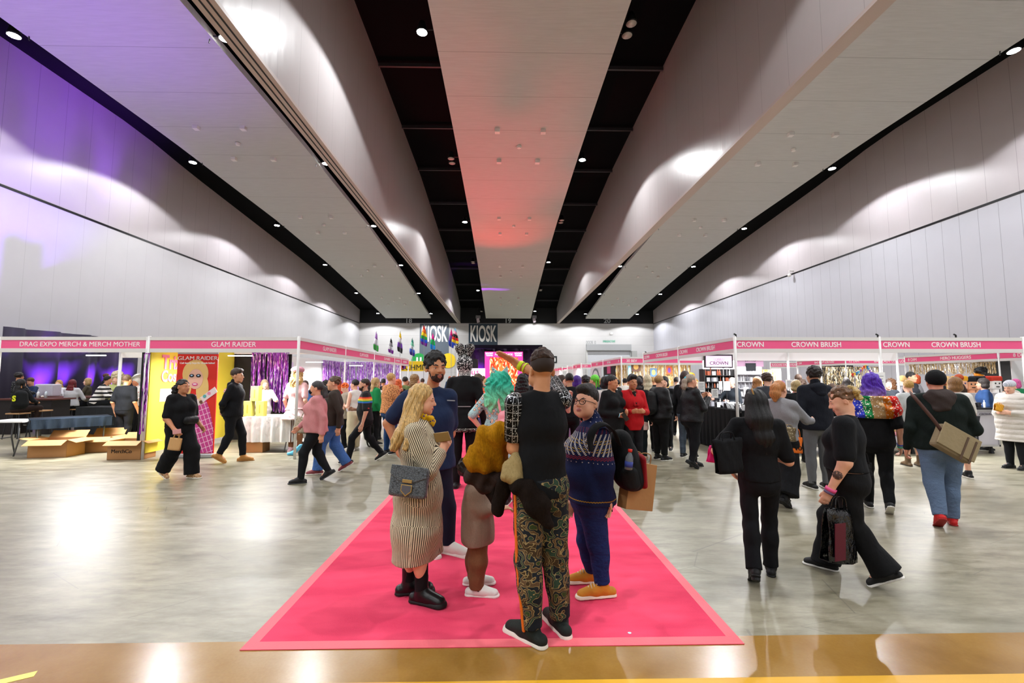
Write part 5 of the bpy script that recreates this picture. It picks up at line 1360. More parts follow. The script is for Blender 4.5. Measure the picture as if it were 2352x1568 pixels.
# ---------- centre
Yk = 7.0
f = visitor('tall drag performer in black dress with sparkling hem and patterned hood with two puffs', 1066, 1122, 826, PI-.15, '#1a1a1c', None, None, '#08090b', .97, '#08090b', Y=7.05, g=.96, fem=1, armL='relaxed', armR='relaxed', hem=-.12, loose=.0, face=False, shoe='#08080a', sole='#08080a', H=1.98, extra=skirt_extra(.14, .05), name='black_dress', wide=1.0)
T = f.T; J = f.J
t = NT('black_white_logo_knit'); co = t.coords(); z = t.sep(co)[2]; v = t.voro(t.mapping(co, scale=(1, 1, 1.6)), 34, 'F1'); n = t.noise(co, 60, 2)
pat = t.math('MULTIPLY', t.math('LESS_THAN', v, .46), t.math('GREATER_THAN', n, .48)); st = t.math('LESS_THAN', t.math('PINGPONG', z, .011), .0045); low = t.math('LESS_THAN', z, 1.765)
t.base(t.mix(t.math('MAXIMUM', pat, t.math('MULTIPLY', st, low)), '#0c0c0e', '#e4e2e0')).set(rough=.8); MLK = t.m
def hood(b, T, R, sc, s):
    b.ell(T(0, .0, .03), np.array([.105, .12, .125])*sc, .03, R); b.cap(T(0, 0, -.02), T(0, 0, -.16), .085*sc, .075*sc, .03)
f.hair(hood, MLK, 'hood', .009)
def puffs(b, T, R, sc, s):
    for q in (-1, 1): b.cap(T(q*.04, .0, .14), T(q*.07, .0, .24), .04*sc, .058*sc, .02)
f.hair(puffs, m_spots('sequin_puff', '#1a1a1c', '#e8e4dc', 75, .33, rough=.5), 'hood_puff', .009, disp=curls(.006, 1.5))
b = Sdf(); u = f.u; pz = J['pel']-np.array([0, 0, .15*u])
for k in range(18):
    a0, a1 = 2*PI*k/18, 2*PI*(k+1)/18; b.cap(pz+np.array([.235*math.cos(a0), .19*math.sin(a0), 0]), pz+np.array([.235*math.cos(a1), .19*math.sin(a1), 0]), .022, .022, .02)
b.disp = curls(.006, 1.4); solid(b, 'hem_trim', [m_spots('glitter_trim', '#241c1c', '#d8ccc0', 90, .35)], f.root, f.base, .009)
bk = -nrm(J['face'] @ np.array([0, -1., 0])); MB().obox(Vector(J['wai']+bk*.17+np.array([.02, 0, .02]))-f.base, (.12, 0, 0), (0, .006, 0), (0, 0, .006)).build('belt_line', mat('silver_belt', '#c8ccd0', .3, .8), f.root)
for k in 'lr': a = f.J['a'+k]; MB().tube([Vector(a+bk*.05)-f.base-Vector((0, 0, .03)), Vector(a+bk*.07)-f.base-Vector((0, 0, a[2]-.014))], [.018, .006], 8).build('stiletto_heel', mat('heel_black', '#08080a', .3), f.root)
t = NT('pastel_print_dress'); co = t.coords(); v = t.voro(co, 20); v2 = t.voro(co, 70); n = t.noise(co, 30, 3)
c = t.mix(n, '#8fb4b8', '#b4d0cc'); c = t.mix(t.math('LESS_THAN', v2, .24), c, '#3c5a7a'); c = t.mix(t.math('LESS_THAN', v, .42), c, '#4a3a44'); c = t.mix(t.math('LESS_THAN', v, .35), c, '#e0b498')
t.base(c).set(rough=.8).bump(t.noise(t.mapping(co, scale=(1, 1, .2)), 24, 3), .6, .03); MPD = t.m
f = visitor('person with big wavy teal hair and cat ears in pastel print dress, pink backpack', 1147, 0, 850, PI-.1, '#dcae94', None, '#28b890', None, .45, '#2a2a30', Y=6.15, g=1.12, fem=1, armL='hip', armR='front', hem=-.4, tm=MPD, extra=skirt_extra(.62, .17), H=1.72, name='print_dress', chest=.95, face=False)
def teal(b, T, R, sc, s):
    b.ell(T(0, .03, .04), np.array([.13, .125, .11])*sc, .04, R); b.ell(T(0, .06, -.08), np.array([.185, .125, .17])*sc, .05, R); b.ell(T(0, .075, -.24), np.array([.195, .11, .16])*sc, .05, R); b.ell(T(-.04, .08, -.36), np.array([.10, .07, .12])*sc, .05, R)
    b.cap(T(.1, .07, -.3), T(.06, .08, -.42), .05*sc, .03*sc, .03)
z0 = f.J['hd'][2]
f.hair(teal, hairm('#22b898', .5, tip=('#86e0aa', z0-.02, z0-.30)), h=.008, disp=waves(.012, 1.0))
for q in (-1, 1):
    b = Sdf(); b.cap(f.T(q*.07, .0, .125), f.T(q*.095, .0, .205), .042, .01, .01, f.J['face'] @ np.array([1., 0, 0]), 1.2); solid(b, 'cat_ear', [MPD], f.root, f.base, .007)
pk = empty('mini_backpack', atY(1160, 992, 5.93), 0, 'small pink backpack on the back of the pastel print dress', 'backpack')
b = Sdf(); c0 = np.array(pk.location); b.cap(c0+[0, 0, .05], c0+[0, 0, .2], .085, .075, .04, np.array([1., 0, 0]), 1.25); b.ell(c0+np.array([0, -.06, .1]), (.08, .05, .07), .02)
solid(b, 'pack_body', [mat('pink_vinyl', '#e8929c', .4)], pk, pk.location, .008)
for q in (-1, 1): strap('shoulder_strap', spline([c0+np.array([q*.06, .0, .25]), c0+np.array([q*.09, .06, .42]), c0+np.array([q*.09, .14, .5])], 4), .03, .008, mat('pink_strap', '#e08e92', .5), pk, pk.location, (0, -1, .3))
t = NT('orange_zebra_knit'); co = t.coords(); wv = t.n('ShaderNodeTexWave', Scale=7.0, Distortion=6.0, Detail=2.0); wv.bands_direction = 'Z'; t.l(co, wv.inputs['Vector'])
t.base(t.mix(t.math('GREATER_THAN', wv.outputs['Fac'], .6), '#e04a20', '#f0906c')).set(rough=.9).bump(wv.outputs['Fac'], .4, .01)
f = visitor('person in orange striped fluffy sweater and blue jeans seen from behind', 1098, 1003, 861, 2.6, '#cc9878', h_curly(.015, .02), '#4c3826', None, .97, Y=9.0, g=1.2, fem=1, armL='relaxed', armR='front', hem=-.0, tm=t.m, lm=denim('#4c5484', 1.3), loose=.02, name='sweater', curly=True)
visitor('person in black and white polka dot top with long black hair behind the pointing arm', 1200, 0, 862, PI-.2, '#dcae94', h_curly(.02, .18), '#0d0b0d', None, .0, '#101114', Y=8.0, fem=1, g=1.05, tm=m_spots('polka_dot', '#121015', '#c8a0a8', 30, .25), curly=True, armL='relaxed', armR='relaxed')
# ---------- right of the aisle
f = visitor('person in long black cardigan with phone and blue wristband smiling to the right', 1405, 1082, 862, .62, '#b47c58', h_pony(.1, .09, .045, .06), '#0e0b0c', '#0b0c0e', .97, '#0d0e11', g=1.28, fem=1, bust=.04, belly=.03, armL='front', armR='belly', hem=-.3, extra=skirt_extra(.34, .03, g=1.2), name='cardigan', Y=7.9, nod=.12, look=.15, lm=None, neck=.03)
d = nrm(f.J['wr']-f.J['er']); tag(band('wristband', mat('light_blue_band', '#88c8dc', .5), f.J['wr']-d*.0, d, .034, .03), 'light blue wristband on the person in the long black cardigan', 'wristband')
tag(MB().obox(Vector(f.J['wr'])+Vector((.09, -.06, -.02)), (.03, 0, .02), (0, .005, 0), (-.04, 0, .06)).build('phone', mat('dark_phone', '#2a2620', .3), None, bevel=.003), 'dark phone held by the person in the long black cardigan', 'phone')
f = visitor('person in bright red blazer with black quiff smiling at the camera', 1452, 1085, 862, .15, '#a8704c', h_short(.018, .002, -.02, .05, quiff=.022), '#0e0b0b', '#b8141c', .93, '#141418', g=1.08, armL='front', armR='front', hem=-.16, extra=skirt_extra(.18, .01, g=1.0), name='blazer', Y=8.05, neck=.06, amp=.006, shoe='#141416')
J = f.J; fw = nrm(J['face'] @ np.array([0, -1., 0])); sd = nrm(J['sl']-J['sr'])
b = Sdf(); b.cap(J['nec']+fw*.085-np.array([0, 0, .03]), J['che']+fw*.135-np.array([0, 0, .02]), .035, .02, .01, sd, 1.3); solid(b, 'printed_shirt', [m_spots('printed_shirt', '#1a1412', '#a8906c', 38, .3)], f.root, f.base, .007)
for q in (-1, 1):
    b = Sdf(); b.cap(J['nec']+fw*.075+sd*q*.055, J['che']+fw*.148+sd*q*.025-np.array([0, 0, .05]), .018, .022, .01, sd, 1.2); solid(b, 'lapel', [cloth('#a01018')], f.root, f.base, .007)
visitor('person with long dark hair, black coat and pale pink skirt next to the red blazer', 1466, 1035, 867, 2.7, '#d8a890', h_long(.36, .09), '#1c1012', '#141216', .97, '#101a1e', fem=1, g=1.05, Y=9.4, skirt=dict(len=.3, flare=.03, c='#d8b4ac'), shoe='#d8b898')
f = visitor('person in black leather jacket, backpack and leggings, blonde hair pinned up, facing right', 1518, 1056, 862, 2.05, '#d8a488', h_bun(.05, .04, .07), '#a0794a', None, .97, '#0d0e10', g=1.32, fem=1, belly=.03, armL='front', armR='front', hem=-.06, loose=.02, tm=leather('#0e0f12', .35), name='leather_jacket', trou=dict(infl=.014, loose=1.1), legl=.88)
b = Sdf(); J = f.J; bk = -nrm(J['face'] @ np.array([0, -1., 0])); c0 = J['che']+bk*.24-np.array([0, 0, .07]); b.cap(c0+[0, 0, .12], c0-[0, 0, .14], .10, .12, .05, np.array([0, 1., 0]), 1.2)
tag(solid(b, 'backpack', [leather('#0c0c0e', .45)], None, (0,0,0), .012), 'black leather backpack on the pinned up blonde in the leather jacket', 'backpack')
tag(MB().obox(Vector(J['wl'])+Vector((.05, -.06, .12)), (.07, .02, .02), (-.004, .01, 0), (-.01, .0, .12)).build('gift_box', m_spots('picture_print', '#5880a0', '#c8d4e0', 20, .4), None, bevel=.004), 'picture covered box held by the pinned up blonde in the leather jacket', 'box')
f = visitor('person in shiny black leather jacket and boots with grey blonde hair and teal hair clip', 1592, 1074, 859, 1.75, '#d49c80', h_pony(.2, .05, .035, .09), '#a09080', None, .97, '#0e0f14', g=1.22, fem=1, belly=.02, armL='phone', armR='phone', hem=-.06, loose=.02, tm=leather('#0c0d10', .3), name='leather_jacket', stride=.16, boot=.12, shoe='#0c0c0e', sole='#0c0c0e', chunk=.006)
c = f.T(0, .115, .05); tag(MB().ball(tuple(c), (.03, .02, .03), 8, 6).build('hair_clip', mat('teal_clip', '#18b0c8', .3)), 'teal hair clip in the grey blonde ponytail', 'hair clip')
visitor('person with long brown hair in black hooded top and ripped jeans by the counter', 1575, 1030, 853, 2.3, '#d4a084', h_long(.3, .08), '#3a2620', '#0f1014', .97, '#5a6470', Y=9.6, fem=1, g=1.02, lm=denim('#46505c', 1.3))
visitor('person in silver metallic jacket with purple bob and pale trousers', 1326, 0, 864, 2.6, '#d8a488', h_bob(.10, .01), '#4a1a8a', None, .97, '#8878a0', Y=9.6, fem=1, g=1.05, hem=-.12, tm=mat('silver_jacket', '#c8c0cc', .3, .6, bump=(14, .5)), name='metallic_jacket', loose=.02, trou=dict(infl=.02, loose=1.4, flare=.04), armL='front', armR='front')
f = visitor('person with neon green braids in a denim jacket with pink letters on the back', 1367, 0, 861, -2.5, '#d8a488', h_bun(.03, .03, .09), '#6ae03a', '#24344c', .97, '#14161a', Y=9.4, fem=.5, g=1.1, loose=.02, hem=-.04, armL='front', armR='front', name='denim_jacket')
J = f.J; bk = -nrm(rot_z(-2.5) @ np.array([0, -1., 0])); p = J['che']+bk*.16+np.array([0, 0, .06]); text('back_lettering', 'MAX', .12, Vector(p)-f.base, (PI/2, 0, math.atan2(bk[1], bk[0])+PI/2), mat('pink_letter', '#f040a0', .6), f.root)
b = Sdf(); b.cap(f.T(.03, .08, .0), f.T(.04, .09, -.14), .02, .012, .01); b.cap(f.T(-.03, .08, .0), f.T(-.03, .09, -.12), .02, .012, .01); solid(b, 'braid', [hairm('#6ae03a')], f.root, f.base, .009, ) 
visitor('person with short black bob in white top beside the long black cardigan', 1390, 0, 866, 2.9, '#d4a084', h_bob(.08, .008), '#120e10', '#d8d4d0', .4, '#14161a', Y=9.2, fem=1)
visitor('person with dark curls behind the purple bob', 1345, 0, 864, 3.0, '#b08060', h_curly(.02), '#100d0d', '#14151a', .97, '#14161a', Y=10.8, curly=True)
visitor('person in black long sleeve top with buzzed dark hair seen from behind', 1308, 0, 858, PI, '#c09070', h_short(.008), '#171210', '#0d0e12', .97, '#101114', Y=9.0, g=1.1)
visitor('person lifting a hand to their glasses, dark bob, pale blue top', 1283, 0, 868, 1.2, '#dcac94', h_bob(.06), '#241712', '#b8ccd8', .3, '#14161a', Y=8.4, fem=1, armL='face', H=1.58)
visitor('person with brown hair drinking beside the black long sleeve top', 1290, 0, 862, 1.0, '#dcac94', h_long(.2), '#3a241a', '#18191e', .97, '#14161a', Y=10.2, fem=1)
visitor('person with platinum blonde long hair in black leather jacket at the gold tinsel booth', 1488, 0, 861, 2.9, '#d8a488', h_long(.3), '#cfc0a0', None, .97, '#101114', Y=10.4, fem=1, tm=leather('#0d0e10', .35))
visitor('person with dark hair in black tee with white print between the leather jackets', 1527, 0, 866, -.5, '#d8a488', h_bob(.06), '#171213', '#101115', .45, '#101114', Y=10.6, fem=1)
# ---------- far right foreground walkers
f = visitor('person in black tee and black jeans with long black hair walking away, gold hair clip', 1735, 1322, 890, 2.75, '#d8a084', None, '#0d0c0e', '#0b0c10', .42, '#0d0e13', stride=-.30, g=.86, fem=1, armL='hip', armR='front', hem=-.01, h=.0075, boot=.06, shoe='#0c0c0e', sole='#0a0a0b', Y=3.86, trou=dict(infl=.010, loose=1.02, flare=.012), chunk=.004)
def lb(b, T, R, sc, s):
    b.ell(T(0, .02, .04), np.array([.083, .10, .088])*sc, .02, R); b.ell(T(0, -.115, -.065), np.array([.08, .068, .112])*sc, .014*sc, R, sub=True)
    sdd = R @ np.array([1., 0, 0]); b.cap(T(0, .05, .0), T(-.01, .095, -.14), .07, .075, .04, sdd, 1.25); b.cap(T(-.01, .095, -.14), T(-.035, .11, -.30), .07, .055, .04, sdd, 1.35); b.cap(T(-.035, .11, -.3), T(-.05, .10, -.43), .055, .02, .04, sdd, 1.4)
f.hair(lb, hairm('#0b0a0c', .5), h=.007, disp=lambda P: .003*np.sin(P[:, 0]*150+P[:, 2]*14+np.sin(P[:, 2]*12)*1.5)+.0015*np.sin(P[:, 0]*330+P[:, 2]*20))
c = Vector(f.T(.03, .10, .10)); tag(MB().tube([c+Vector((-.01, 0, .03)), c, c+Vector((.01, -.005, -.035))], .006, 6).build('hair_clip', mat('gold_clip', '#c8a868', .4, .6)), 'gold hair clip in the long black hair of the black jeans walker', 'hair clip')
for k in 'lr':
    a = f.J['a'+k]; tt = nrm(f.J['t'+k]); n = nrm(np.array([0, 0, 1.])-tt*tt[2]); c = a-n*.06-tt*.035
    MB().tube([Vector(c+n*.03)-f.base, Vector(c-n*.035)-f.base], [.03, .033], 10).build('block_heel', mat('boot_heel', '#0b0b0c', .5), f.root, bevel=.004)
tote = held_bag('black fabric tote bag on the arm of the long black haired walker', atY(1672, 992, 3.72), .27, .27, cloth('#0c0d11'), .25, -.05, .05, 'tote_bag', .1, flare=.82)
held_bag('hot pink carrier bag behind the black tote bag', atY(1642, 1018, 3.95), .13, .14, mat('hot_pink_plastic', '#e81c78', .4), .2, .1, .02, 'carrier_bag', .05, flare=1.25)
f = visitor('person in cropped black tee and flared trousers carrying a black plastic bag, clipped up hair', 1938, 1318, 882, -2.3, '#e0ac90', h_bun(.045, .03, .085), '#6a4a30', '#0c0f14', .40, '#0a0b0e', stride=-.40, g=1.1, fem=1, bust=.02, belly=.02, armL=((.03, .0, -.185), (.035, -.07, -.335)), armR='relaxed', hem=.065, h=.0075, Y=3.86, arm=1.38, trou=dict(infl=.012, loose=1.12, flare=.055), nod=.35, look=.25, shoe='#121214', sole='#ece8e2', curly=True, neck=.01)
T = f.T; b = Sdf()
for (x, y, z, r) in ((.0, .11, .06, .03), (.03, .12, .03, .032), (-.03, .12, .03, .03), (0, .125, -.01, .03), (.02, .10, .09, .022)): b.ell(T(x, y, z), (r, r*.8, r), .012)
b.disp = curls(.008); solid(b, 'pinned_hair', [hairm('#b89858', curly=True)], f.root, f.base, .006)
wl = f.J['wl']; d = nrm(wl-f.J['el'])
tag(band('wristband', mat('pink_band', '#f05a98', .5), wl-d*.015, d, .038, .028), 'pink wristband on the tattooed forearm', 'wristband'); tag(band('smart_watch', mat('watch_strap', '#6a5a80', .5), wl+d*.01, d, .036, .024), 'mauve watch worn below the pink wristband', 'watch')
c = f.J['el']+(wl-f.J['el'])*.42; out = nrm(np.array([-.75, -.65, 0])); b = Sdf(); b.cap(c+out*.030, c+out*.0405, .034, .034, .004); b.cut(c+out*.048, out); b.ell(c, (.052, .052, .052), .001, sub=False) if False else None
MB().tube([Vector(c+out*.036)-f.base, Vector(c+out*.0465)-f.base], [.036, .031], 18).build('tattoo', m_spots('tattoo_ink', '#5c4a46', '#a87c68', 60, .3), f.root, True)
t = NT('black_plastic'); n = t.noise(t.mapping(t.coords(), scale=(1, 1, .6)), 12, 4, .6); t.base('#0b0c0e').set(rough=.14, spec=.7).bump(n, 1.0, .04); MPL = t.m
hb2 = held_bag('large shiny black plastic bag carried by the cropped tee walker', wl+np.array([.0, -.05, -.03]), .28, .40, MPL, .25, .1, .10, 'carrier_bag', .17, flare=1.0)
MB().obox((-.09, -.088, .17), (.052, -.0, .006), (0, .003, 0), (-.004, 0, .14)).build('maroon_panel', mat('maroon_dots', '#5a0f24', .5), hb2)
f = visitor('person in fuzzy grey sweater reaching over the counter, reddish blonde ponytail, orange bag', 1790, 1135, 872, 2.15, '#d8a488', h_pony(.16, .075, .05, .075), '#b87840', '#8a8a8e', .97, '#0c0d11', stride=.3, g=1.0, fem=1, armL='reach', armR='reach', hem=.0, loose=.03, name='sweater', Y=6.0, trou=dict(infl=.03, loose=1.5, flare=.05), shoe='#0c0c0e', sole='#0c0c0e', legl=.85, amp=.008)
ob = held_bag('orange paper bag with black letters hanging beside the grey sweater', atY(1826, 985, 5.85), .17, .2, mat('orange_paper', '#e8721c', .6), .3, .1, .1, 'carrier_bag', .06)
text('lettering', 'TO', .08, (0, -.034, .06), (PI/2, 0, 0), mat('black_print', '#101010', .6), ob)
held_bag('gold sequin shoulder bag hanging at the grey sweater', atY(1808, 975, 5.75), .2, .17, m_sequin('gold_sequins', '#8a7a5c', '#d8ccb0', 90, .4), .2, .1, .03, 'shoulder_bag', .08)
f = visitor('tall person in dark hooded top and grey trousers with curly dark hair, from behind', 1872, 0, 843, PI-.1, '#c89878', h_curly(.014), '#1c1410', '#10141e', .97, '#6a6c70', Y=6.9, g=1.08, hem=-.08, loose=.03, high=.03, name='hoodie', curly=True, armL='relaxed', armR='front')
J = f.J; b = Sdf(); bk = np.array([0, -1., 0]); b.cap(J['nec']+bk*.07-[0, 0, .02], J['nec']+bk*.1-[0, 0, .1], .085, .06, .04, nrm(J['sl']-J['sr']), 1.4); solid(b, 'hood', [cloth('#10141e')], f.root, f.base, .009)
t = NT('rainbow_sequins'); co = t.coords(); x = t.sep(co)[0]; cc = t.voro(co, 95, 'F1', 'Color'); r = t.sep(cc)[0]
c = t.ramp(t.math('ADD', t.math('MULTIPLY', x, 2.3), .5), [(0, '#2030b0'), (.12, '#0c7a3c'), (.26, '#b89060'), (.52, '#d87010'), (.7, '#d81c14')], 'CONSTANT')
t.base(t.mix(t.math('GREATER_THAN', r, .88), c, '#f4e8d8')).set(rough=.3, metal=.55).bump(r, .9, .01); MRS = t.m
f = visitor('person with purple hair and rainbow sequin cape walking away in black', 2003, 1143, 858, 2.55, '#d8a084', None, '#5a2ab0', '#0c0d10', .46, '#0b0c0f', stride=.34, g=1.05, fem=1, armL='relaxed', armR='relaxed', hem=-.1, Y=5.75, name='black_top', shoe='#18181a', sole='#eceae4', h=.009, extra=skirt_extra(.18, .02), trou=dict(infl=.012))
f.hair(h_curly(.02, .14), hairm('#5326b0', .45, tip=('#b08ad0', f.J['hd'][2]-.02, f.J['hd'][2]-.2)), h=.009, disp=waves(.006, 1.3))
J = f.J; sd = nrm(J['sl']-J['sr']); b = Sdf(); up = np.array([0, 0, 1.])
b.cap(J['nec']-up*.02, J['che']-up*.02, .12, .175, .05, sd, 1.4); b.cap(J['sl'], J['sr'], .085, .085, .05); b.cap(J['sl'], J['sl']+(J['el']-J['sl'])*.35, .08, .095, .04); b.cap(J['sr'], J['sr']+(J['er']-J['sr'])*.35, .08, .095, .04); b.cut(J['che']-up*.075, -up); b.cut(J['nec']+up*.015, up); b.disp = folds(.006, 1.5)
solid(b, 'sequin_cape', [MRS], f.root, f.base, .009)
d = nrm(f.J['wr']-f.J['er'])
for q, cc, nm in ((0, '#2cc8a8', 'turquoise'), (.03, '#2a5ac8', 'blue')): tag(band('wristband', mat(nm+'_band', cc, .5), f.J['wr']-d*q, d, .034, .016), f'{nm} wristband on the purple haired cape wearer', 'wristband')
held_bag('small black handbag at the side of the rainbow cape wearer', atY(1985, 1040, 5.6), .2, .17, leather('#0c0c0e'), .3, 0, .12, 'handbag', .08)
f = visitor('heavy person in dark green fleece, black cap and blue jeans walking away, red shoes', 2152, 1196, 850, 2.62, '#d89478', None, '#3a2a20', '#0c1815', .97, '#4c6488', stride=-.28, g=1.26, belly=.03, armL='relaxed', armR='belly', hem=-.06, loose=.03, lm=denim('#586a84', 1.3), Y=5.15, shoe='#c81c1c', sole='#a01818', name='fleece', h=.0085, boot=.02, amp=.008, thigh=1.0, trou=dict(infl=.014, loose=1.15), wide=1.12)
def capp(b, T, R, sc, s):
    b.ell(T(0, .014, .04), np.array([.088, .108, .098])*sc, .02, R); b.cut(T(0, 0, -.012), R @ np.array([0, -.25, -1.])); 
f.hair(capp, cloth('#0c0c0e'), 'cap', .007)
b = Sdf(); b.cap(f.T(-.035, -.09, .03), f.T(.035, -.09, .03), .012, .012, .01); b.ell(f.T(0, -.10, .028), np.array([.07, .075, .009])*f.sc, .01, f.J['face']); solid(b, 'cap_peak', [cloth('#0c0c0e')], f.root, f.base, .006)
f.hair(lambda b, T, R, sc, s: capbase(b, T, R, sc, -.004, -.001, .04, -.05) or None, mat('shaved_hair', '#b87f66', .7), 'shaved_hair', .009)
J = f.J; up = np.array([0, 0, 1.]); bk = -nrm(rot_z(2.62) @ np.array([0, -1., 0])); sd = nrm(J['sl']-J['sr'])
b = Sdf(); b.cap(J['nec']+bk*.06+sd*.06, J['nec']+bk*.06-sd*.06, .075, .075, .04); b.cap(J['nec']+bk*.09-up*.03, J['nec']+bk*.13-up*.13, .08, .05, .05, sd, 1.5); b.disp = folds(.01, 1.6); solid(b, 'hood', [cloth('#3c3230')], f.root, f.base, .009)
W = lambda px, py, Yv: np.array(atY(px, py, Yv))
mb = empty('messenger_bag', atY(2190, 1018, 4.93), 0, 'olive canvas messenger bag with brown strap on the fleece wearer', 'bag')
sx = Vector((.84, -.1, -.52)).normalized(); dv = Vector((.5, .08, .85)).normalized(); ny = sx.cross(dv)
MB().obox((0, 0, 0), sx*.2, ny*.055, dv*.135).build('bag_body', mat('olive_canvas', '#857459', .85, bump=(30, .4)), mb, bevel=.03)
sg = -1 if ny.y > 0 else 1
MB().obox(ny*sg*.06+dv*.02, sx*.205, ny*.008, dv*.125).build('flap', mat('olive_canvas_flap', '#988868', .85, bump=(30, .4)), mb, bevel=.006)
for q in (.06, .15): MB().obox(ny*sg*.072+dv*-.02+sx*q, sx*.009, ny*.004, dv*.13).build('buckle_strap', mat('brown_leather', '#5a4636', .6), mb)
pts = [W(2092, 900, 5.1), W(2097, 908, 4.98), W(2120, 935, 4.93), W(2145, 965, 4.91), W(2165, 992, 4.92), W(2180, 1003, 4.95)]
strap('shoulder_strap', spline(pts, 6), .035, .008, mat('brown_strap', '#4a2c24', .7), mb, mb.location, (-.3, -1, .2))
f = visitor('person in long white puffer coat, pale grey beanie and black boots facing left', 2322, 1062, 868, -1.35, '#dcac94', None, '#b89878', '#cdc6be', .97, '#15171c', g=1.3, fem=.5, armL='front', armR='front', hem=-.38, loose=.05, extra=skirt_extra(.36, .07, g=1.25), name='puffer_coat', boot=.14, shoe='#101114', sole='#0c0c0e', high=.03, amp=.0, tm=None, nod=.25, Y=8.3, H=1.60)
for o in f.root.children:
    if o.name.startswith('puffer_coat'):
        t = NT('quilted_white'); z = t.sep(t.coords())[2]; p = t.math('PINGPONG', z, .045); q = t.math('SQRT', p); t.base('#cfc8c0').set(rough=.55, sheen=.2); t.bump(t.math('ADD', t.math('MULTIPLY', q, 4), t.noise(t.coords(), 12, 3)), .5, .03); o.data.materials[0] = t.m
def bean(b, T, R, sc, s): b.ell(T(0, .015, .055), np.array([.088, .104, .085])*sc, .02, R); b.cut(T(0, 0, .02), R @ np.array([0, -.1, -1.]))
f.hair(bean, m_stripes('ribbed_beanie', '#a8b0bc', '#d0ccd4', .02, .5, 0, src='obj'), 'beanie', .009)
b = Sdf(); J = f.J; bk = -nrm(rot_z(-1.35) @ np.array([0, -1., 0])); b.cap(J['nec']+bk*.05, J['nec']+bk*.1-up*.06, .1, .07, .05); solid(b, 'hood', [cloth('#c8c2ba')], f.root, f.base, .01)
held_bag('mustard yellow bag held in front of the white puffer coat', atY(2292, 925, 8.25), .2, .13, mat('mustard_leather', '#d89a20', .4), .2, .2, .02, 'handbag', .07)
visitor('person in white crop top and black skirt with light brown bob, right counter', 2195, 0, 868, PI-.2, '#dcac94', h_bob(.06, .01), '#8a6238', '#e0dcd6', .4, '#141518', Y=7.6, g=1.15, fem=1, hem=.04, trou=False, skirt=dict(len=.42, flare=.05, c='#121216'), armL='front', armR='front')
visitor('person in grey white varsity jacket, black skirt and leopard boots with blonde hair up', 2088, 1060, 873, PI-.25, '#dcac94', h_bun(.04, .08, .03), '#b8904c', '#b8bcbc', .97, '#141518', Y=8.6, g=1.05, fem=1, trou=False, skirt=dict(len=.5, flare=.05, c='#121216'), armL='relaxed', armR='front', name='jacket', shoe='#6a543c', boot=.1, sole='#1c1814')
pb = held_bag('lilac tote bag with a blonde doll portrait hanging at the varsity jacket', atY(2050, 950, 7.4), .2, .24, mat('lilac_tote', '#c8a8d8', .6), 0, 0, .12, 'tote_bag', .05)
b = Sdf(); b.ell((0, -.04, .13), (.05, .012, .06), .01); solid(b, 'portrait_hair', [mat('print_yellow', '#e8c870', .6)], pb, (0,0,0), .008); b = Sdf(); b.ell((0, -.052, .125), (.03, .008, .04), .01); solid(b, 'portrait_face', [mat('print_skin', '#f0c8b0', .6)], pb, (0,0,0), .006); b = Sdf(); b.ell((0, -.04, .05), (.055, .012, .035), .01); solid(b, 'portrait_dress', [mat('print_pink', '#e89aa8', .6)], pb, (0,0,0), .008)
# ================================================================ exhibition stalls
M_FRM = mat('white_aluminium', '#dcdad8', .35); M_PK = mat('pink_fascia', '#ee5a8c', .55); M_LT = mat('white_vinyl', '#f6f2f2', .5)
M_PNL = mat('white_panel', '#e4e4e6', .6)
stall_light = bpy.data.lights.new('stall_light', 'AREA'); stall_light.energy = 120; stall_light.shape = 'RECTANGLE'; stall_light.size = 1.4; stall_light.size_y = .25
def stall(label, group=None): return empty('exhibition_stall', (0,0,0), 0, label, 'stall', group)
def post(root, x, y, z=2.5, w=.022): return MB().tube([(x, y, 0), (x, y, z)], w, 8).build('post', M_FRM, root, True)
def fascia(root, A, B, words, z1=2.5, z0=2.18, th=.02, cs=.105, col=None):
    """A,B ground points (x,y); words: list of (text, position 0..1, size scale)"""
    A = Vector((A[0], A[1], 0)); B = Vector((B[0], B[1], 0)); d = (B-A); L = d.length; d.normalize(); n = Vector((d.y, -d.x, 0))
    def slab(za, zb, off, t_): c = (A+B)/2+Vector((0, 0, (za+zb)/2))+n*off; return MB().obox(c, d*(L/2), n*t_, (0, 0, (zb-za)/2))
    f = slab(z0+.075, z1-.065, 0, th*.5).build('fascia', col or M_PK, root)
    mb = MB()
    for za, zb in ((z1-.07, z1), (z0, z0+.08)):
        c = (A+B)/2+Vector((0, 0, (za+zb)/2)); mb.obox(c, d*(L/2), n*th, (0, 0, (zb-za)/2))
    mb.build('fascia_rail', M_FRM, root)
    ang = math.atan2(d.y, d.x)
    for wd in words:
        s_ = wd[2] if len(wd) > 2 else 1
        p = A+d*(L*wd[1])+Vector((0, 0, (z0+z1)/2+.003))+n*(th*.5+.002)
        text('fascia_lettering', wd[0], cs*1.42*s_, p, (PI/2, 0, ang), M_LT, f, depth=.002, bold=.012, sx=.98)
    return f
def wallp(root, A, B, z0=0, z1=2.42, m=None, nm='wall_panel', th=.02):
    A = Vector((A[0], A[1], 0)); B = Vector((B[0], B[1], 0)); d = B-A; n = Vector((d.y, -d.x, 0)).normalized()
    return MB().obox((A+B)/2+Vector((0, 0, (z0+z1)/2)), d/2, n*th, (0, 0, (z1-z0)/2)).build(nm, m or M_PNL, root)
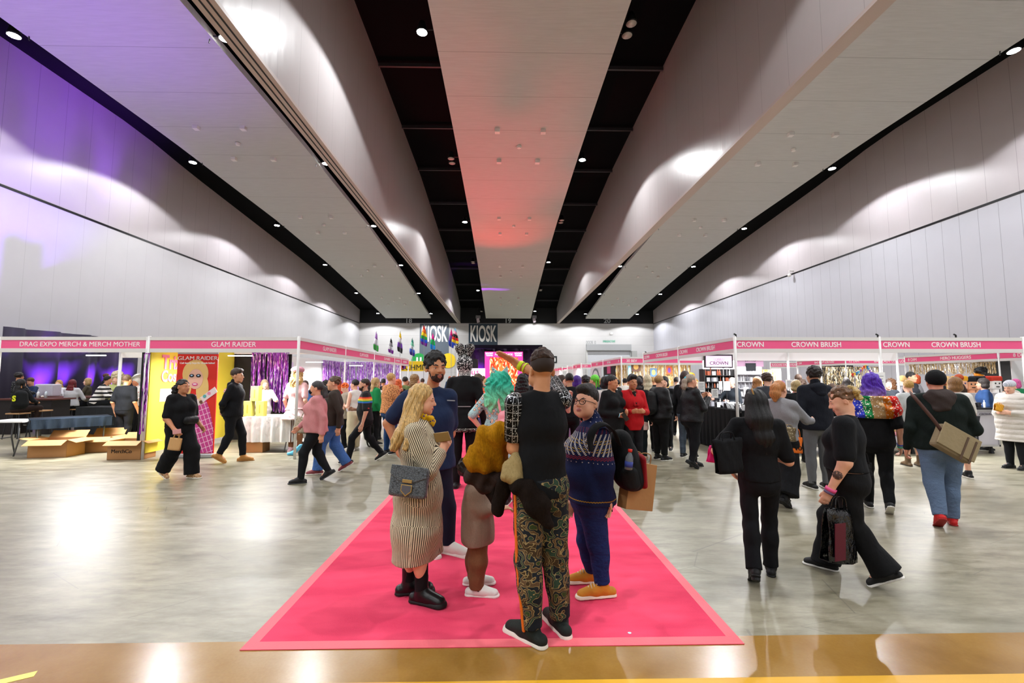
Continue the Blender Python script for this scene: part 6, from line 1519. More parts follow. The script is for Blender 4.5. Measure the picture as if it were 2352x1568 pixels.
def tinsel(label, A, B, z0, z1, c1, c2, c3='#ffffff', cat='tinsel curtain', den=1.0, seed=1):
    A = Vector((A[0], A[1], 0)); B = Vector((B[0], B[1], 0)); d = B-A; L = d.length; d.normalize(); n = Vector((d.y, -d.x, 0))
    key = ('tinsel', c1, c2, c3)
    if key not in _mats:
        t = NT('tinsel_foil'); co = t.coords(); v = t.voro(t.mapping(co, scale=(1, 1, .18)), 60, 'F1', 'Color'); r = t.sep(v)[0]
        t.base(t.ramp(r, [(0, c1), (.45, c2), (.82, c3)], 'CONSTANT')).set(rough=.35, metal=.45); _mats[key] = t.m
    m = _mats[key]; rr = random.Random(seed); mb = MB(); k = int(L/.03*den)
    for i in range(k):
        u = L*(i+.5)/k; off = rr.uniform(0, .05); wd = .017; vs = []; a = rr.uniform(-1, 1)
        for j in range(7):
            z = z1+(z0-z1)*j/6+(rr.uniform(-.03, .03) if j == 6 else 0); a += rr.uniform(-.9, .9); q = d*math.cos(a)*wd+n*math.sin(a)*wd
            c = A+d*(u+rr.uniform(-.004, .004))+n*(off+rr.uniform(0, .01))+Vector((0, 0, z)); vs += [c-q, c+q]
        mb.add(vs, [(2*j, 2*j+1, 2*j+3, 2*j+2) for j in range(6)])
    mb.obox((A+B)/2+n*.02+Vector((0, 0, z1)), d*(L/2), n*.012, (0, 0, .012))
    return tag(mb.build('tinsel_curtain', m), label, cat, kind='stuff' if False else None)
def lamp_in(root, x, y, z=2.1, rot=0, e=1.0, sx=1.0):
    MB().box(x-.2*sx, x+.2*sx, y-.02, y+.02, z+.03, z+.05).build('stall_lamp', mat('lamp_tube', '#ffffff', .4, emit=4), root)
    l = bpy.data.objects.new('stall_lamp_light', stall_light); COL.objects.link(l); l.parent = root; l.location = (x, y, z); l.scale = (sx*e, 1, 1); return l
def table(label, A, B, dy, z=.74, m=None, drop=None, name='trestle_table', legs=True, th=.03, clothm=None, group=None):
    """A,B front-edge ground points; dy depth away from the front"""
    A = Vector((A[0], A[1], 0)); B = Vector((B[0], B[1], 0)); d = B-A; L = d.length; d.normalize(); n = Vector((-d.y, d.x, 0))
    c0 = (A+B)/2+n*dy/2; r = empty(name, (c0.x, c0.y, 0), 0, label, 'table', group)
    C = lambda u, v, w_: d*u+n*v+Vector((0, 0, w_))
    MB().obox(C(0, 0, z-th/2), d*L/2, n*dy/2, (0, 0, th/2)).build('tabletop', m or mat('grey_table', '#c8c8c8', .5), r, bevel=.004)
    if drop:
        mb = MB(); nn = max(8, int(L*14))
        def edge(a, b, out):
            steps = max(6, int((b-a).length*16))
            mb.grid(lambda u, v: a+(b-a)*u+out*(.012+(.022*math.sin(u*steps*1.9)+.012*math.sin(u*steps*3.7))*(1-v))+Vector((0, 0, z+.004-drop*(1-v))), steps*3, 5)
        h1, h2 = d*L/2, n*dy/2
        edge(-h1-h2, h1-h2, -n); edge(h1-h2, h1+h2, d); edge(h1+h2, -h1+h2, n); edge(-h1+h2, -h1-h2, -d)
        mb.obox(C(0, 0, z+.004), h1+d*.012, h2+n*.012, (0, 0, .004))
        mb.build('tablecloth', clothm or cloth('#16181c'), r, True)
    if legs:
        for q in (-1, 1):
            for w_ in (-1, 1):
                a = C(q*(L/2-.12), w_*(dy/2-.08), z-.03); b = C(q*(L/2-.16), w_*(dy/2-.05), 0); mid = C(q*(L/2-.12), w_*(dy/2-.1), .35)
                MB().tube([a, mid, b], .015, 8).build('leg', mat('grey_steel', '#6c6e72', .4, .6), r, True)
            MB().tube([C(q*(L/2-.12), -(dy/2-.1), .35), C(q*(L/2-.12), (dy/2-.1), .35)], .01, 6).build('cross_bar', mat('grey_steel', '#6c6e72', .4, .6), r)
    return r
YL = 9.6
XA, XB, XC = atY(3, 780, YL).x, atY(343.5, 780, YL).x, atY(686.5, 780, YL).x
yp = [YL]+[atX(px, 780, XC).y for px in (794, 860, 906.5, 921.5, 939)]
# merch stall
s1 = stall('pink signed open merchandise stall with navy cloth table at the left edge')
fascia(s1, (XA, YL), (XB-.03, YL), [('DRAG EXPO MERCH & MERCH MOTHER', .54, .93)])
for x in (XA, XB-.04): post(s1, x, YL)
for x in (XA, XB-.04): post(s1, x, YL+3)
MB().box(XA, XB, YL+2.98, YL+3.02, 2.2, 2.46).build('rear_rail', M_LT, s1); MB().box(XA-.02, XA+.02, YL, YL+3, 2.38, 2.46).build('side_rail', M_FRM, s1)
MB().box((XA+XB)/2+.6, (XA+XB)/2+.64, YL, YL+3, 2.38, 2.46).build('cross_rail', M_FRM, s1)
a = atY(271, 900, YL+3.0); post(s1, a.x, YL+3.0, 2.4, .03)
wallp(s1, (atY(327, 900, YL+.1).x, YL+.05), (XB-.03, YL+.05), 0, 2.2, mat('black_panel', '#0b0b0d', .7), 'black_return_panel')
lamp_in(s1, (XA+XB)/2, YL+.5)
tinsel('narrow purple tinsel strip hanging beside the yellow wall', (atY(331, 900, YL-.06).x, YL-.07), (atY(342, 900, YL-.06).x, YL-.07), .55, 2.15, '#3a1050', '#a030b0', '#e0a0e8', seed=2)
# glam stall
s2 = stall('long pink signed stall with yellow side wall running back along the left')
fascia(s2, (XB, YL), (XC, YL), [('GLAM RAIDER', .565, 1.0)])
for i in range(5):
    fascia(s2, (XC, yp[i]), (XC, yp[i+1]), [(('GLAM RAIDER' if i < 4 else 'BLACKTRADE'), .6 if i < 3 else .5, .95 if i < 3 else .75)])
for i, y in enumerate(yp): post(s2, XC, y, 2.52, .03 if i == 0 else .025)
post(s2, XB, YL, 2.52, .028)
M_YEL = mat('yellow_wall_graphic', '#f0dc48', .6)
wy = wallp(s2, (XB, YL+3.0), (XB, YL+.05), .12, 2.4, M_YEL, 'yellow_wall_graphic')
for wd, z, sz in (('Trixie', 1.98, .42), ('Cosmetics', 1.68, .34)):
    text('wall_lettering', wd, sz, (XB+.03, YL+.35, z), (PI/2, 0, PI/2), mat('pink_lettering', '#f090a8', .6), wy, align='LEFT', bold=.03, sx=.8)
MB().box(XB+.021, XB+.025, YL+.35, YL+1.3, 1.15, 1.42).build('white_print_frame', M_LT, wy)
wallp(s2, (XB, YL+9.1), (XB, YL+3.05), 0, 2.4, M_PNL); wallp(s2, (XB, yp[5]), (XC-.6, yp[5]), 0, 2.4, M_PNL); wallp(s2, (XB, YL+3.03), (XB+1.55, YL+3.03), 0, 2.4, mat('black_panel', '#0b0b0d', .7), 'partition')
wallp(s2, (XB, yp[5]), (XB, YL+9.1), 0, 2.4, M_PNL)
for y in (YL+.6, YL+4.6, YL+8.6): lamp_in(s2, (XB+XC)/2, y, sx=1.3)
MB().box(XB, XC, YL+2.97, YL+3.0, 2.3, 2.42).build('cross_rail', M_FRM, s2)
tinsel('shimmering purple tinsel curtain behind the white cloth table', (XB+.55, YL+2.9), (atY(662, 900, YL+2.9).x, YL+2.9), .75, 2.33, '#7a2aa0', '#b868d8', '#f0d8f8', seed=3)
tinsel('long lilac tinsel curtain at the far end of the left stall row', (XB+.1, yp[5]-.1), (atY(919, 900, yp[5]-.1).x, yp[5]-.1), .4, 2.36, '#8a30b8', '#d0a0e8', '#fff4ff', seed=4)
tinsel('lilac tinsel curtain along the side wall past the white panels', (XB+.12, yp[5]-.2), (XB+.12, YL+9.0), .4, 2.36, '#8a30b8', '#c890e0', '#fff4ff', seed=5)
MB().box(XB+.022, XB+.03, YL+4.2, YL+6.5, 1.0, 2.2).build('pastel_rainbow_print', mat('pastel_print', '#d8c4ec', .6), s2)
# roll-up banner (generic blonde figure)
bn = empty('roll_up_banner', atY(443, 1048, YL+.22)*1, 0, 'tall red roll-up banner with a blonde figure in pink plaid', 'banner')
bn.location.z = 0
bw = (atY(490, 900, YL+.22).x-atY(397, 900, YL+.22).x)/2
BT = atY(443, 813, YL+.22).z
MB().box(-bw-.02, bw+.03, -.07, .07, 0, .09).build('base', mat('silver_base', '#b8b8bc', .35, .7), bn, bevel=.02)
MB().box(-bw, bw, -.012, .012, .09, BT).build('banner_sheet', mat('red_banner', '#d8281c', .55), bn)
MB().box(-bw, bw, -.016, .016, BT, BT+.04).build('top_rail', mat('silver_base', '#b8b8bc', .35, .7), bn)
def plate(pts, y, nm, m, th=.004): return MB().prism(pts, y-th, y).build(nm, m, bn)
def oval(cx, cz, rx, rz, n=28): return [(cx+rx*math.cos(2*PI*i/n), cz+rz*math.sin(2*PI*i/n)) for i in range(n)]
t = NT('pink_plaid'); co = t.coords(); s_ = t.sep(t.mapping(co, rot=(0, .35, 0)))
g1 = t.math('LESS_THAN', t.math('PINGPONG', s_[0], .04), .006); g2 = t.math('LESS_THAN', t.math('PINGPONG', s_[2], .055), .006)
t.base(t.mix(t.math('MAXIMUM', g1, g2), '#c83a8c', '#f0c0dc')).set(rough=.6); M_PLAID = t.m
cxh = -.03
MH = mat('print_blonde', '#e8c078', .6); MS = mat('print_skin2', '#e8b4a0', .6)
plate([(-.16, .1), (bw-.01, .1), (bw-.02, .6), (.3, 1.0), (.16, 1.32), (-.06, 1.3), (-.1, .9), (-.16, .5)], -.0125, 'printed_dress', M_PLAID)
plate(oval(cxh, 1.74, .27, .30), -.013, 'printed_hair', MH); plate(oval(cxh+.16, 1.42, .13, .3), -.0135, 'printed_curl', MH); plate(oval(cxh-.17, 1.45, .10, .22), -.0135, 'printed_curl', MH)
plate(oval(cxh+.01, 1.63, .155, .21), -.018, 'printed_face', MS)
for q in (-1, 1): plate(oval(cxh+q*.07, 1.70, .05, .035), -.0225, 'printed_eye', mat('print_black', '#14101c', .6)); plate(oval(cxh+q*.07, 1.705, .022, .015), -.0245, 'printed_iris', mat('print_blue', '#a8c8e8', .6))
plate(oval(cxh+.005, 1.52, .06, .035), -.0225, 'printed_lips', mat('print_pink_lip', '#d8508c', .6)); plate(oval(cxh+.005, 1.525, .04, .012), -.0245, 'printed_teeth', M_LT)
plate([(cxh+.02, 1.16), (cxh+.08, 1.06), (cxh+.48, 1.36), (cxh+.42, 1.47)], -.019, 'printed_palette', mat('print_palette', '#ecd8dc', .6))
for a_, b_, cc in ((.13, 1.2, '#e8c8a0'), (.22, 1.27, '#58a8a8'), (.31, 1.33, '#e888a8'), (.15, 1.15, '#704838')): plate(oval(cxh+a_, b_, .035, .035, 14), -.024, 'printed_pan', mat('pan'+cc, cc, .6))
text('banner_title', 'GLAM RAIDER', .115, (0, -.018, BT-.09), (PI/2, 0, 0), M_LT, bn, bold=.02, sx=1.15); text('banner_line', 'Cult beauty buys for Aussie babes!', .052, (0, -.018, BT-.19), (PI/2, 0, 0), M_LT, bn, bold=.015)
# white cloth table, cartons, yellow boxes
tb = table('trestle table under a white plastic cloth in the left stall', (atY(556, 1000, 10.4).x, 10.4), (atY(668, 1000, 10.4).x, 10.4), .8, .78, drop=.55, clothm=cloth('#dedcd8'))
def gift(px, z, label, Y_=10.62):
    x = atY(px, 900, Y_).x
    r = MB().box(-.09, .09, -.08, .08, 0, .34).build('display_box', mat('lime_gold_box', '#c8c058', .5), None, bevel=.004, loc=(x, Y_, z)); tag(r, label, 'box')
    MB().box(-.012, .012, -.084, -.08, .08, .26).build('box_print', mat('gold_print', '#a09038', .5), r)
gift(574, .79, 'lime gold display box at the bottom left of the small pyramid'); gift(602, .79, 'lime gold display box at the bottom right of the small pyramid'); gift(589, 1.13, 'lime gold display box on top of the small pyramid')
M_CARD = mat('cardboard', '#a8794c', .8, bump=(15, .2)); M_CARD2 = mat('cardboard_light', '#b88c5c', .8, bump=(15, .2))
def carton(label, x, y, w, d, h, rz=0, z=0, open_=True, lid=.8, m=None):
    r = empty('cardboard_box', (x, y, z), rz, label, 'box'); m = m or M_CARD; t_ = .006
    MB().box(-w/2, w/2, -d/2, d/2, 0, .01).box(-w/2, w/2, -d/2, -d/2+t_, 0, h).box(-w/2, w/2, d/2-t_, d/2, 0, h).box(-w/2, -w/2+t_, -d/2, d/2, 0, h).box(w/2-t_, w/2, -d/2, d/2, 0, h).build('box_body', m, r)
    if open_:
        for (p, ax, dr, a) in (((0, -d/2, h), (w/2, 0, 0), (0, -1, 0), .55), ((0, d/2, h), (w/2, 0, 0), (0, 1, 0), -.9), ((-w/2, 0, h), (0, d/2, 0), (-1, 0, 0), -.2), ((w/2, 0, h), (0, d/2, 0), (1, 0, 0), .35)):
            dv_ = Vector(dr)*math.cos(a)+Vector((0, 0, -math.sin(a))); L_ = d*.45*lid; c = Vector(p)+dv_*L_/2; nn = Vector(ax).normalized().cross(dv_)
            MB().obox(c, Vector(ax), dv_*L_/2, nn*.003).build('flap', M_CARD2, r)
    else: MB().box(-w/2, w/2, -d/2, d/2, h-.01, h).build('box_lid', M_CARD2, r)
    return r
x = atY(588, 1000, 10.55).x; carton('closed brown carton standing under the white cloth table', x, 10.6, .42, .35, .24, .05, open_=False)
g1_ = ground(92, 1052); carton('wide open carton of clothing under the left end of the navy cloth table', g1_.x+.05, g1_.y+.3, .72, .5, .36, .12)
g2_ = ground(205, 1040); carton('open carton in the middle under the navy cloth table', g2_.x, g2_.y+.3, .62, .5, .34, .2)
g3_ = ground(284, 1056); r = carton('open carton with black print on its front, nearest the black stall panel', g3_.x, g3_.y+.2, .66, .42, .38, .02)
text('carton_lettering', 'MerchCo', .105, (-.05, -.2135, .17), (PI/2, 0, 0), mat('carton_ink', '#1c1410', .7), r, bold=.02)
g4_ = ground(250, 1025); carton('open carton behind the other two at the stall panel', g4_.x, g4_.y+.6, .6, .5, .36, -.15)
g5_ = ground(312, 1022); carton('small carton at the foot of the black panel behind the printed one', g5_.x-.1, g5_.y+.9, .4, .4, .46, .1)
g_ = ground(590, 1028)
# merch tables
M_NAVY = cloth('#1c2836')
table('long trestle table with a navy cloth in the merch stall', (atY(76, 900, 9.95).x, 9.95), (atY(262, 900, 10.9).x, 10.9), .85, .76, drop=.2, clothm=M_NAVY)
table('white topped folding table at the left edge of the merch stall', (atY(-40, 900, 9.9).x, 9.9), (atY(58, 900, 10.0).x, 10.0), .7, .74, m=mat('white_table', '#dcdcdc', .4), drop=None)
table('white topped table at the back right of the merch stall', (atY(178, 900, 12.1).x, 12.1), (atY(322, 900, 11.7).x, 11.7), .6, .9, m=mat('white_table', '#dcdcdc', .4), drop=.7, clothm=cloth('#101214'))
# pink high-heel prop
hp = empty('shoe_prop', atY(676, 1040, 10.05), 0, 'pale blue high heeled shoe prop beside the white cloth table', 'shoe'); hp.location.z = 0
b = Sdf(); b.cap((-.12, 0, .035), (-.02, 0, .05), .035, .045, .03); b.cap((-.02, 0, .05), (.13, 0, .2), .045, .04, .03); b.cap((.13, 0, .2), (.12, 0, .02), .035, .012, .02); b.cut((0, 0, .004), (0, 0, -1)); solid(b, 'shoe_body', [mat('sky_blue_gloss', '#58b0d8', .3)], hp, (0, 0, 0), .01)
# purple lit drapes at the left
def drape_wall(label, A, B, z, m, amp=.10, freq=3.2, name='stage_drape'):
    A = Vector((A[0], A[1], 0)); B = Vector((B[0], B[1], 0)); d = B-A; L = d.length; d.normalize(); n = Vector((d.y, -d.x, 0)); k = int(L*12)
    mb = MB(); f_ = lambda u: amp*(math.sin(u*L*freq)+.4*math.sin(u*L*freq*2.3+1)); mb.grid(lambda u, v: A+d*(L*u)+n*f_(u)+Vector((0, 0, z*v)), k, 2)
    return tag(mb.build(name, m, None, True, solid=.02), label, 'drape')
M_VEL = mat('dark_velvet', '#14111c', .9, spec=.1)
XD = -17.0
drape_wall('long dark drape lit purple behind the left food tables', (XD, 15.8), (XD, 21.6), 3.4, mat('purple_velvet', '#2c2838', .9), .13, 4.5)
for i, y in enumerate((17.1, 18.1, 19.2, 20.1, 20.9)): uplight((XD+.55, y, 0), (XD+.02, y+.1, 2.3), '#9440ff', 7500, f'purple uplight on the floor in front of the left drape, {["nearest", "second", "third", "fourth", "farthest"][i]} of five', 34)
# purple wash on the upper left wall / board, red wash on the middle board
uplight((-15.4, 14.6, 0), (-18.7, 19.5, 11.5), '#9048ff', 9000, 'purple moving head standing behind the merch stall aimed up the wall', 40)
uplight((-12.2, 10.8, 0), (-13.6, 12.5, 12.4), '#9858ff', 4200, 'purple moving head standing behind the merch stall aimed at the ceiling board', 70)
uplight((-2.2, 36.0, 0), (.0, 31.5, 12.2), '#ff1c1c', 4200, 'red moving head standing in the crowd aimed at the middle ceiling board', 40)
uplight((-2.4, 34.0, 0), (-.6, 22.0, 12.4), '#ff3048', 5500, 'second red moving head in the crowd aimed up the middle ceiling board', 50)
# ---------- right stalls
YR = 9.4
XR0, XR1, XR2 = atY(1687.5, 780, YR).x, atY(2019, 780, YR).x, atY(2348, 780, YR).x
yr = [YR]+[atX(px, 780, XR0).y for px in (1557.5, 1477.5)]
s3 = stall('large pink signed cosmetics corner stall on the right of the aisle')
fascia(s3, (XR0, YR), (XR1, YR), [('CROWN', .105), ('CROWN BRUSH', .56)]); fascia(s3, (XR1, YR), (XR2, YR), [('CROWN', .115), ('CROWN BRUSH', .53)])
fascia(s3, (XR0, yr[1]), (XR0, yr[0]), [('CROWN', .12, .95), ('CROWN BRUSH', .55, .95)]); fascia(s3, (XR0, yr[2]), (XR0, yr[1]), [('CROWN', .12, .95), ('CROWN BRUSH', .58, .95)])
for x, y in ((XR0, yr[0]), (XR0, yr[1]), (XR0, yr[2]), (XR1, YR), (XR2, YR), (XR1, YR+3.1), (XR2, YR+3.1), (XR2, yr[2]), (XR1, yr[2])): post(s3, x, y, 2.52, .03)
for y in (YR+3.1,): MB().box(XR0, XR2, y-.02, y+.02, 2.13, 2.46).build('cross_rail', M_LT, s3)
for x in (XR1, XR2): MB().box(x-.02, x+.02, YR, yr[2], 2.38, 2.46).build('side_rail', M_FRM, s3)
wallp(s3, (XR0+.9, YR+3.6), (XR0+2.5, YR+3.6), 0, 2.42, M_PNL)
for x, y in ((XR0+1.5, YR+.8), (XR1+1.5, YR+.8), (XR0+1.5, YR+3.3), (XR1+1.5, YR+3.3)): lamp_in(s3, x, y, 2.25, sx=1.3)
# crown interior: screen, black shelf, white shelf
def bx(px0, px1, py0, py1, Y_, d_): 
    a = atY(px0, py0, Y_); b_ = atY(px1, py1, Y_); return (a.x, b_.x, Y_, Y_+d_, b_.z, a.z)
x0, x1, y0, y1, z0, z1 = bx(1618, 1684, 814, 845, 12.4, .06)
scn = MB().box(x0, x1, y0, y1, z0, z1).build('tv_screen', mat('screen_bezel', '#0c0c0e', .3)); tag(scn, 'flat screen showing a pale pink slide, above the black shelves', 'screen')
MB().box(x0+.035, x1-.035, y0-.006, y0, z0+.035, z1-.035).build('display', mat('pink_display', '#e0b4d8', .4, emit=.9), scn)
text('screen_lettering', 'CROWN', .13, ((x0+x1)/2, y0-.01, z0+.13), (PI/2, 0, 0), mat('grey_ink', '#3a3040', .5), scn)
for a in range(-3, 4): MB().obox(((x0+x1)/2+.04*a, y0-.009, z0+.24-.008*abs(a)), (.004*math.cos(a*.4), 0, .0), (0, .002, 0), (.03*math.sin(a*.4), 0, .035)).build('crown_mark', mat('grey_ink', '#3a3040', .5), scn)
def shelf(label, px0, px1, py0, py1, Y_, m, nsh=4, prod=None, group='products on the shelf'):
    a = atY(px0, py0, Y_); b_ = atY(px1, py1, Y_); w = (b_.x-a.x); h = a.z
    r = empty('display_shelf', ((a.x+b_.x)/2, Y_+.15, 0), 0, label, 'shelf')
    MB().box(-w/2, w/2, .12, .15, 0, h).build('back_panel', m, r)
    for q in (-1, 1): MB().box(q*w/2-.02, q*w/2+.02, -.15, .15, 0, h).build('side_panel', m, r)
    zs_ = [b_.z+(a.z-b_.z)*i/nsh for i in range(nsh)]
    for z in zs_: MB().box(-w/2, w/2, -.15, .12, z-.02, z).build('shelf_board', m, r)
    return r, zs_, w
PRODUCTS = {}
def product(kind, c):
    key = (kind, c)
    if key in PRODUCTS: o = PRODUCTS[key].copy(); COL.objects.link(o); return o
    m = mat('pack_'+c, c, .35); mb = MB()
    if kind == 'bottle': mb.tube([(0,0,0), (0,0,.1), (0,0,.12), (0,0,.16)], [.022, .022, .01, .009], 8)
    elif kind == 'jar': mb.tube([(0,0,0), (0,0,.06)], .032, 10)
    elif kind == 'brush': mb.tube([(0,0,0), (0,0,.16), (0,0,.17), (0,0,.21)], [.008, .008, .02, .014], 6)
    elif kind == 'palette': mb.obox((0, 0, .055), (.045, 0, 0), (0, .008, .004), (0, .025, .05))
    else: mb.box(-.04, .04, -.03, .03, 0, .11)
    o = mb.build(kind, m, None, kind in ('jar',)); PRODUCTS[key] = o; return o
KN = {'bottle': 'bottle', 'jar': 'jar', 'brush': 'makeup brush', 'palette': 'palette', 'carton': 'small box'}
CN = {'#e8e8ea': 'white', '#1a1a1e': 'black', '#e0a0b8': 'pink', '#d8b078': 'gold', '#9a9aa2': 'silver', '#c86a48': 'copper'}
def stock(where, group, spots, kinds=('bottle', 'jar', 'palette', 'carton'), cols=('#e8e8ea', '#1a1a1e', '#9a9aa2'), seed=1):
    rr = random.Random(seed)
    for (x, y, z) in spots:
        k = rr.choice(kinds); c = rr.choice(cols); o = product(k, c); o.location = (x+rr.uniform(-.02, .02), y+rr.uniform(-.02, .02), z); o.rotation_euler = (0, 0, rr.uniform(-.4, .4))
        tag(o, f'{CN[c]} {KN[k]} {where}', 'cosmetics', f'{CN[c]} {KN[k]}s {where}'); 
r, zz, w = shelf('black display shelf full of brushes under the pink screen', 1618, 1690, 847, 905, 12.3, mat('black_shelf', '#101012', .5))
for j, z in enumerate(zz): stock(f'on the black shelf, {["bottom", "second", "third", "top"][j]} board', '', [(r.location.x-w/2+.06+i*.085, r.location.y-.05, z) for i in range(int(w/.085))], ('bottle', 'brush', 'carton'), ('#9a9aa2', '#e8e8ea', '#c86a48'), j)
r, zz, w = shelf('white brick patterned shelf under a pale pink banner', 1692, 1752, 842, 925, 12.6, mat('white_brick', '#dcdce0', .6, bump=(20, .6)), 5)
for j, z in enumerate(zz): stock(f'on the white shelf, {["bottom", "second", "third", "fourth", "top"][j]} board', '', [(r.location.x-w/2+.06+i*.1, r.location.y-.05, z) for i in range(int(w/.1))], ('bottle', 'carton'), ('#e8e8ea', '#9a9aa2'), 10+j)
x0, x1, y0, y1, z0, z1 = bx(1692, 1754, 815, 842, 12.5, .03)
bnr = MB().box(x0, x1, y0, y1, z0, z1).build('hanging_banner', mat('pale_pink_banner', '#e4b8d8', .6)); tag(bnr, 'pale pink banner with a crown mark above the white shelf', 'banner')
MB().box((x0+x1)/2-.14, (x0+x1)/2+.14, y0-.03, y0-.01, z0-.12, z0+.1).build('badge', mat('charcoal_badge', '#34383e', .5), bnr)
for a in range(-3, 4): MB().obox(((x0+x1)/2+.05*a, y0-.009, z0+.22-.01*abs(a)), (.005, 0, .0), (0, .003, 0), (.03*math.sin(a*.4), 0, .05)).build('crown_mark', mat('grey_ink', '#3a3040', .5), bnr)
# counters
c1 = table('black cloth counter with cosmetics along the aisle side of the corner stall', (XR0+.15, yr[1]+.2), (XR0+.15, YR+.15), .8, .95, drop=.93, clothm=cloth('#0c0d10'), legs=False)
stock('on the aisle side counter', '', [(XR0+.3+.16*j, YR+.3+i*.16, .965) for i in range(18) for j in range(4)], ('palette', 'carton', 'bottle', 'jar'), ('#1a1a1e', '#e8e8ea', '#9a9aa2'), 21)
M_CASE = mat('white_case_panel', '#b8b4bc', .4); M_ALU = mat('aluminium_edge', '#c8c8cc', .3, .8)
XC0 = XR0+1.0; n_c = 5; wc = (XR2-.1-XC0)/n_c
for i in range(n_c):
    xa = XC0+i*wc; r = empty('display_counter', (xa+wc/2, YR+.85, 0), 0, f'aluminium framed display counter with a brush picture, {["first", "second", "third", "fourth", "last"][i]} from the corner post', 'counter')
    MB().box(-wc/2+.02, wc/2-.02, -.33, .35, .2, .93).build('case_body', M_CASE, r)
    mb = MB()
    for q in (-1, 1): mb.box(q*(wc/2-.02)-.015, q*(wc/2-.02)+.015, -.35, -.32, .16, .96)
    mb.box(-wc/2, wc/2, -.35, -.32, .92, .96); mb.box(-wc/2, wc/2, -.35, -.32, .16, .2); mb.build('frame', M_ALU, r)
    MB().box(-wc/2, wc/2, -.36, .36, .96, 1.0).build('countertop', mat('black_top', '#141418', .3), r)
    for q in (-1, 1): MB().tube([(q*(wc/2-.12), -.25, .0), (q*(wc/2-.12), -.25, .16)], [.05, .02], 8).build('caster', mat('caster', '#1a1a1c', .6), r)
    pr = MB(); pr.prism([(-.08, .82), (.1, .82), (.05, .62), (-.03, .62)], -.345, -.337); pr.box(-.02, .03, -.345, -.337, .56, .62); pr.box(-.015, .025, -.345, -.337, .28, .54); pr.build('brush_print', mat('brush_ink', '#26262e', .5), r)
    text('counter_lettering', 'CROWN', .07, (.22, -.345, .86), (PI/2, 0, 0), mat('grey_ink2', '#6a6674', .5), r)
    stock(f'on the {["first", "second", "third", "fourth", "last"][i]} framed counter', '', [(xa+.1+a*.125, YR+.62+b_*.15, 1.0) for a in range(int((wc-.1)/.125)) for b_ in range(4)], ('jar', 'carton', 'bottle'), ('#e8e8ea', '#e8e8ea', '#9a9aa2', '#1a1a1e'), 31+i)
# price cards
for k, (px, py, Y_, w_, h_) in enumerate(((1611, 888, 9.75, .15, .22), (1642, 903, 9.75, .14, .19), (1655, 885, 11, .08, .2), (1669, 886, 11.2, .17, .22), (1714, 900, 10.4, .12, .22), (1813, 882, 10.0, .14, .2), (2026, 878, 9.3, .23, .42), (2155, 867, 10.2, .26, .3))):
    p = atY(px, py, Y_)
    if k == 6: p.y = YR-.05
    r = MB().box(-w_/2, w_/2, -.004, .004, -h_/2, h_/2).build('price_card', mat('white_card', '#ececec', .5), None, loc=p); tag(r, ['white framed price card nearest the aisle on the corner counter', 'white price card on a stand before the black shelf', 'narrow white price card beside the vendor in the grey vest', 'wide white price card left of the vendor in the grey vest', 'white price card behind the long black haired walker', 'white card on a stand behind the grey sweater', 'large white price list taped to the middle post', 'tilted white sign above the black cap'][k], 'sign')
    mb = MB()
    for j in range(5): mb.box(-w_*.33, w_*.33*(1-.2*(j % 2)), -.006, -.004, h_*(.3-.14*j), h_*(.3-.14*j)+.008)
    mb.build('printed_lines', mat('card_ink', '#5a5a60', .6), r)
    if k != 6:
        MB().tube([(0, .006, -h_/2), (0, .006, .98-p.z)], .006, 6).build('stand', mat('card_stand', '#2a2a2c', .4), r)
# rail clamps / little lamps on top of the fascia
for px, Y_ in ((2016, YR), (2195, YR), (1483, 15.8), (1690, YR)):
    p = atY(px, 768, Y_); r = MB().tube([(0, 0, 0), (0, .0, .05), (-.04, .0, .07)], .018, 6).build('clip_lamp', mat('black_lamp', '#101214', .5), None, loc=(p.x, Y_, 2.5)); tag(r, {2016: 'small black clip lamp on top of the middle post', 2195: 'small black clip lamp on the right fascia', 1483: 'dark fin shaped clip at the far end of the corner stall fascia', 1690: 'small black clip on the corner post'}[px], 'lamp')
# second block right: 30 BEV etc
def block(label, px, pxf, Yc, pxs, words_f, words_s, back, g=None, n=1):
    s = stall(label); X = atY(px, 820, Yc).x; xf = atY(pxf, 820, Yc).x; ys_ = [Yc]+[atX(q, 820, X).y for q in pxs]
    fascia(s, (X, Yc), (xf, Yc), words_f)
    for a, b_, w_ in zip(ys_[:-1], ys_[1:], words_s): fascia(s, (X, b_), (X, a), w_)
    for y in ys_: post(s, X, y, 2.52, .03)
    post(s, xf, Yc, 2.52, .03); wallp(s, (X+.9 if back != 'side' else X, ys_[-1]), (xf, ys_[-1]), 0, 2.4)
    if back == 'side': wallp(s, (X+.02, ys_[-1]), (X+.02, Yc), 0, 2.2)
    lamp_in(s, (X+xf)/2 if xf-X < 6 else X+1.5, Yc+1.0, 2.2, sx=1.5)
    return s, X, xf, ys_
s4, X4, xf4, ys4 = block('pink signed stall lined with gold tinsel behind the red blazer', 1427, 1640, 18.3, (1385.5, 1358.5), [('30 BEV', .11)], [[('30', .88, .9), ('BROTHERS', .35, .9)], [('CIRCUS', .5, .9)]], 'x')
tinsel('glittering gold tinsel curtain across the back of the stall behind the red blazer', (X4+.15, 20.6), (xf4, 20.6), .3, 2.4, '#c89a48', '#f0d8a0', '#fff8e4', seed=7, den=1.5)
tinsel('narrow gold tinsel curtain facing the aisle beside the black display wall', (X4+.08, 21.0), (X4+.08, 18.5), .9, 2.18, '#c89a48', '#f0d8a0', '#fff8e4', seed=8, den=1.5)
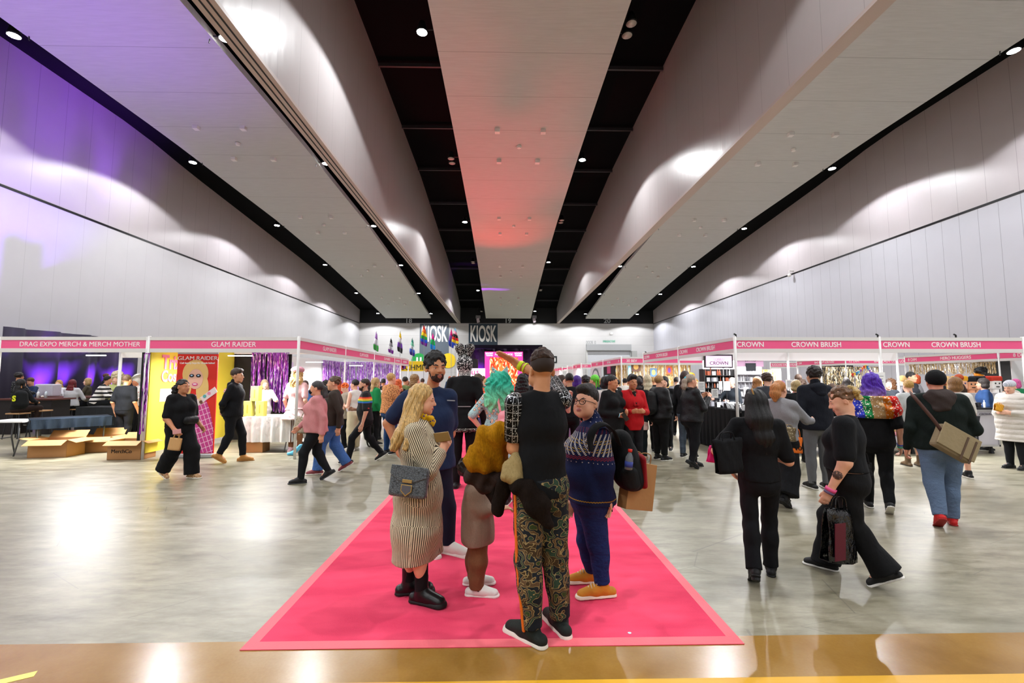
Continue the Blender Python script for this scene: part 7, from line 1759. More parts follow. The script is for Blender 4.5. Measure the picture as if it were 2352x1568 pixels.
for k, (px, py, w_, h_, c, nm) in enumerate(((1460.5, 842, .42, .4, '#5a3420', 'brown picture hanging tilted in the gold tinsel'), (1501, 855, .3, .38, '#4a6a8c', 'blue poster on the gold tinsel'), (1537, 850, .25, .36, '#c85a30', 'orange and purple poster on the gold tinsel'), (1446, 852, .14, .5, '#88c8d8', 'narrow turquoise poster beside the post of the gold tinsel stall'))):
    p = atY(px, py, 20.35); r = MB().box(-w_/2, w_/2, -.01, .01, -h_/2, h_/2).build('poster', mat('poster'+c, c, .5), None, loc=p); tag(r, nm, 'poster'); MB().prism(oval(0, 0, w_*.28, h_*.33, 12), -.014, -.0095).build('poster_motif', mat('motif'+str(k), ['#c89848', '#b8b858', '#6a3a9a', '#e8f0f0'][k], .5), r)
p = atY(1588, 868, 19.6); b = Sdf(); b.cap(p+Vector((0, 0, .12)), p-Vector((0, 0, .45)), .12, .17, .03, np.array([1., 0, 0]), 1.3); b.cap(p+Vector((0, 0, .15)), p+Vector((-.28, 0, -.2)), .06, .06, .03); b.cap(p+Vector((0, 0, .15)), p+Vector((.28, 0, -.2)), .06, .06, .03)
tag(solid(b, 'hanging_jacket', [cloth('#e8b020')], None, (0, 0, 0), .02), 'yellow jacket on a hanger at the right end of the gold tinsel', 'jacket')
d_ = empty('black_display_wall', (atX(1385, 850, X4).x+.02, 0, 0), 0, 'black display wall with three posters facing the aisle by the gold tinsel', 'display wall')
ya, yb_ = atX(1386, 850, X4).y, atX(1413, 850, X4).y
MB().box(-.02, .02, yb_, ya, 0, 2.17).build('wall_panel', mat('black_panel', '#0b0b0d', .7), d_)
for (f_, z_, c_) in ((.5, 2.0, '#c83a78'), (.25, 1.62, '#d8202c'), (.72, 1.62, '#9ac8d8')):
    yy = yb_+(ya-yb_)*f_; MB().box(-.035, -.02, yy-.32, yy+.32, z_-.15, z_+.17).build('poster', mat('pst'+c_, c_, .5), d_)
db = MB().box(-.02, .02, -1.3, 1.3, -1.1, 0).build('stall_graphic', mat('pale_panel', '#d8d8dc', .6), None, loc=(X4-.06, (ys4[1]+ys4[2])/2, 2.15)); tag(db, 'white panel with a round grey logo facing the aisle', 'panel')
for rr_, cc in ((.55, '#6a7478'), (.42, '#d8d8dc')): MB().add([(-.03-.002*(rr_ < .5), rr_*1.6*math.cos(2*PI*i/28), -.5+rr_*.9*math.sin(2*PI*i/28)) for i in range(28)], [tuple(range(27, -1, -1))]).build('logo_disc', mat('disc'+cc, cc, .6), db)
MB().box(-.04, -.03, -1.05, 1.05, -.62, -.38).build('logo_band', mat('disc#6a7478', '#6a7478', .6), db); text('logo_lettering', 'DISCOVERY', .26, (-.045, 0, -.5), (PI/2, 0, -PI/2), M_LT, db, sx=1.2)
block('pink signed stall with plain grey panels, third along the right row', 1334.5, 1358, 26.4, (1316.5,), [('33 SIM', .3)], [[('BOYLES', .4, .9)]], 'side')
block('pink signed white stall fourth along the right row', 1303.5, 1316.5, 31.6, (1302,), [('RESIN', .6, .9)], [[]], 'side')
block('pink signed white stall fifth along the right row', 1291, 1302, 35.0, (1280, 1271.5), [('', .5)], [[('CUTE', .5, .8)], [('GLEE', .5, .8)]], 'side')
# blocks seen through the corner stall
s7 = stall('pink signed stall with bunting seen through the corner stall'); xa = atY(1942, 830, 18.6).x; xb = atY(2097, 830, 18.6).x
fascia(s7, (xa, 18.6), (xb, 18.6), [('12 DIM', .12), ('BAG LADY LOU LOU', .66)]); yb2 = atX(1830, 830, xa).y; fascia(s7, (xa, yb2), (xa, 18.6), [('BAG LADY LOU LOU', .6, .9), ('12 DIM', .06, .9)])
for x, y in ((xa, 18.6), (xb, 18.6), (xa, yb2)): post(s7, x, y)
lamp_in(s7, (xa+xb)/2, 19.4, 2.2, sx=1.6)
tinsel('gold and black tinsel curtain behind the bunting', (xa, 20.4), (xb, 20.4), .4, 2.15, '#1c1814', '#c0a878', '#f4ecd8', seed=9)
xh = 15.6; s8 = stall('pink signed plush toy stall along the right side, seen through the corner stall')
fascia(s8, (xh, 17.4), (xh, 14.1), [('8 DIM', .1), ('HERO HUGGERS', .6)]); fascia(s8, (xh, 14.0), (xh, 11.2), [('8 DIM', .2)])
for y in (17.4, 14.05, 11.2): post(s8, xh, y)
wallp(s8, (xh+2.8, 17.4), (xh+2.8, 11.2), 0, 2.4, mat('black_panel', '#0b0b0d', .7)); wallp(s8, (xh+2.7, 13.8), (xh+.1, 13.8), 0, 2.3, M_PNL); lamp_in(s8, xh+1.2, 15.6, 2.2)
tinsel('champagne gold tinsel valance over the plush toy stall', (xh+.08, 17.3), (xh+.08, 14.2), 1.80, 2.16, '#a88c5c', '#d8c098', '#f8f0dc', seed=10)
s9 = stall('far pink signed stall with golden stock, seen left of the dark hooded top'); xa9 = atY(1769, 830, 24).x; xb9 = atY(1832, 830, 24).x
fascia(s9, (xa9, 24), (xb9, 24), [('SUGGARS DRAGWEAR', .5, .9)]); post(s9, xa9, 24); post(s9, xb9, 24); wallp(s9, (xa9+.9, 25.5), (xb9, 25.5)); lamp_in(s9, (xa9+xb9)/2, 24.6, 2.2)
tinsel('short golden tinsel panel in the far stall left of the dark hooded top', (xa9, 25.2), (xa9+.95, 25.2), .8, 2.1, '#c88c1c', '#f0c040', '#fff0b0', seed=11)
drape_wall('black drape between the far right stalls', (xb9+.3, 23), (xb9+2.2, 23), 2.3, mat('black_velvet', '#0a0c14', .9), .05)
# bunting
cols = ['#c83828', '#e8b838', '#3878b8', '#58a8c8', '#8858a8', '#e87830']
A = atY(1955, 858, 17.8); B = atY(1988, 838, 17.8); C_ = atY(2012, 860, 17.8)
bt_ = empty('bunting', A, 0, 'string of coloured triangle flags hung in the stall behind the purple hair', 'bunting'); pts = spline([A, (A+B)/2-Vector((0, 0, .06)), B, (B+C_)/2-Vector((0, 0, .06)), C_], 4)
MB().tube([p-A for p in pts], .006, 5).build('cord', M_LT, bt_)
for i, p in enumerate(pts[1:-1:1]):
    q = p-A; MB().add([q+Vector((-.06, -.01, 0)), q+Vector((.06, -.01, 0)), q+Vector((0, -.01, -.15))], [(0, 2, 1)]).build('pennant', mat('pennant'+cols[i % 6], cols[i % 6], .6), bt_, solid=.004)
# plush heads in the hugger stall: plain doll faces
for k, (px, py, c, hc) in enumerate(((2205, 880, '#f0b898', '#e8a828'), (2228, 882, '#e0a078', '#14161c'), (2245, 880, '#e8b088', '#1a1c24'), (2283, 880, '#f0ece8', '#c83828'))):
    p = atY(px, py, 13.6); r = empty('plush_toy', p-Vector((0, 0, .3)), 0, ['plush doll head with yellow hair and blue eyes', 'plush doll head with black hair and moustache', 'plush doll head with black hair beside the blue shirt', 'white plush head with red and black trim'][k], 'toy')
    MB().box(-.16, .16, -.1, .1, .12, .46).build('head', mat('plush'+c, c, .9), r, bevel=.05); MB().box(-.175, .175, -.11, .12, .36, .52).build('hair', mat('plush_hair'+hc, hc, .9), r, bevel=.04)
    for q in (-1, 1): MB().ball((q*.06, -.1, .3), (.025, .012, .025), 8, 6).build('eye', mat('plush_eye', '#1c3c80' if k == 0 else '#101010', .4), r, True)
    MB().obox((0, -.105, .2), (.05, 0, 0), (0, .01, 0), (0, 0, .012)).build('mouth', mat('plush_mouth', '#c03040' if k == 0 else '#1a1010', .6), r)
    MB().tube([(0, 0, .12), (0, 0, -.2)], .1, 10).build('body', mat('plush'+c, c, .9), r, True)
r = table('toy table with a white cloth in the hugger stall', (atY(2190, 900, 13.3).x, 13.3), (atY(2330, 900, 13.3).x, 13.3), .8, 1.2, drop=1.18, clothm=cloth('#c8c4c8'), legs=False)
for k, (px, py, rr_, cc) in enumerate(((2255, 851, .22, '#15171c'), (2247, 862, .14, '#e08818'), (2256, 868, .12, '#c03020'))):
    p = atY(px, py, 14.6); b = Sdf(); b.ell((0, 0, 0), (rr_, rr_*.6, rr_*.6), .02); b.ell((rr_*.6, 0, .03), (rr_*.5, rr_*.4, rr_*.4), .02); b.disp = curls(.012, .5)
    tag(link('foil_balloon', solid(b, 'tmpb', [mat('foil'+cc, cc, .25, .3)], None, (0, 0, 0), .02).data, None, (), p), ['black foil balloon floating over the plush toys', 'orange foil balloon under the black one', 'red foil balloon under the orange one'][k], 'balloon')
    bpy.data.objects.remove(bpy.data.objects['tmpb'])
# ---------- the far stage
YS_ = 45.0
a = atY(1070, 792, YS_); b_ = atY(1243.5, 792, YS_); st = empty('stage_truss', ((a.x+b_.x)/2, YS_, 0), 0, 'black draped stage frame at the end of the aisle', 'stage')
L0 = a.x-st.location.x; L1 = b_.x-st.location.x; ZT = a.z
MB().box(L0, L1, -.2, .2, ZT-.35, ZT).build('black_valance', M_VEL, st); MB().box(L0-.1, L0+.1, -.15, .15, 0, ZT).build('upright', M_VEL, st); MB().box(L1-.1, L1+.1, -.15, .15, 0, ZT).build('upright', M_VEL, st)
drape_wall('dark purple stage curtain behind the big pink screen', (a.x+.1, YS_+.5), (b_.x-.1, YS_+.5), ZT-.2, mat('stage_velvet', '#2c1838', .85), .1, 5.0)
for i, px in enumerate((1082, 1096, 1106)): p = atY(px, 860, YS_-.4); uplight((p.x, YS_-.5, 0), (p.x, YS_+.45, 2.6), '#b030ff', 3500, f'purple stage floor light left of the pink screen, {["left", "middle", "right"][i]} one', 45)
x0, x1, y0, y1, z0, z1 = bx(1113.5, 1201, 807.5, 880, YS_-.6, .1)
sc_ = MB().box(x0, x1, y0, y1, 0, z1).build('led_screen', mat('screen_bezel', '#0c0c0e', .3)); tag(sc_, 'large pink and orange LED screen on the far stage', 'screen')
t = NT('led_pink'); t.base('#d02070').set(rough=.5); t.b.inputs['Emission Color'].default_value = (*lin('#f040a0'), 1); t.b.inputs['Emission Strength'].default_value = 1.0; M_LP = t.m
t = NT('led_orange'); v = t.voro(t.mapping(t.coords(), scale=(1, 1, .5)), 9, 'F1', 'Color'); c = t.ramp(t.sep(v)[0], [(0, '#f03010'), (.4, '#ff7030'), (.75, '#ffc8a0')], 'CONSTANT'); t.base(c); t.l(c, t.b.inputs['Emission Color']); t.b.inputs['Emission Strength'].default_value = 1.1; M_LO = t.m
MB().box(x0, x1, y0-.03, y0, .35, z1).build('pink_display', M_LP, sc_); w_ = x1-x0
MB().box(x0+w_*.13, x1-w_*.13, y0-.05, y0-.03, .5, z1-.55).build('orange_display', M_LO, sc_)
MW = mat('led_white', '#fff0f4', .5, emit=1.2); text('screen_title', 'MASQUERADE', .27, ((x0+x1)/2, y0-.06, z1-.27), (PI/2, 0, 0), MW, sc_, bold=.03)
for q in (.12, .88):
    for dz, tx in ((-.17, 'ROCKIT'), (-.37, 'TOWN')): text('screen_logo', tx, .2, (x0+w_*q, y0-.06, z1+dz), (PI/2, 0, 0), MW, sc_, bold=.03)
# yellow food stand, white stand
p = atY(920, 840, 30); p2 = atY(1003, 840, 30); ys1 = empty('food_stand', ((p.x+p2.x)/2, 30, 0), 0, 'white food stand with a yellow lettered sign beyond the left stalls', 'stand')
hw = (p2.x-p.x)/2; MB().box(-hw, hw, 0, .1, 2.1, 2.75).build('sign_board', mat('yellow_sign', '#f0c818', .55), ys1)
text('sign_lettering', 'SCHMIT', .5, (-.25, -.02, 2.33), (PI/2, 0, 0), mat('black_ink', '#1a1614', .6), ys1, bold=.02); 
for q, c in ((-.95, '#702a88'), (-1.08, '#c83030'), (.75, '#8830a0')): MB().prism(oval(q, 2.45, .12 if q < 0 else .3, .22, 16), -.03, -.01).build('sign_motif', mat('motif_'+c, c, .6), ys1)
MB().box(-hw, hw, 0, 2, 0, 2.1).build('stand_body', mat('stand_white', '#e4e4e8', .6), ys1)
ot = atY(1060, 850, 33); tag(MB().tube([(0, 0, 0), (0, 0, 1.6), (.1, 0, 2.75)], .28, 12).build('inflatable_tube', mat('orange_inflatable', '#f07820', .5), None, True, loc=(ot.x, 33, 0)), 'tall orange inflatable column left of the far stage', 'inflatable')
ot = atY(1078, 840, 40); r = MB().box(-.75, .75, 0, .3, 2.35, 3.3).build('line_speaker', mat('speaker_black', '#0c0c10', .6), None, loc=(ot.x, 40, 0)); tag(r, 'black loudspeaker block beside the far stage curtain', 'speaker'); MB().box(-.05, .05, .1, .2, 0, 2.35).build('speaker_pole', M_CAN, r)
p = atY(1082, 856, 36); r = MB().box(-1.1, 1.1, -.03, .03, -.35, .35).build('lit_sign', mat('lit_white_sign', '#f4e4f4', .5, emit=1.0), None, loc=p); tag(r, 'small lit white and pink sign below the black loudspeaker', 'sign'); text('sign_lettering', 'DOLLS', .4, (0, -.04, .0), (PI/2, 0, 0), mat('magenta_ink', '#d828a0', .5), r, bold=.03); MB().tube([(0, 0, -.35), (0, 0, -p.z)], .04, 6).build('sign_pole', M_CAN, r)
# moving heads hanging under the bulkhead
for px, nm in ((1098, 'left'), (1227, 'right')):
    p = atY(px, 733, 59.4); r = empty('moving_head', p, .3, f'moving head stage lamp hanging before the bulkhead, {nm} one', 'stage light')
    MB().box(-.3, .3, -.1, .1, .1, .5).build('base', mat('grey_lamp', '#8a8a90', .4), r, bevel=.02); MB().obox((0, 0, -.15), (.16, 0, .05), (0, .14, 0), (-.06, 0, .28)).build('lamp_head', mat('white_lamp_head', '#c8b8c4', .4), r, bevel=.03); MB().tube([(0, 0, .5), (0, 0, zc(59.4)-p.z-.03)], .04, 6).build('drop_pole', M_CAN, r)
# flags on poles
def flag(px, pyt, pyb, Y_, cols_, label, w=.2):
    a = atY(px, pyt, Y_); b_ = atY(px, pyb, Y_); r = empty('pride_flag', (a.x, Y_, 0), 0, label, 'flag')
    MB().tube([(0, .02, 0), (0, .02, a.z+.05)], .012, 6).build('pole', mat('flag_pole', '#a8a8a8', .4, .5), r)
    mb = MB(); L = a.z-b_.z; n = len(cols_)
    for i in range(n):
        mb.m = i
        def fn(u, v, i=i):
            s_ = (i+v)/n; x = (u-.5)*w*(.2+1.1*math.sin(s_*2.6))+.02*math.sin(s_*5+u*3)
            return (x, .06*math.sin(u*9+s_*4), a.z-L*(s_*.88+u*.12))
        mb.grid(fn, 8, 4)
    mb.build('flag_cloth', [mat('flag'+c, c, .7) for c in cols_], r, True, solid=.006)
RB = ['#d82020', '#f08020', '#f0d020', '#20a040', '#2050c8', '#702090']
flag(864.5, 762, 808, 22, ['#b078c8', '#e8e4ec', '#3a9a40'], 'lavender white and green flag hanging above the left stalls')
flag(898.5, 777, 813, 22, ['#1c1c20', '#a0a0a4', '#e8e8ec', '#782090'], 'black grey white and purple flag hanging above the left stalls')
flag(919.5, 762, 812, 22, ['#f0d020', '#e8e8e8', '#7040a0', '#1c1c20'], 'yellow white purple and black flag hanging above the left stalls')
flag(947.5, 777, 819, 22, ['#18907c', '#88d8b8', '#e8ecf0', '#4868c8', '#382888'], 'green white and blue flag hanging above the left stalls')
flag(974.5, 747, 796, 22, RB, 'six colour rainbow flag hanging before the grey kiosk panel', .26)
flag(994.5, 765, 806, 22, ['#e828a0', '#10b860', '#1890e0'], 'pink green and blue flag hanging before the grey kiosk panel')
flag(1037, 755, 800, 22, ['#d81878', '#8048a0', '#2040b0'], 'pink purple and blue flag right of the kiosk panel')
flag(1046, 752, 797, 21, ['#88c8e8', '#f0a8c0', '#1c1c1c']+RB[::2], 'progress pride flag with many stripes right of the kiosk panel', .24)
# ================================================================ seated diners, vendors and the far crowd
def prototype(nm, H, heading=0, **kw):
    """a far visitor, built once at the origin; colours live in object-level slots so copies can differ"""
    J = rig(H, 0, kw.get('stride', 0), 0, kw.get('armL', 'front'), kw.get('armR', 'relaxed'), kw.get('sit', False), kw.get('look', 0), kw.get('nod', 0))
    f = Fig(J, (0, 0, 0), None, .02, '#d0a080', kw.get('g', 1.05), kw.get('fem', 0))
    f.body(hands=False, detail=False, headscale=1.1, ears=False)
    f.hair(kw['hair'], mat('far_hair', '#1a1210', .7), h=.014, disp=kw.get('disp') or strands(.004, 1, J['hd']))
    f.trousers(mat('far_trousers', '#14161a', .9), .97, .012, h=.024)
    f.top(mat('far_top', '#14161a', .9), sleeve=kw.get('sleeve', .97), hem=-.06, infl=.018, neck=0, loose=.02, h=.022)
    for k in 'lr': f.shoe(k, '#14141a', '#d8d4cc')
    return f.root
PROTO = {'short': prototype('short', 1.75, hair=h_short(.015, .002)), 'long': prototype('long', 1.65, hair=h_long(.3), fem=1, armL='relaxed'), 'bob': prototype('bob', 1.64, hair=h_bob(.1, .01), fem=1, armL='phone'),
         'bun': prototype('bun', 1.66, hair=h_bun(.05, .08, .05), fem=1, g=1.15), 'curly': prototype('curly', 1.7, hair=h_curly(.03, .06), disp=curls(.01, .8), g=1.1, fem=.5, armR='front'), 'broad': prototype('broad', 1.76, hair=h_short(.01, .0), g=1.3, sleeve=.42)}
used = set(); TAKEN = [o.location.copy() for o in bpy.data.objects if o.parent is None and o.name.startswith('person')]
def crowd(px, pytop, Y, kind, heading, hairc, topc, skinc='#d4a288', legc='#14161c', label=None, group=None):
    src = PROTO[kind]
    if kind in used: r = dup(src)
    else: r = src; used.add(kind)
    for _ in range(14):
        g = atY(px, 900, Y)
        if all((g.x-q.x)**2+(g.y-q.y)**2 > .36 for q in TAKEN): break
        Y += .35
    TAKEN.append(g)
    p = atY(px, pytop, Y); s = p.z/({'short': 1.785, 'long': 1.68, 'bob': 1.68, 'bun': 1.76, 'curly': 1.75, 'broad': 1.79}[kind])
    s = max(.86, min(1.14, s))
    r.location = (g.x, Y, 0); r.rotation_euler = (0, 0, heading); r.scale = (s, s, s)
    for c in r.children:
        col = {'body': skinc, 'hair': hairc, 'trousers': legc, 'shirt': topc}.get(c.name.split('.')[0])
        if col:
            c.material_slots[0].link = 'OBJECT'
            c.material_slots[0].material = {'body': lambda: skin(col), 'hair': lambda: hairm(col, .6), 'trousers': lambda: cloth(col), 'shirt': lambda: cloth(col)}[c.name.split('.')[0]]()
    tag(r, label, 'person', group); return r
HN = {'#1a1210': 'black', '#3a2618': 'brown', '#6a4426': 'light brown', '#c09a60': 'blonde', '#b8481c': 'ginger', '#d8d0c8': 'white', '#8a2a90': 'purple', '#e060a0': 'pink', '#b82020': 'red', '#209880': 'teal'}
TN = {'#101216': 'black', '#20406a': 'blue', '#d8d4cc': 'white', '#b02828': 'red', '#1c7a4c': 'green', '#8a8a90': 'grey', '#d878a0': 'pink', '#d8a020': 'mustard', '#5c6a3c': 'olive', '#6a3a90': 'violet', '#c85a28': 'orange', '#3a2a20': 'brown'}
KD = {'short': 'short', 'long': 'long', 'bob': 'bobbed', 'bun': 'tied up', 'curly': 'curly', 'broad': 'cropped'}
rr = random.Random(11); hk = list(HN); tk = list(TN); seen = {}
def auto(px, pytop, Y, kind=None, hairc=None, topc=None, where='', heading=None):
    kind = kind or rr.choice(list(PROTO)); hairc = hairc or rr.choices(hk, [9, 7, 4, 4, 1.5, .6, .5, .6, .6, .4])[0]; topc = topc or rr.choices(tk, [9, 3, 3, 1.5, 1, 3, 1, .6, 1, .7, .7, 1.5])[0]
    lab = f'person with {KD[kind]} {HN[hairc]} hair and {TN[topc]} top {where}'
    n = seen.get(lab, 0); seen[lab] = n+1
    crowd(px, pytop, Y, kind, heading if heading is not None else rr.uniform(2.2, 4.1), hairc, topc, rr.choice(['#d8a88c', '#c8906c', '#a87050', '#e0b8a0', '#d4a288']), rr.choice(['#14161c', '#1c2c48', '#101214', '#34383c', '#3c5070']), lab, lab.replace('person', 'people') if True else None)
# far crowd in the aisle between the stalls and the stage
rows = [(13.5, 'walking close behind the teal haired dress', [(1085, 864), (1212, 866), (1098, 869)]),
        (16.5, 'in the middle of the crowded aisle', [(1046, 862), (1075, 866), (1092, 861), (1116, 868), (1216, 863), (1230, 867), (1246, 862), (1262, 865), (1277, 868)]),
        (20.0, 'in the packed middle aisle', [(1040, 864), (1058, 868), (1072, 861), (1084, 866), (1105, 863), (1222, 865), (1238, 862), (1253, 867), (1270, 862), (1290, 865), (1303, 862), (1318, 866)]),
        (25.0, 'far down the pink carpet', [(1034, 863), (1050, 861), (1066, 866), (1080, 863), (1094, 865), (1110, 862), (1208, 864), (1222, 862), (1236, 866), (1250, 863), (1264, 861), (1280, 866), (1296, 863)]),
        (31.0, 'at the back of the crowd', [(1042, 864), (1056, 862), (1070, 866), (1086, 862), (1100, 865), (1204, 863), (1218, 866), (1232, 862), (1248, 865), (1262, 863), (1276, 866)])]
for Y, where, lst in rows:
    for px, py in lst: auto(px+rr.uniform(-4, 4), py, Y+rr.uniform(-1.4, 1.4), where=where)
for px, py, Y in ((1337, 866, 14), (1352, 863, 15.5), (1400, 866, 12.6), (1418, 865, 14.2), (1436, 862, 15.2), (1470, 862, 16), (1503, 864, 14.4), (1555, 864, 13.2), (1380, 863, 17.0)): auto(px, py, Y, where='behind the red blazer')
for px, py, Y in ((700, 872, 11.6), (748, 872, 12.4), (776, 868, 13.6), (845, 873, 14.8), (880, 868, 15.6), (905, 869, 16.6), (935, 868, 15.0), (957, 866, 17.5), (970, 868, 19)): auto(px, py, Y, where='browsing along the left stall row')
for px, py, Y in ((1768, 858, 13.8), (1796, 872, 12.0), (1835, 858, 13.2), (1843, 870, 11.0), (1912, 872, 11.2), (1945, 865, 12.6), (2046, 868, 11.8), (2075, 861, 12.6), (2105, 858, 12.9), (2178, 862, 12.4), (2205, 858, 13.0), (2335, 868, 12.0)): auto(px, py, Y, where='shopping behind the right hand counters')
# vendors and named customers at the counters
visitor('vendor with white hair in grey vest holding a card reader in the corner stall', 1683, 0, 868, -1.25, '#e0b09c', h_short(.012), '#d0ccc8', '#2a3038', .97, '#101114', Y=11.7, g=1.1, armL='front', armR='reach', name='vest_jacket')
visitor('smiling blonde vendor in a patterned top behind the aisle side counter', 1600, 0, 875, -.5, '#dcac94', h_bun(.02, .06, .07), '#c8a468', '#8c8a90', .97, '#101114', Y=13.4, fem=1, armL='front', armR='front')
visitor('person with short curly grey blonde hair in black top at the framed counter', 1829, 0, 868, 2.9, '#dcac94', h_bob(.03, .012), '#b09868', '#101216', .42, '#101114', Y=9.0, fem=1, g=1.15, armL='front', armR='front', H=1.6)
visitor('person with ginger brown hair behind the long black haired walker', 1740, 0, 866, 2.6, '#dcac94', h_long(.2), '#9a6a3c', '#2a2c30', .97, '#101114', Y=10.0, fem=1)
visitor('person with thick brown curls bending over the framed counter', 1763, 0, 858, 2.2, '#dcac94', h_curly(.02), '#3a261a', '#3a3c42', .97, '#101114', Y=9.3, curly=True)
visitor('person with dark hair and navy blue shirt with a red strap at the toy stall', 2260, 0, 870, -2.2, '#c89078', h_bob(.06, .01), '#2a2220', '#24406c', .6, '#14161a', Y=10.4, g=1.25, fem=1, armL='front', armR='front')
visitor('vendor with pale face in dark top behind the price list', 2040, 0, 872, -.4, '#e0b09c', h_bun(.02, .03, .08), '#3a2a24', '#20242c', .42, '#101114', Y=11.0, fem=1)
visitor('vendor in black cap and plaid shirt leaning at the toy stall', 2094, 0, 855, .4, '#d09878', h_short(.012), '#14100f', '#24262c', .97, '#101114', Y=11.6)
# left stall people
visitor('vendor in black tee with short brown hair standing with back turned in the merch stall', 289, 0, 861, PI+.1, '#c8906c', h_short(.01, -.001), '#5a4434', '#111318', .42, '#15161c', Y=11.2, g=1.05, armL='relaxed', armR='relaxed', stride=.1)
visitor('vendor in white with long ash blonde hair between the purple tinsel and the white table', 607, 0, 872, .7, '#e8c0ac', h_long(.25), '#b8a080', '#e8e4e4', .97, '#c8c4c8', Y=11.9, fem=1, armL='reach', armR='front')
f = visitor('drag performer in frilly pale pink dress and pink beret with long blonde curls', 682, 0, 842, PI-.2, '#d8a890', None, '#d8b070', '#e8b8b8', .36, '#8a5a3c', Y=10.5, g=1.05, fem=1, H=1.84, armL='relaxed', armR='relaxed', hem=-.02, shoe='#e8c0c8', name='frilly_dress', extra=skirt_extra(.08, .16), trou=dict(infl=.004))
f.hair(h_curly(.03, .26), hairm('#d8b070', .5, curly=True), h=.012, disp=waves(.012, 1.2))
f.hair(lambda b, T, R, sc, s: b.ell(T(0, .02, .12), np.array([.13, .13, .075])*sc, .02, R), cloth('#e0a0b0'), 'beret', .012)
b = Sdf(); J = f.J; b.cap(J['pel'], J['pel']-np.array([0, 0, .22]), .17, .30, .05); b.cut(J['pel']-np.array([0, 0, .24]), (0, 0, -1)); b.cut(J['pel']+np.array([0, 0, .05]), (0, 0, 1)); b.disp = folds(.014, 2.2); solid(b, 'frill_skirt', [cloth('#ecd4d4')], f.root, f.base, .014)
# high tables and stools with seated diners
def stool(label, x, y, group):
    r = empty('bar_stool', (x, y, 0), 0, label, 'stool', group); MB().box(-.19, .19, -.16, .16, .70, .74).build('seat', mat('oak_seat', '#b08860', .6), r, bevel=.01)
    for i in (-1, 1):
        for j in (-1, 1): MB().tube([(i*.15, j*.12, .7), (i*.2, j*.17, 0)], .014, 6).build('leg', M_CAN, r)
    return r
def hightable(label, x0, x1, y, z=1.05):
    r = empty('bar_table', ((x0+x1)/2, y, 0), 0, label, 'table'); w_ = (x1-x0)/2
    MB().box(-w_, w_, -.38, .38, z-.05, z).build('tabletop', mat('red_brown_top', '#5a2c24', .35), r, bevel=.005)
    for i in (-1, 1): MB().box(i*(w_-.3)-.2, i*(w_-.3)+.2, -.3, .3, 0, z-.05).build('leg', mat('dark_pedestal', '#1a1416', .5), r)
hx = lambda px, Y: atY(px, 900, Y).x
hightable('long red brown bar table in front of the purple drape, nearer one', hx(20, 14.2), hx(150, 14.2), 14.2); hightable('long red brown bar table in front of the purple drape, farther one', hx(110, 15.6), hx(262, 15.6), 15.6)
st_spots = [(98, 13.5), (140, 14.8)]
for i, (px, Y) in enumerate(st_spots): stool(['oak topped bar stool empty beside the black backpack', 'oak topped bar stool under the far bar table edge', 'oak topped bar stool under the person with red hair', 'oak topped bar stool under the striped top', 'oak topped bar stool under the black backpack wearer'][i], hx(px, Y), Y, None)
def diner(label, px, Y, py, heading, **kw):
    b = place(px, 0, Y); H = 1.68; hd = height_at(px, py, Y); lift = max(.05, hd-(.985-.23)*H-.02)
    s_ = stool('oak topped bar stool under the '+' '.join(label.split()[:7]).replace('seated ', ''), b.x, Y+.0, None); z_ = (.30*H+lift-.13)/.74; s_.scale = (1, 1, z_)
    return visitor(label, px, 0, py, heading, Y=Y, H=H, sit=True, lift=max(.05, lift), **kw)
diner('seated person with very long black hair and black backpack, from behind', 46, 13.0, 871, PI-.1, tone='#c8906c', hair=h_long(.32, .1), hairc='#0e0c0d', torso='#101216', legs='#2a1c18', armL='table', armR='table', fem=1)
p = atY(47, 915, 12.62); b = Sdf(); b.cap((0, 0, .1), (0, 0, -.14), .12, .15, .05, np.array([1., 0, 0]), 1.25)
bpk = empty('backpack', p, 0, 'black backpack with a yellow letter S on the seated diner', 'backpack'); solid(b, 'pack_body', [cloth('#101214')], bpk, (0, 0, 0), .015); text('backpack_letter', 'S', .2, (.0, -.165, .0), (PI/2, 0, 0), mat('yellow_letter', '#d8e020', .6), bpk, bold=.04)
diner('seated person in checked shirt with dark hair at the left end of the bar table', 40, 14.6, 856, PI-.3, tone='#c8906c', hair=h_curly(.015), hairc='#1a1214', tm=m_spots('check_shirt', '#15171a', '#8a8c90', 30, .3), torso=None, armL='table', armR='table', curly=True)
diner('seated person with brown hair looking down at a phone at the bar table', 70, 15.0, 868, -.1, tone='#d8a488', hair=h_short(.015), hairc='#5a3824', torso='#2a3a5a', armL='table', armR='table', nod=.4)
diner('seated person with blonde hair in white behind the far bar table', 134, 16.4, 873, .3, tone='#e8bca8', hair=h_long(.18), hairc='#c89a58', torso='#e4e4e8', armL='table', armR='table', fem=1)
diner('seated person with long dark red hair in pale denim jacket, from behind', 165, 14.9, 872, PI+.1, tone='#d8a488', hair=h_long(.28, .1), hairc='#6a1420', torso='#c8c8cc', armL='table', armR='table', fem=1, g=1.15)
diner('seated person in black and white striped top bending forward', 222, 14.2, 864, 2.0, tone='#c8906c', hair=h_short(.012), hairc='#15110f', tm=m_stripes('black_white_stripes', '#e4e0dc', '#101014', .12, .45, 2, src='obj'), torso=None, g=1.3, armL='table', armR='table', lean=.2)
diner('seated person with straight blonde hair in olive top at the far table end', 200, 16.8, 869, -1.0, tone='#e0b49c', hair=h_bob(.1), hairc='#b89868', torso='#4c4638', armL='table', armR='table', fem=1)
diner('seated person with grey hair in light shirt beside the striped top', 244, 15.9, 871, PI+.3, tone='#d8a488', hair=h_short(.012), hairc='#5c5450', torso='#b8b8b0', armL='table', armR='table')
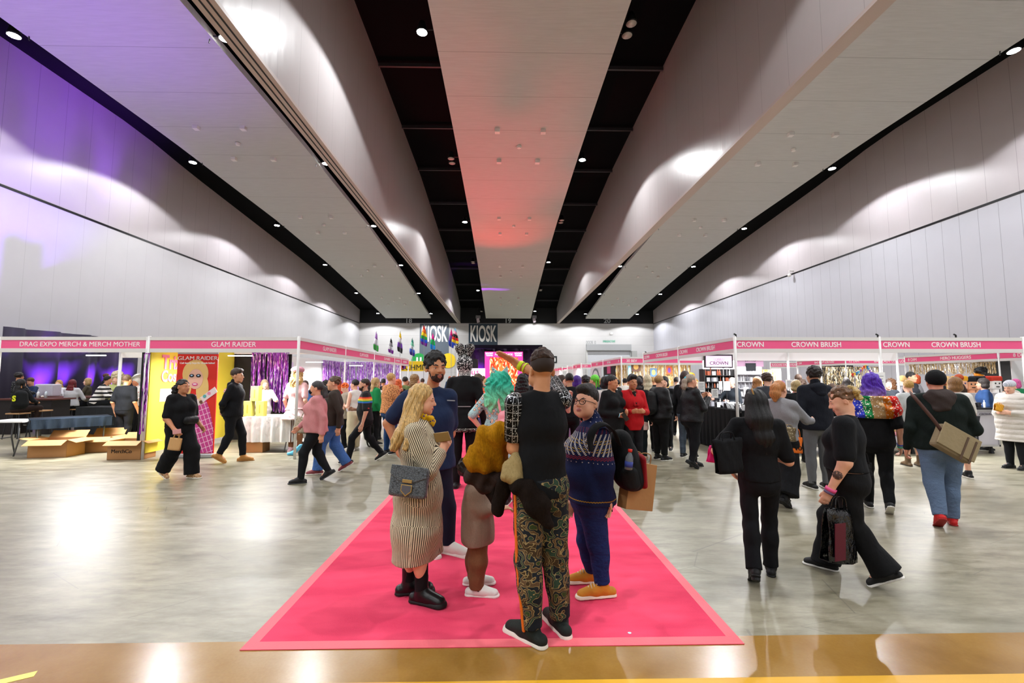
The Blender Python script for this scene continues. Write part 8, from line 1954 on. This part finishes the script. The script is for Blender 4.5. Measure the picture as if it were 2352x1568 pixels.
diner('seated bald person in black behind the grey haired diner', 241, 17.0, 857, 2.5, tone='#e0a890', hair=h_short(-.004, -.003, -.045, .09), hairc='#5a3424', torso='#14161a', armL='table', armR='table')
f = visitor('drag performer with towering blonde wig behind the merch stall', 266, 0, 850, .1, '#e0b49c', None, '#d8c8a0', '#c8d088', .97, '#c8d088', Y=14.8, fem=1, H=1.72, armL='front', armR='front')
f.hair(lambda b, T, R, sc, s: (b.ell(T(0, .05, .12), np.array([.17, .13, .17])*sc, .04, R), b.ell(T(0, .08, -.05), np.array([.17, .10, .16])*sc, .05, R), b.ell(T(0, -.12, -.03), np.array([.08, .09, .12])*sc, .02, R, sub=True)), hairm('#d8c8a0', .5, curly=True), h=.014, disp=curls(.01, .8))
f = visitor('person in white floral outfit and tilted white hat behind the merch stall', 312, 0, 862, -.1, '#b87858', None, '#e4e0dc', '#e4e0dc', .97, '#8c78b0', Y=13.6, fem=1, H=1.68, tm=m_spots('white_floral', '#e4e0dc', '#b03038', 16, .22), armL='front', armR='front')
f.hair(lambda b, T, R, sc, s: b.ell(T(0, .02, .03), np.array([.09, .105, .10])*sc, .02, R), cloth('#e8e4e0'), 'head_wrap', .012)
b = Sdf(); c = f.T(0, .02, .13); b.ell(c, (.2, .16, .02), .01, rot_y(-.5)); b.ell(c+np.array([0, 0, .03]), (.1, .09, .05), .02, rot_y(-.5)); solid(b, 'hat', [cloth('#e8e6e4')], f.root, f.base, .012)
# clutter on the bar tables
for k, (px, Y, c, nm) in enumerate(((88, 14.1, '#d8dce0', 'clear drinks bottle on the nearer bar table'), (106, 14.1, '#c8d4dc', 'clear plastic cup on the nearer bar table'), (98, 14.3, '#e0d8cc', 'crumpled takeaway wrapper on the nearer bar table'))):
    x = hx(px, Y); o = MB().tube([(0, 0, 0), (0, 0, .16), (0, 0, .2)], [.035, .035, .014], 10).build('drinks_bottle' if k == 0 else 'plastic_cup' if k == 1 else 'paper_wrapper', mat('clutter'+c, c, .25), None, True, loc=(x, Y, 1.05)); o.scale = (1, 1, 1 if k < 2 else .35); tag(o, nm, 'bottle' if k == 0 else 'cup' if k == 1 else 'wrapper')
r = MB().obox((0, 0, .2), (.3, 0, 0), (0, .16, 0), (0, 0, .2)).build('picnic_basket', mat('pale_basket', '#c8c4d0', .6, bump=(30, .5)), None, bevel=.03, loc=(hx(110, 15.6), 15.6, 1.05)); tag(r, 'large pale open hamper standing on the farther bar table', 'basket')
# wheelchair wheel glimpsed by the cream trousers
w_ = empty('wheelchair', (atY(802, 1000, 11.2).x, 11.2, 0), 0, 'dark wheelchair half hidden behind the people hugging', 'wheelchair')
MB().tube([(0, .28*math.cos(2*PI*i/24), .3+.28*math.sin(2*PI*i/24)) for i in range(25)], .018, 6).build('wheel', mat('tyre', '#1a1a1c', .6), w_, True); MB().tube([(.5, .28*math.cos(2*PI*i/24), .3+.28*math.sin(2*PI*i/24)) for i in range(25)], .018, 6).build('wheel', mat('tyre', '#1a1a1c', .6), w_, True)
MB().box(0.02, .48, -.22, .2, .45, .5).build('seat', mat('seat_black', '#141416', .7), w_); MB().box(.02, .48, .2, .24, .5, .92).build('backrest', mat('seat_black', '#141416', .7), w_)
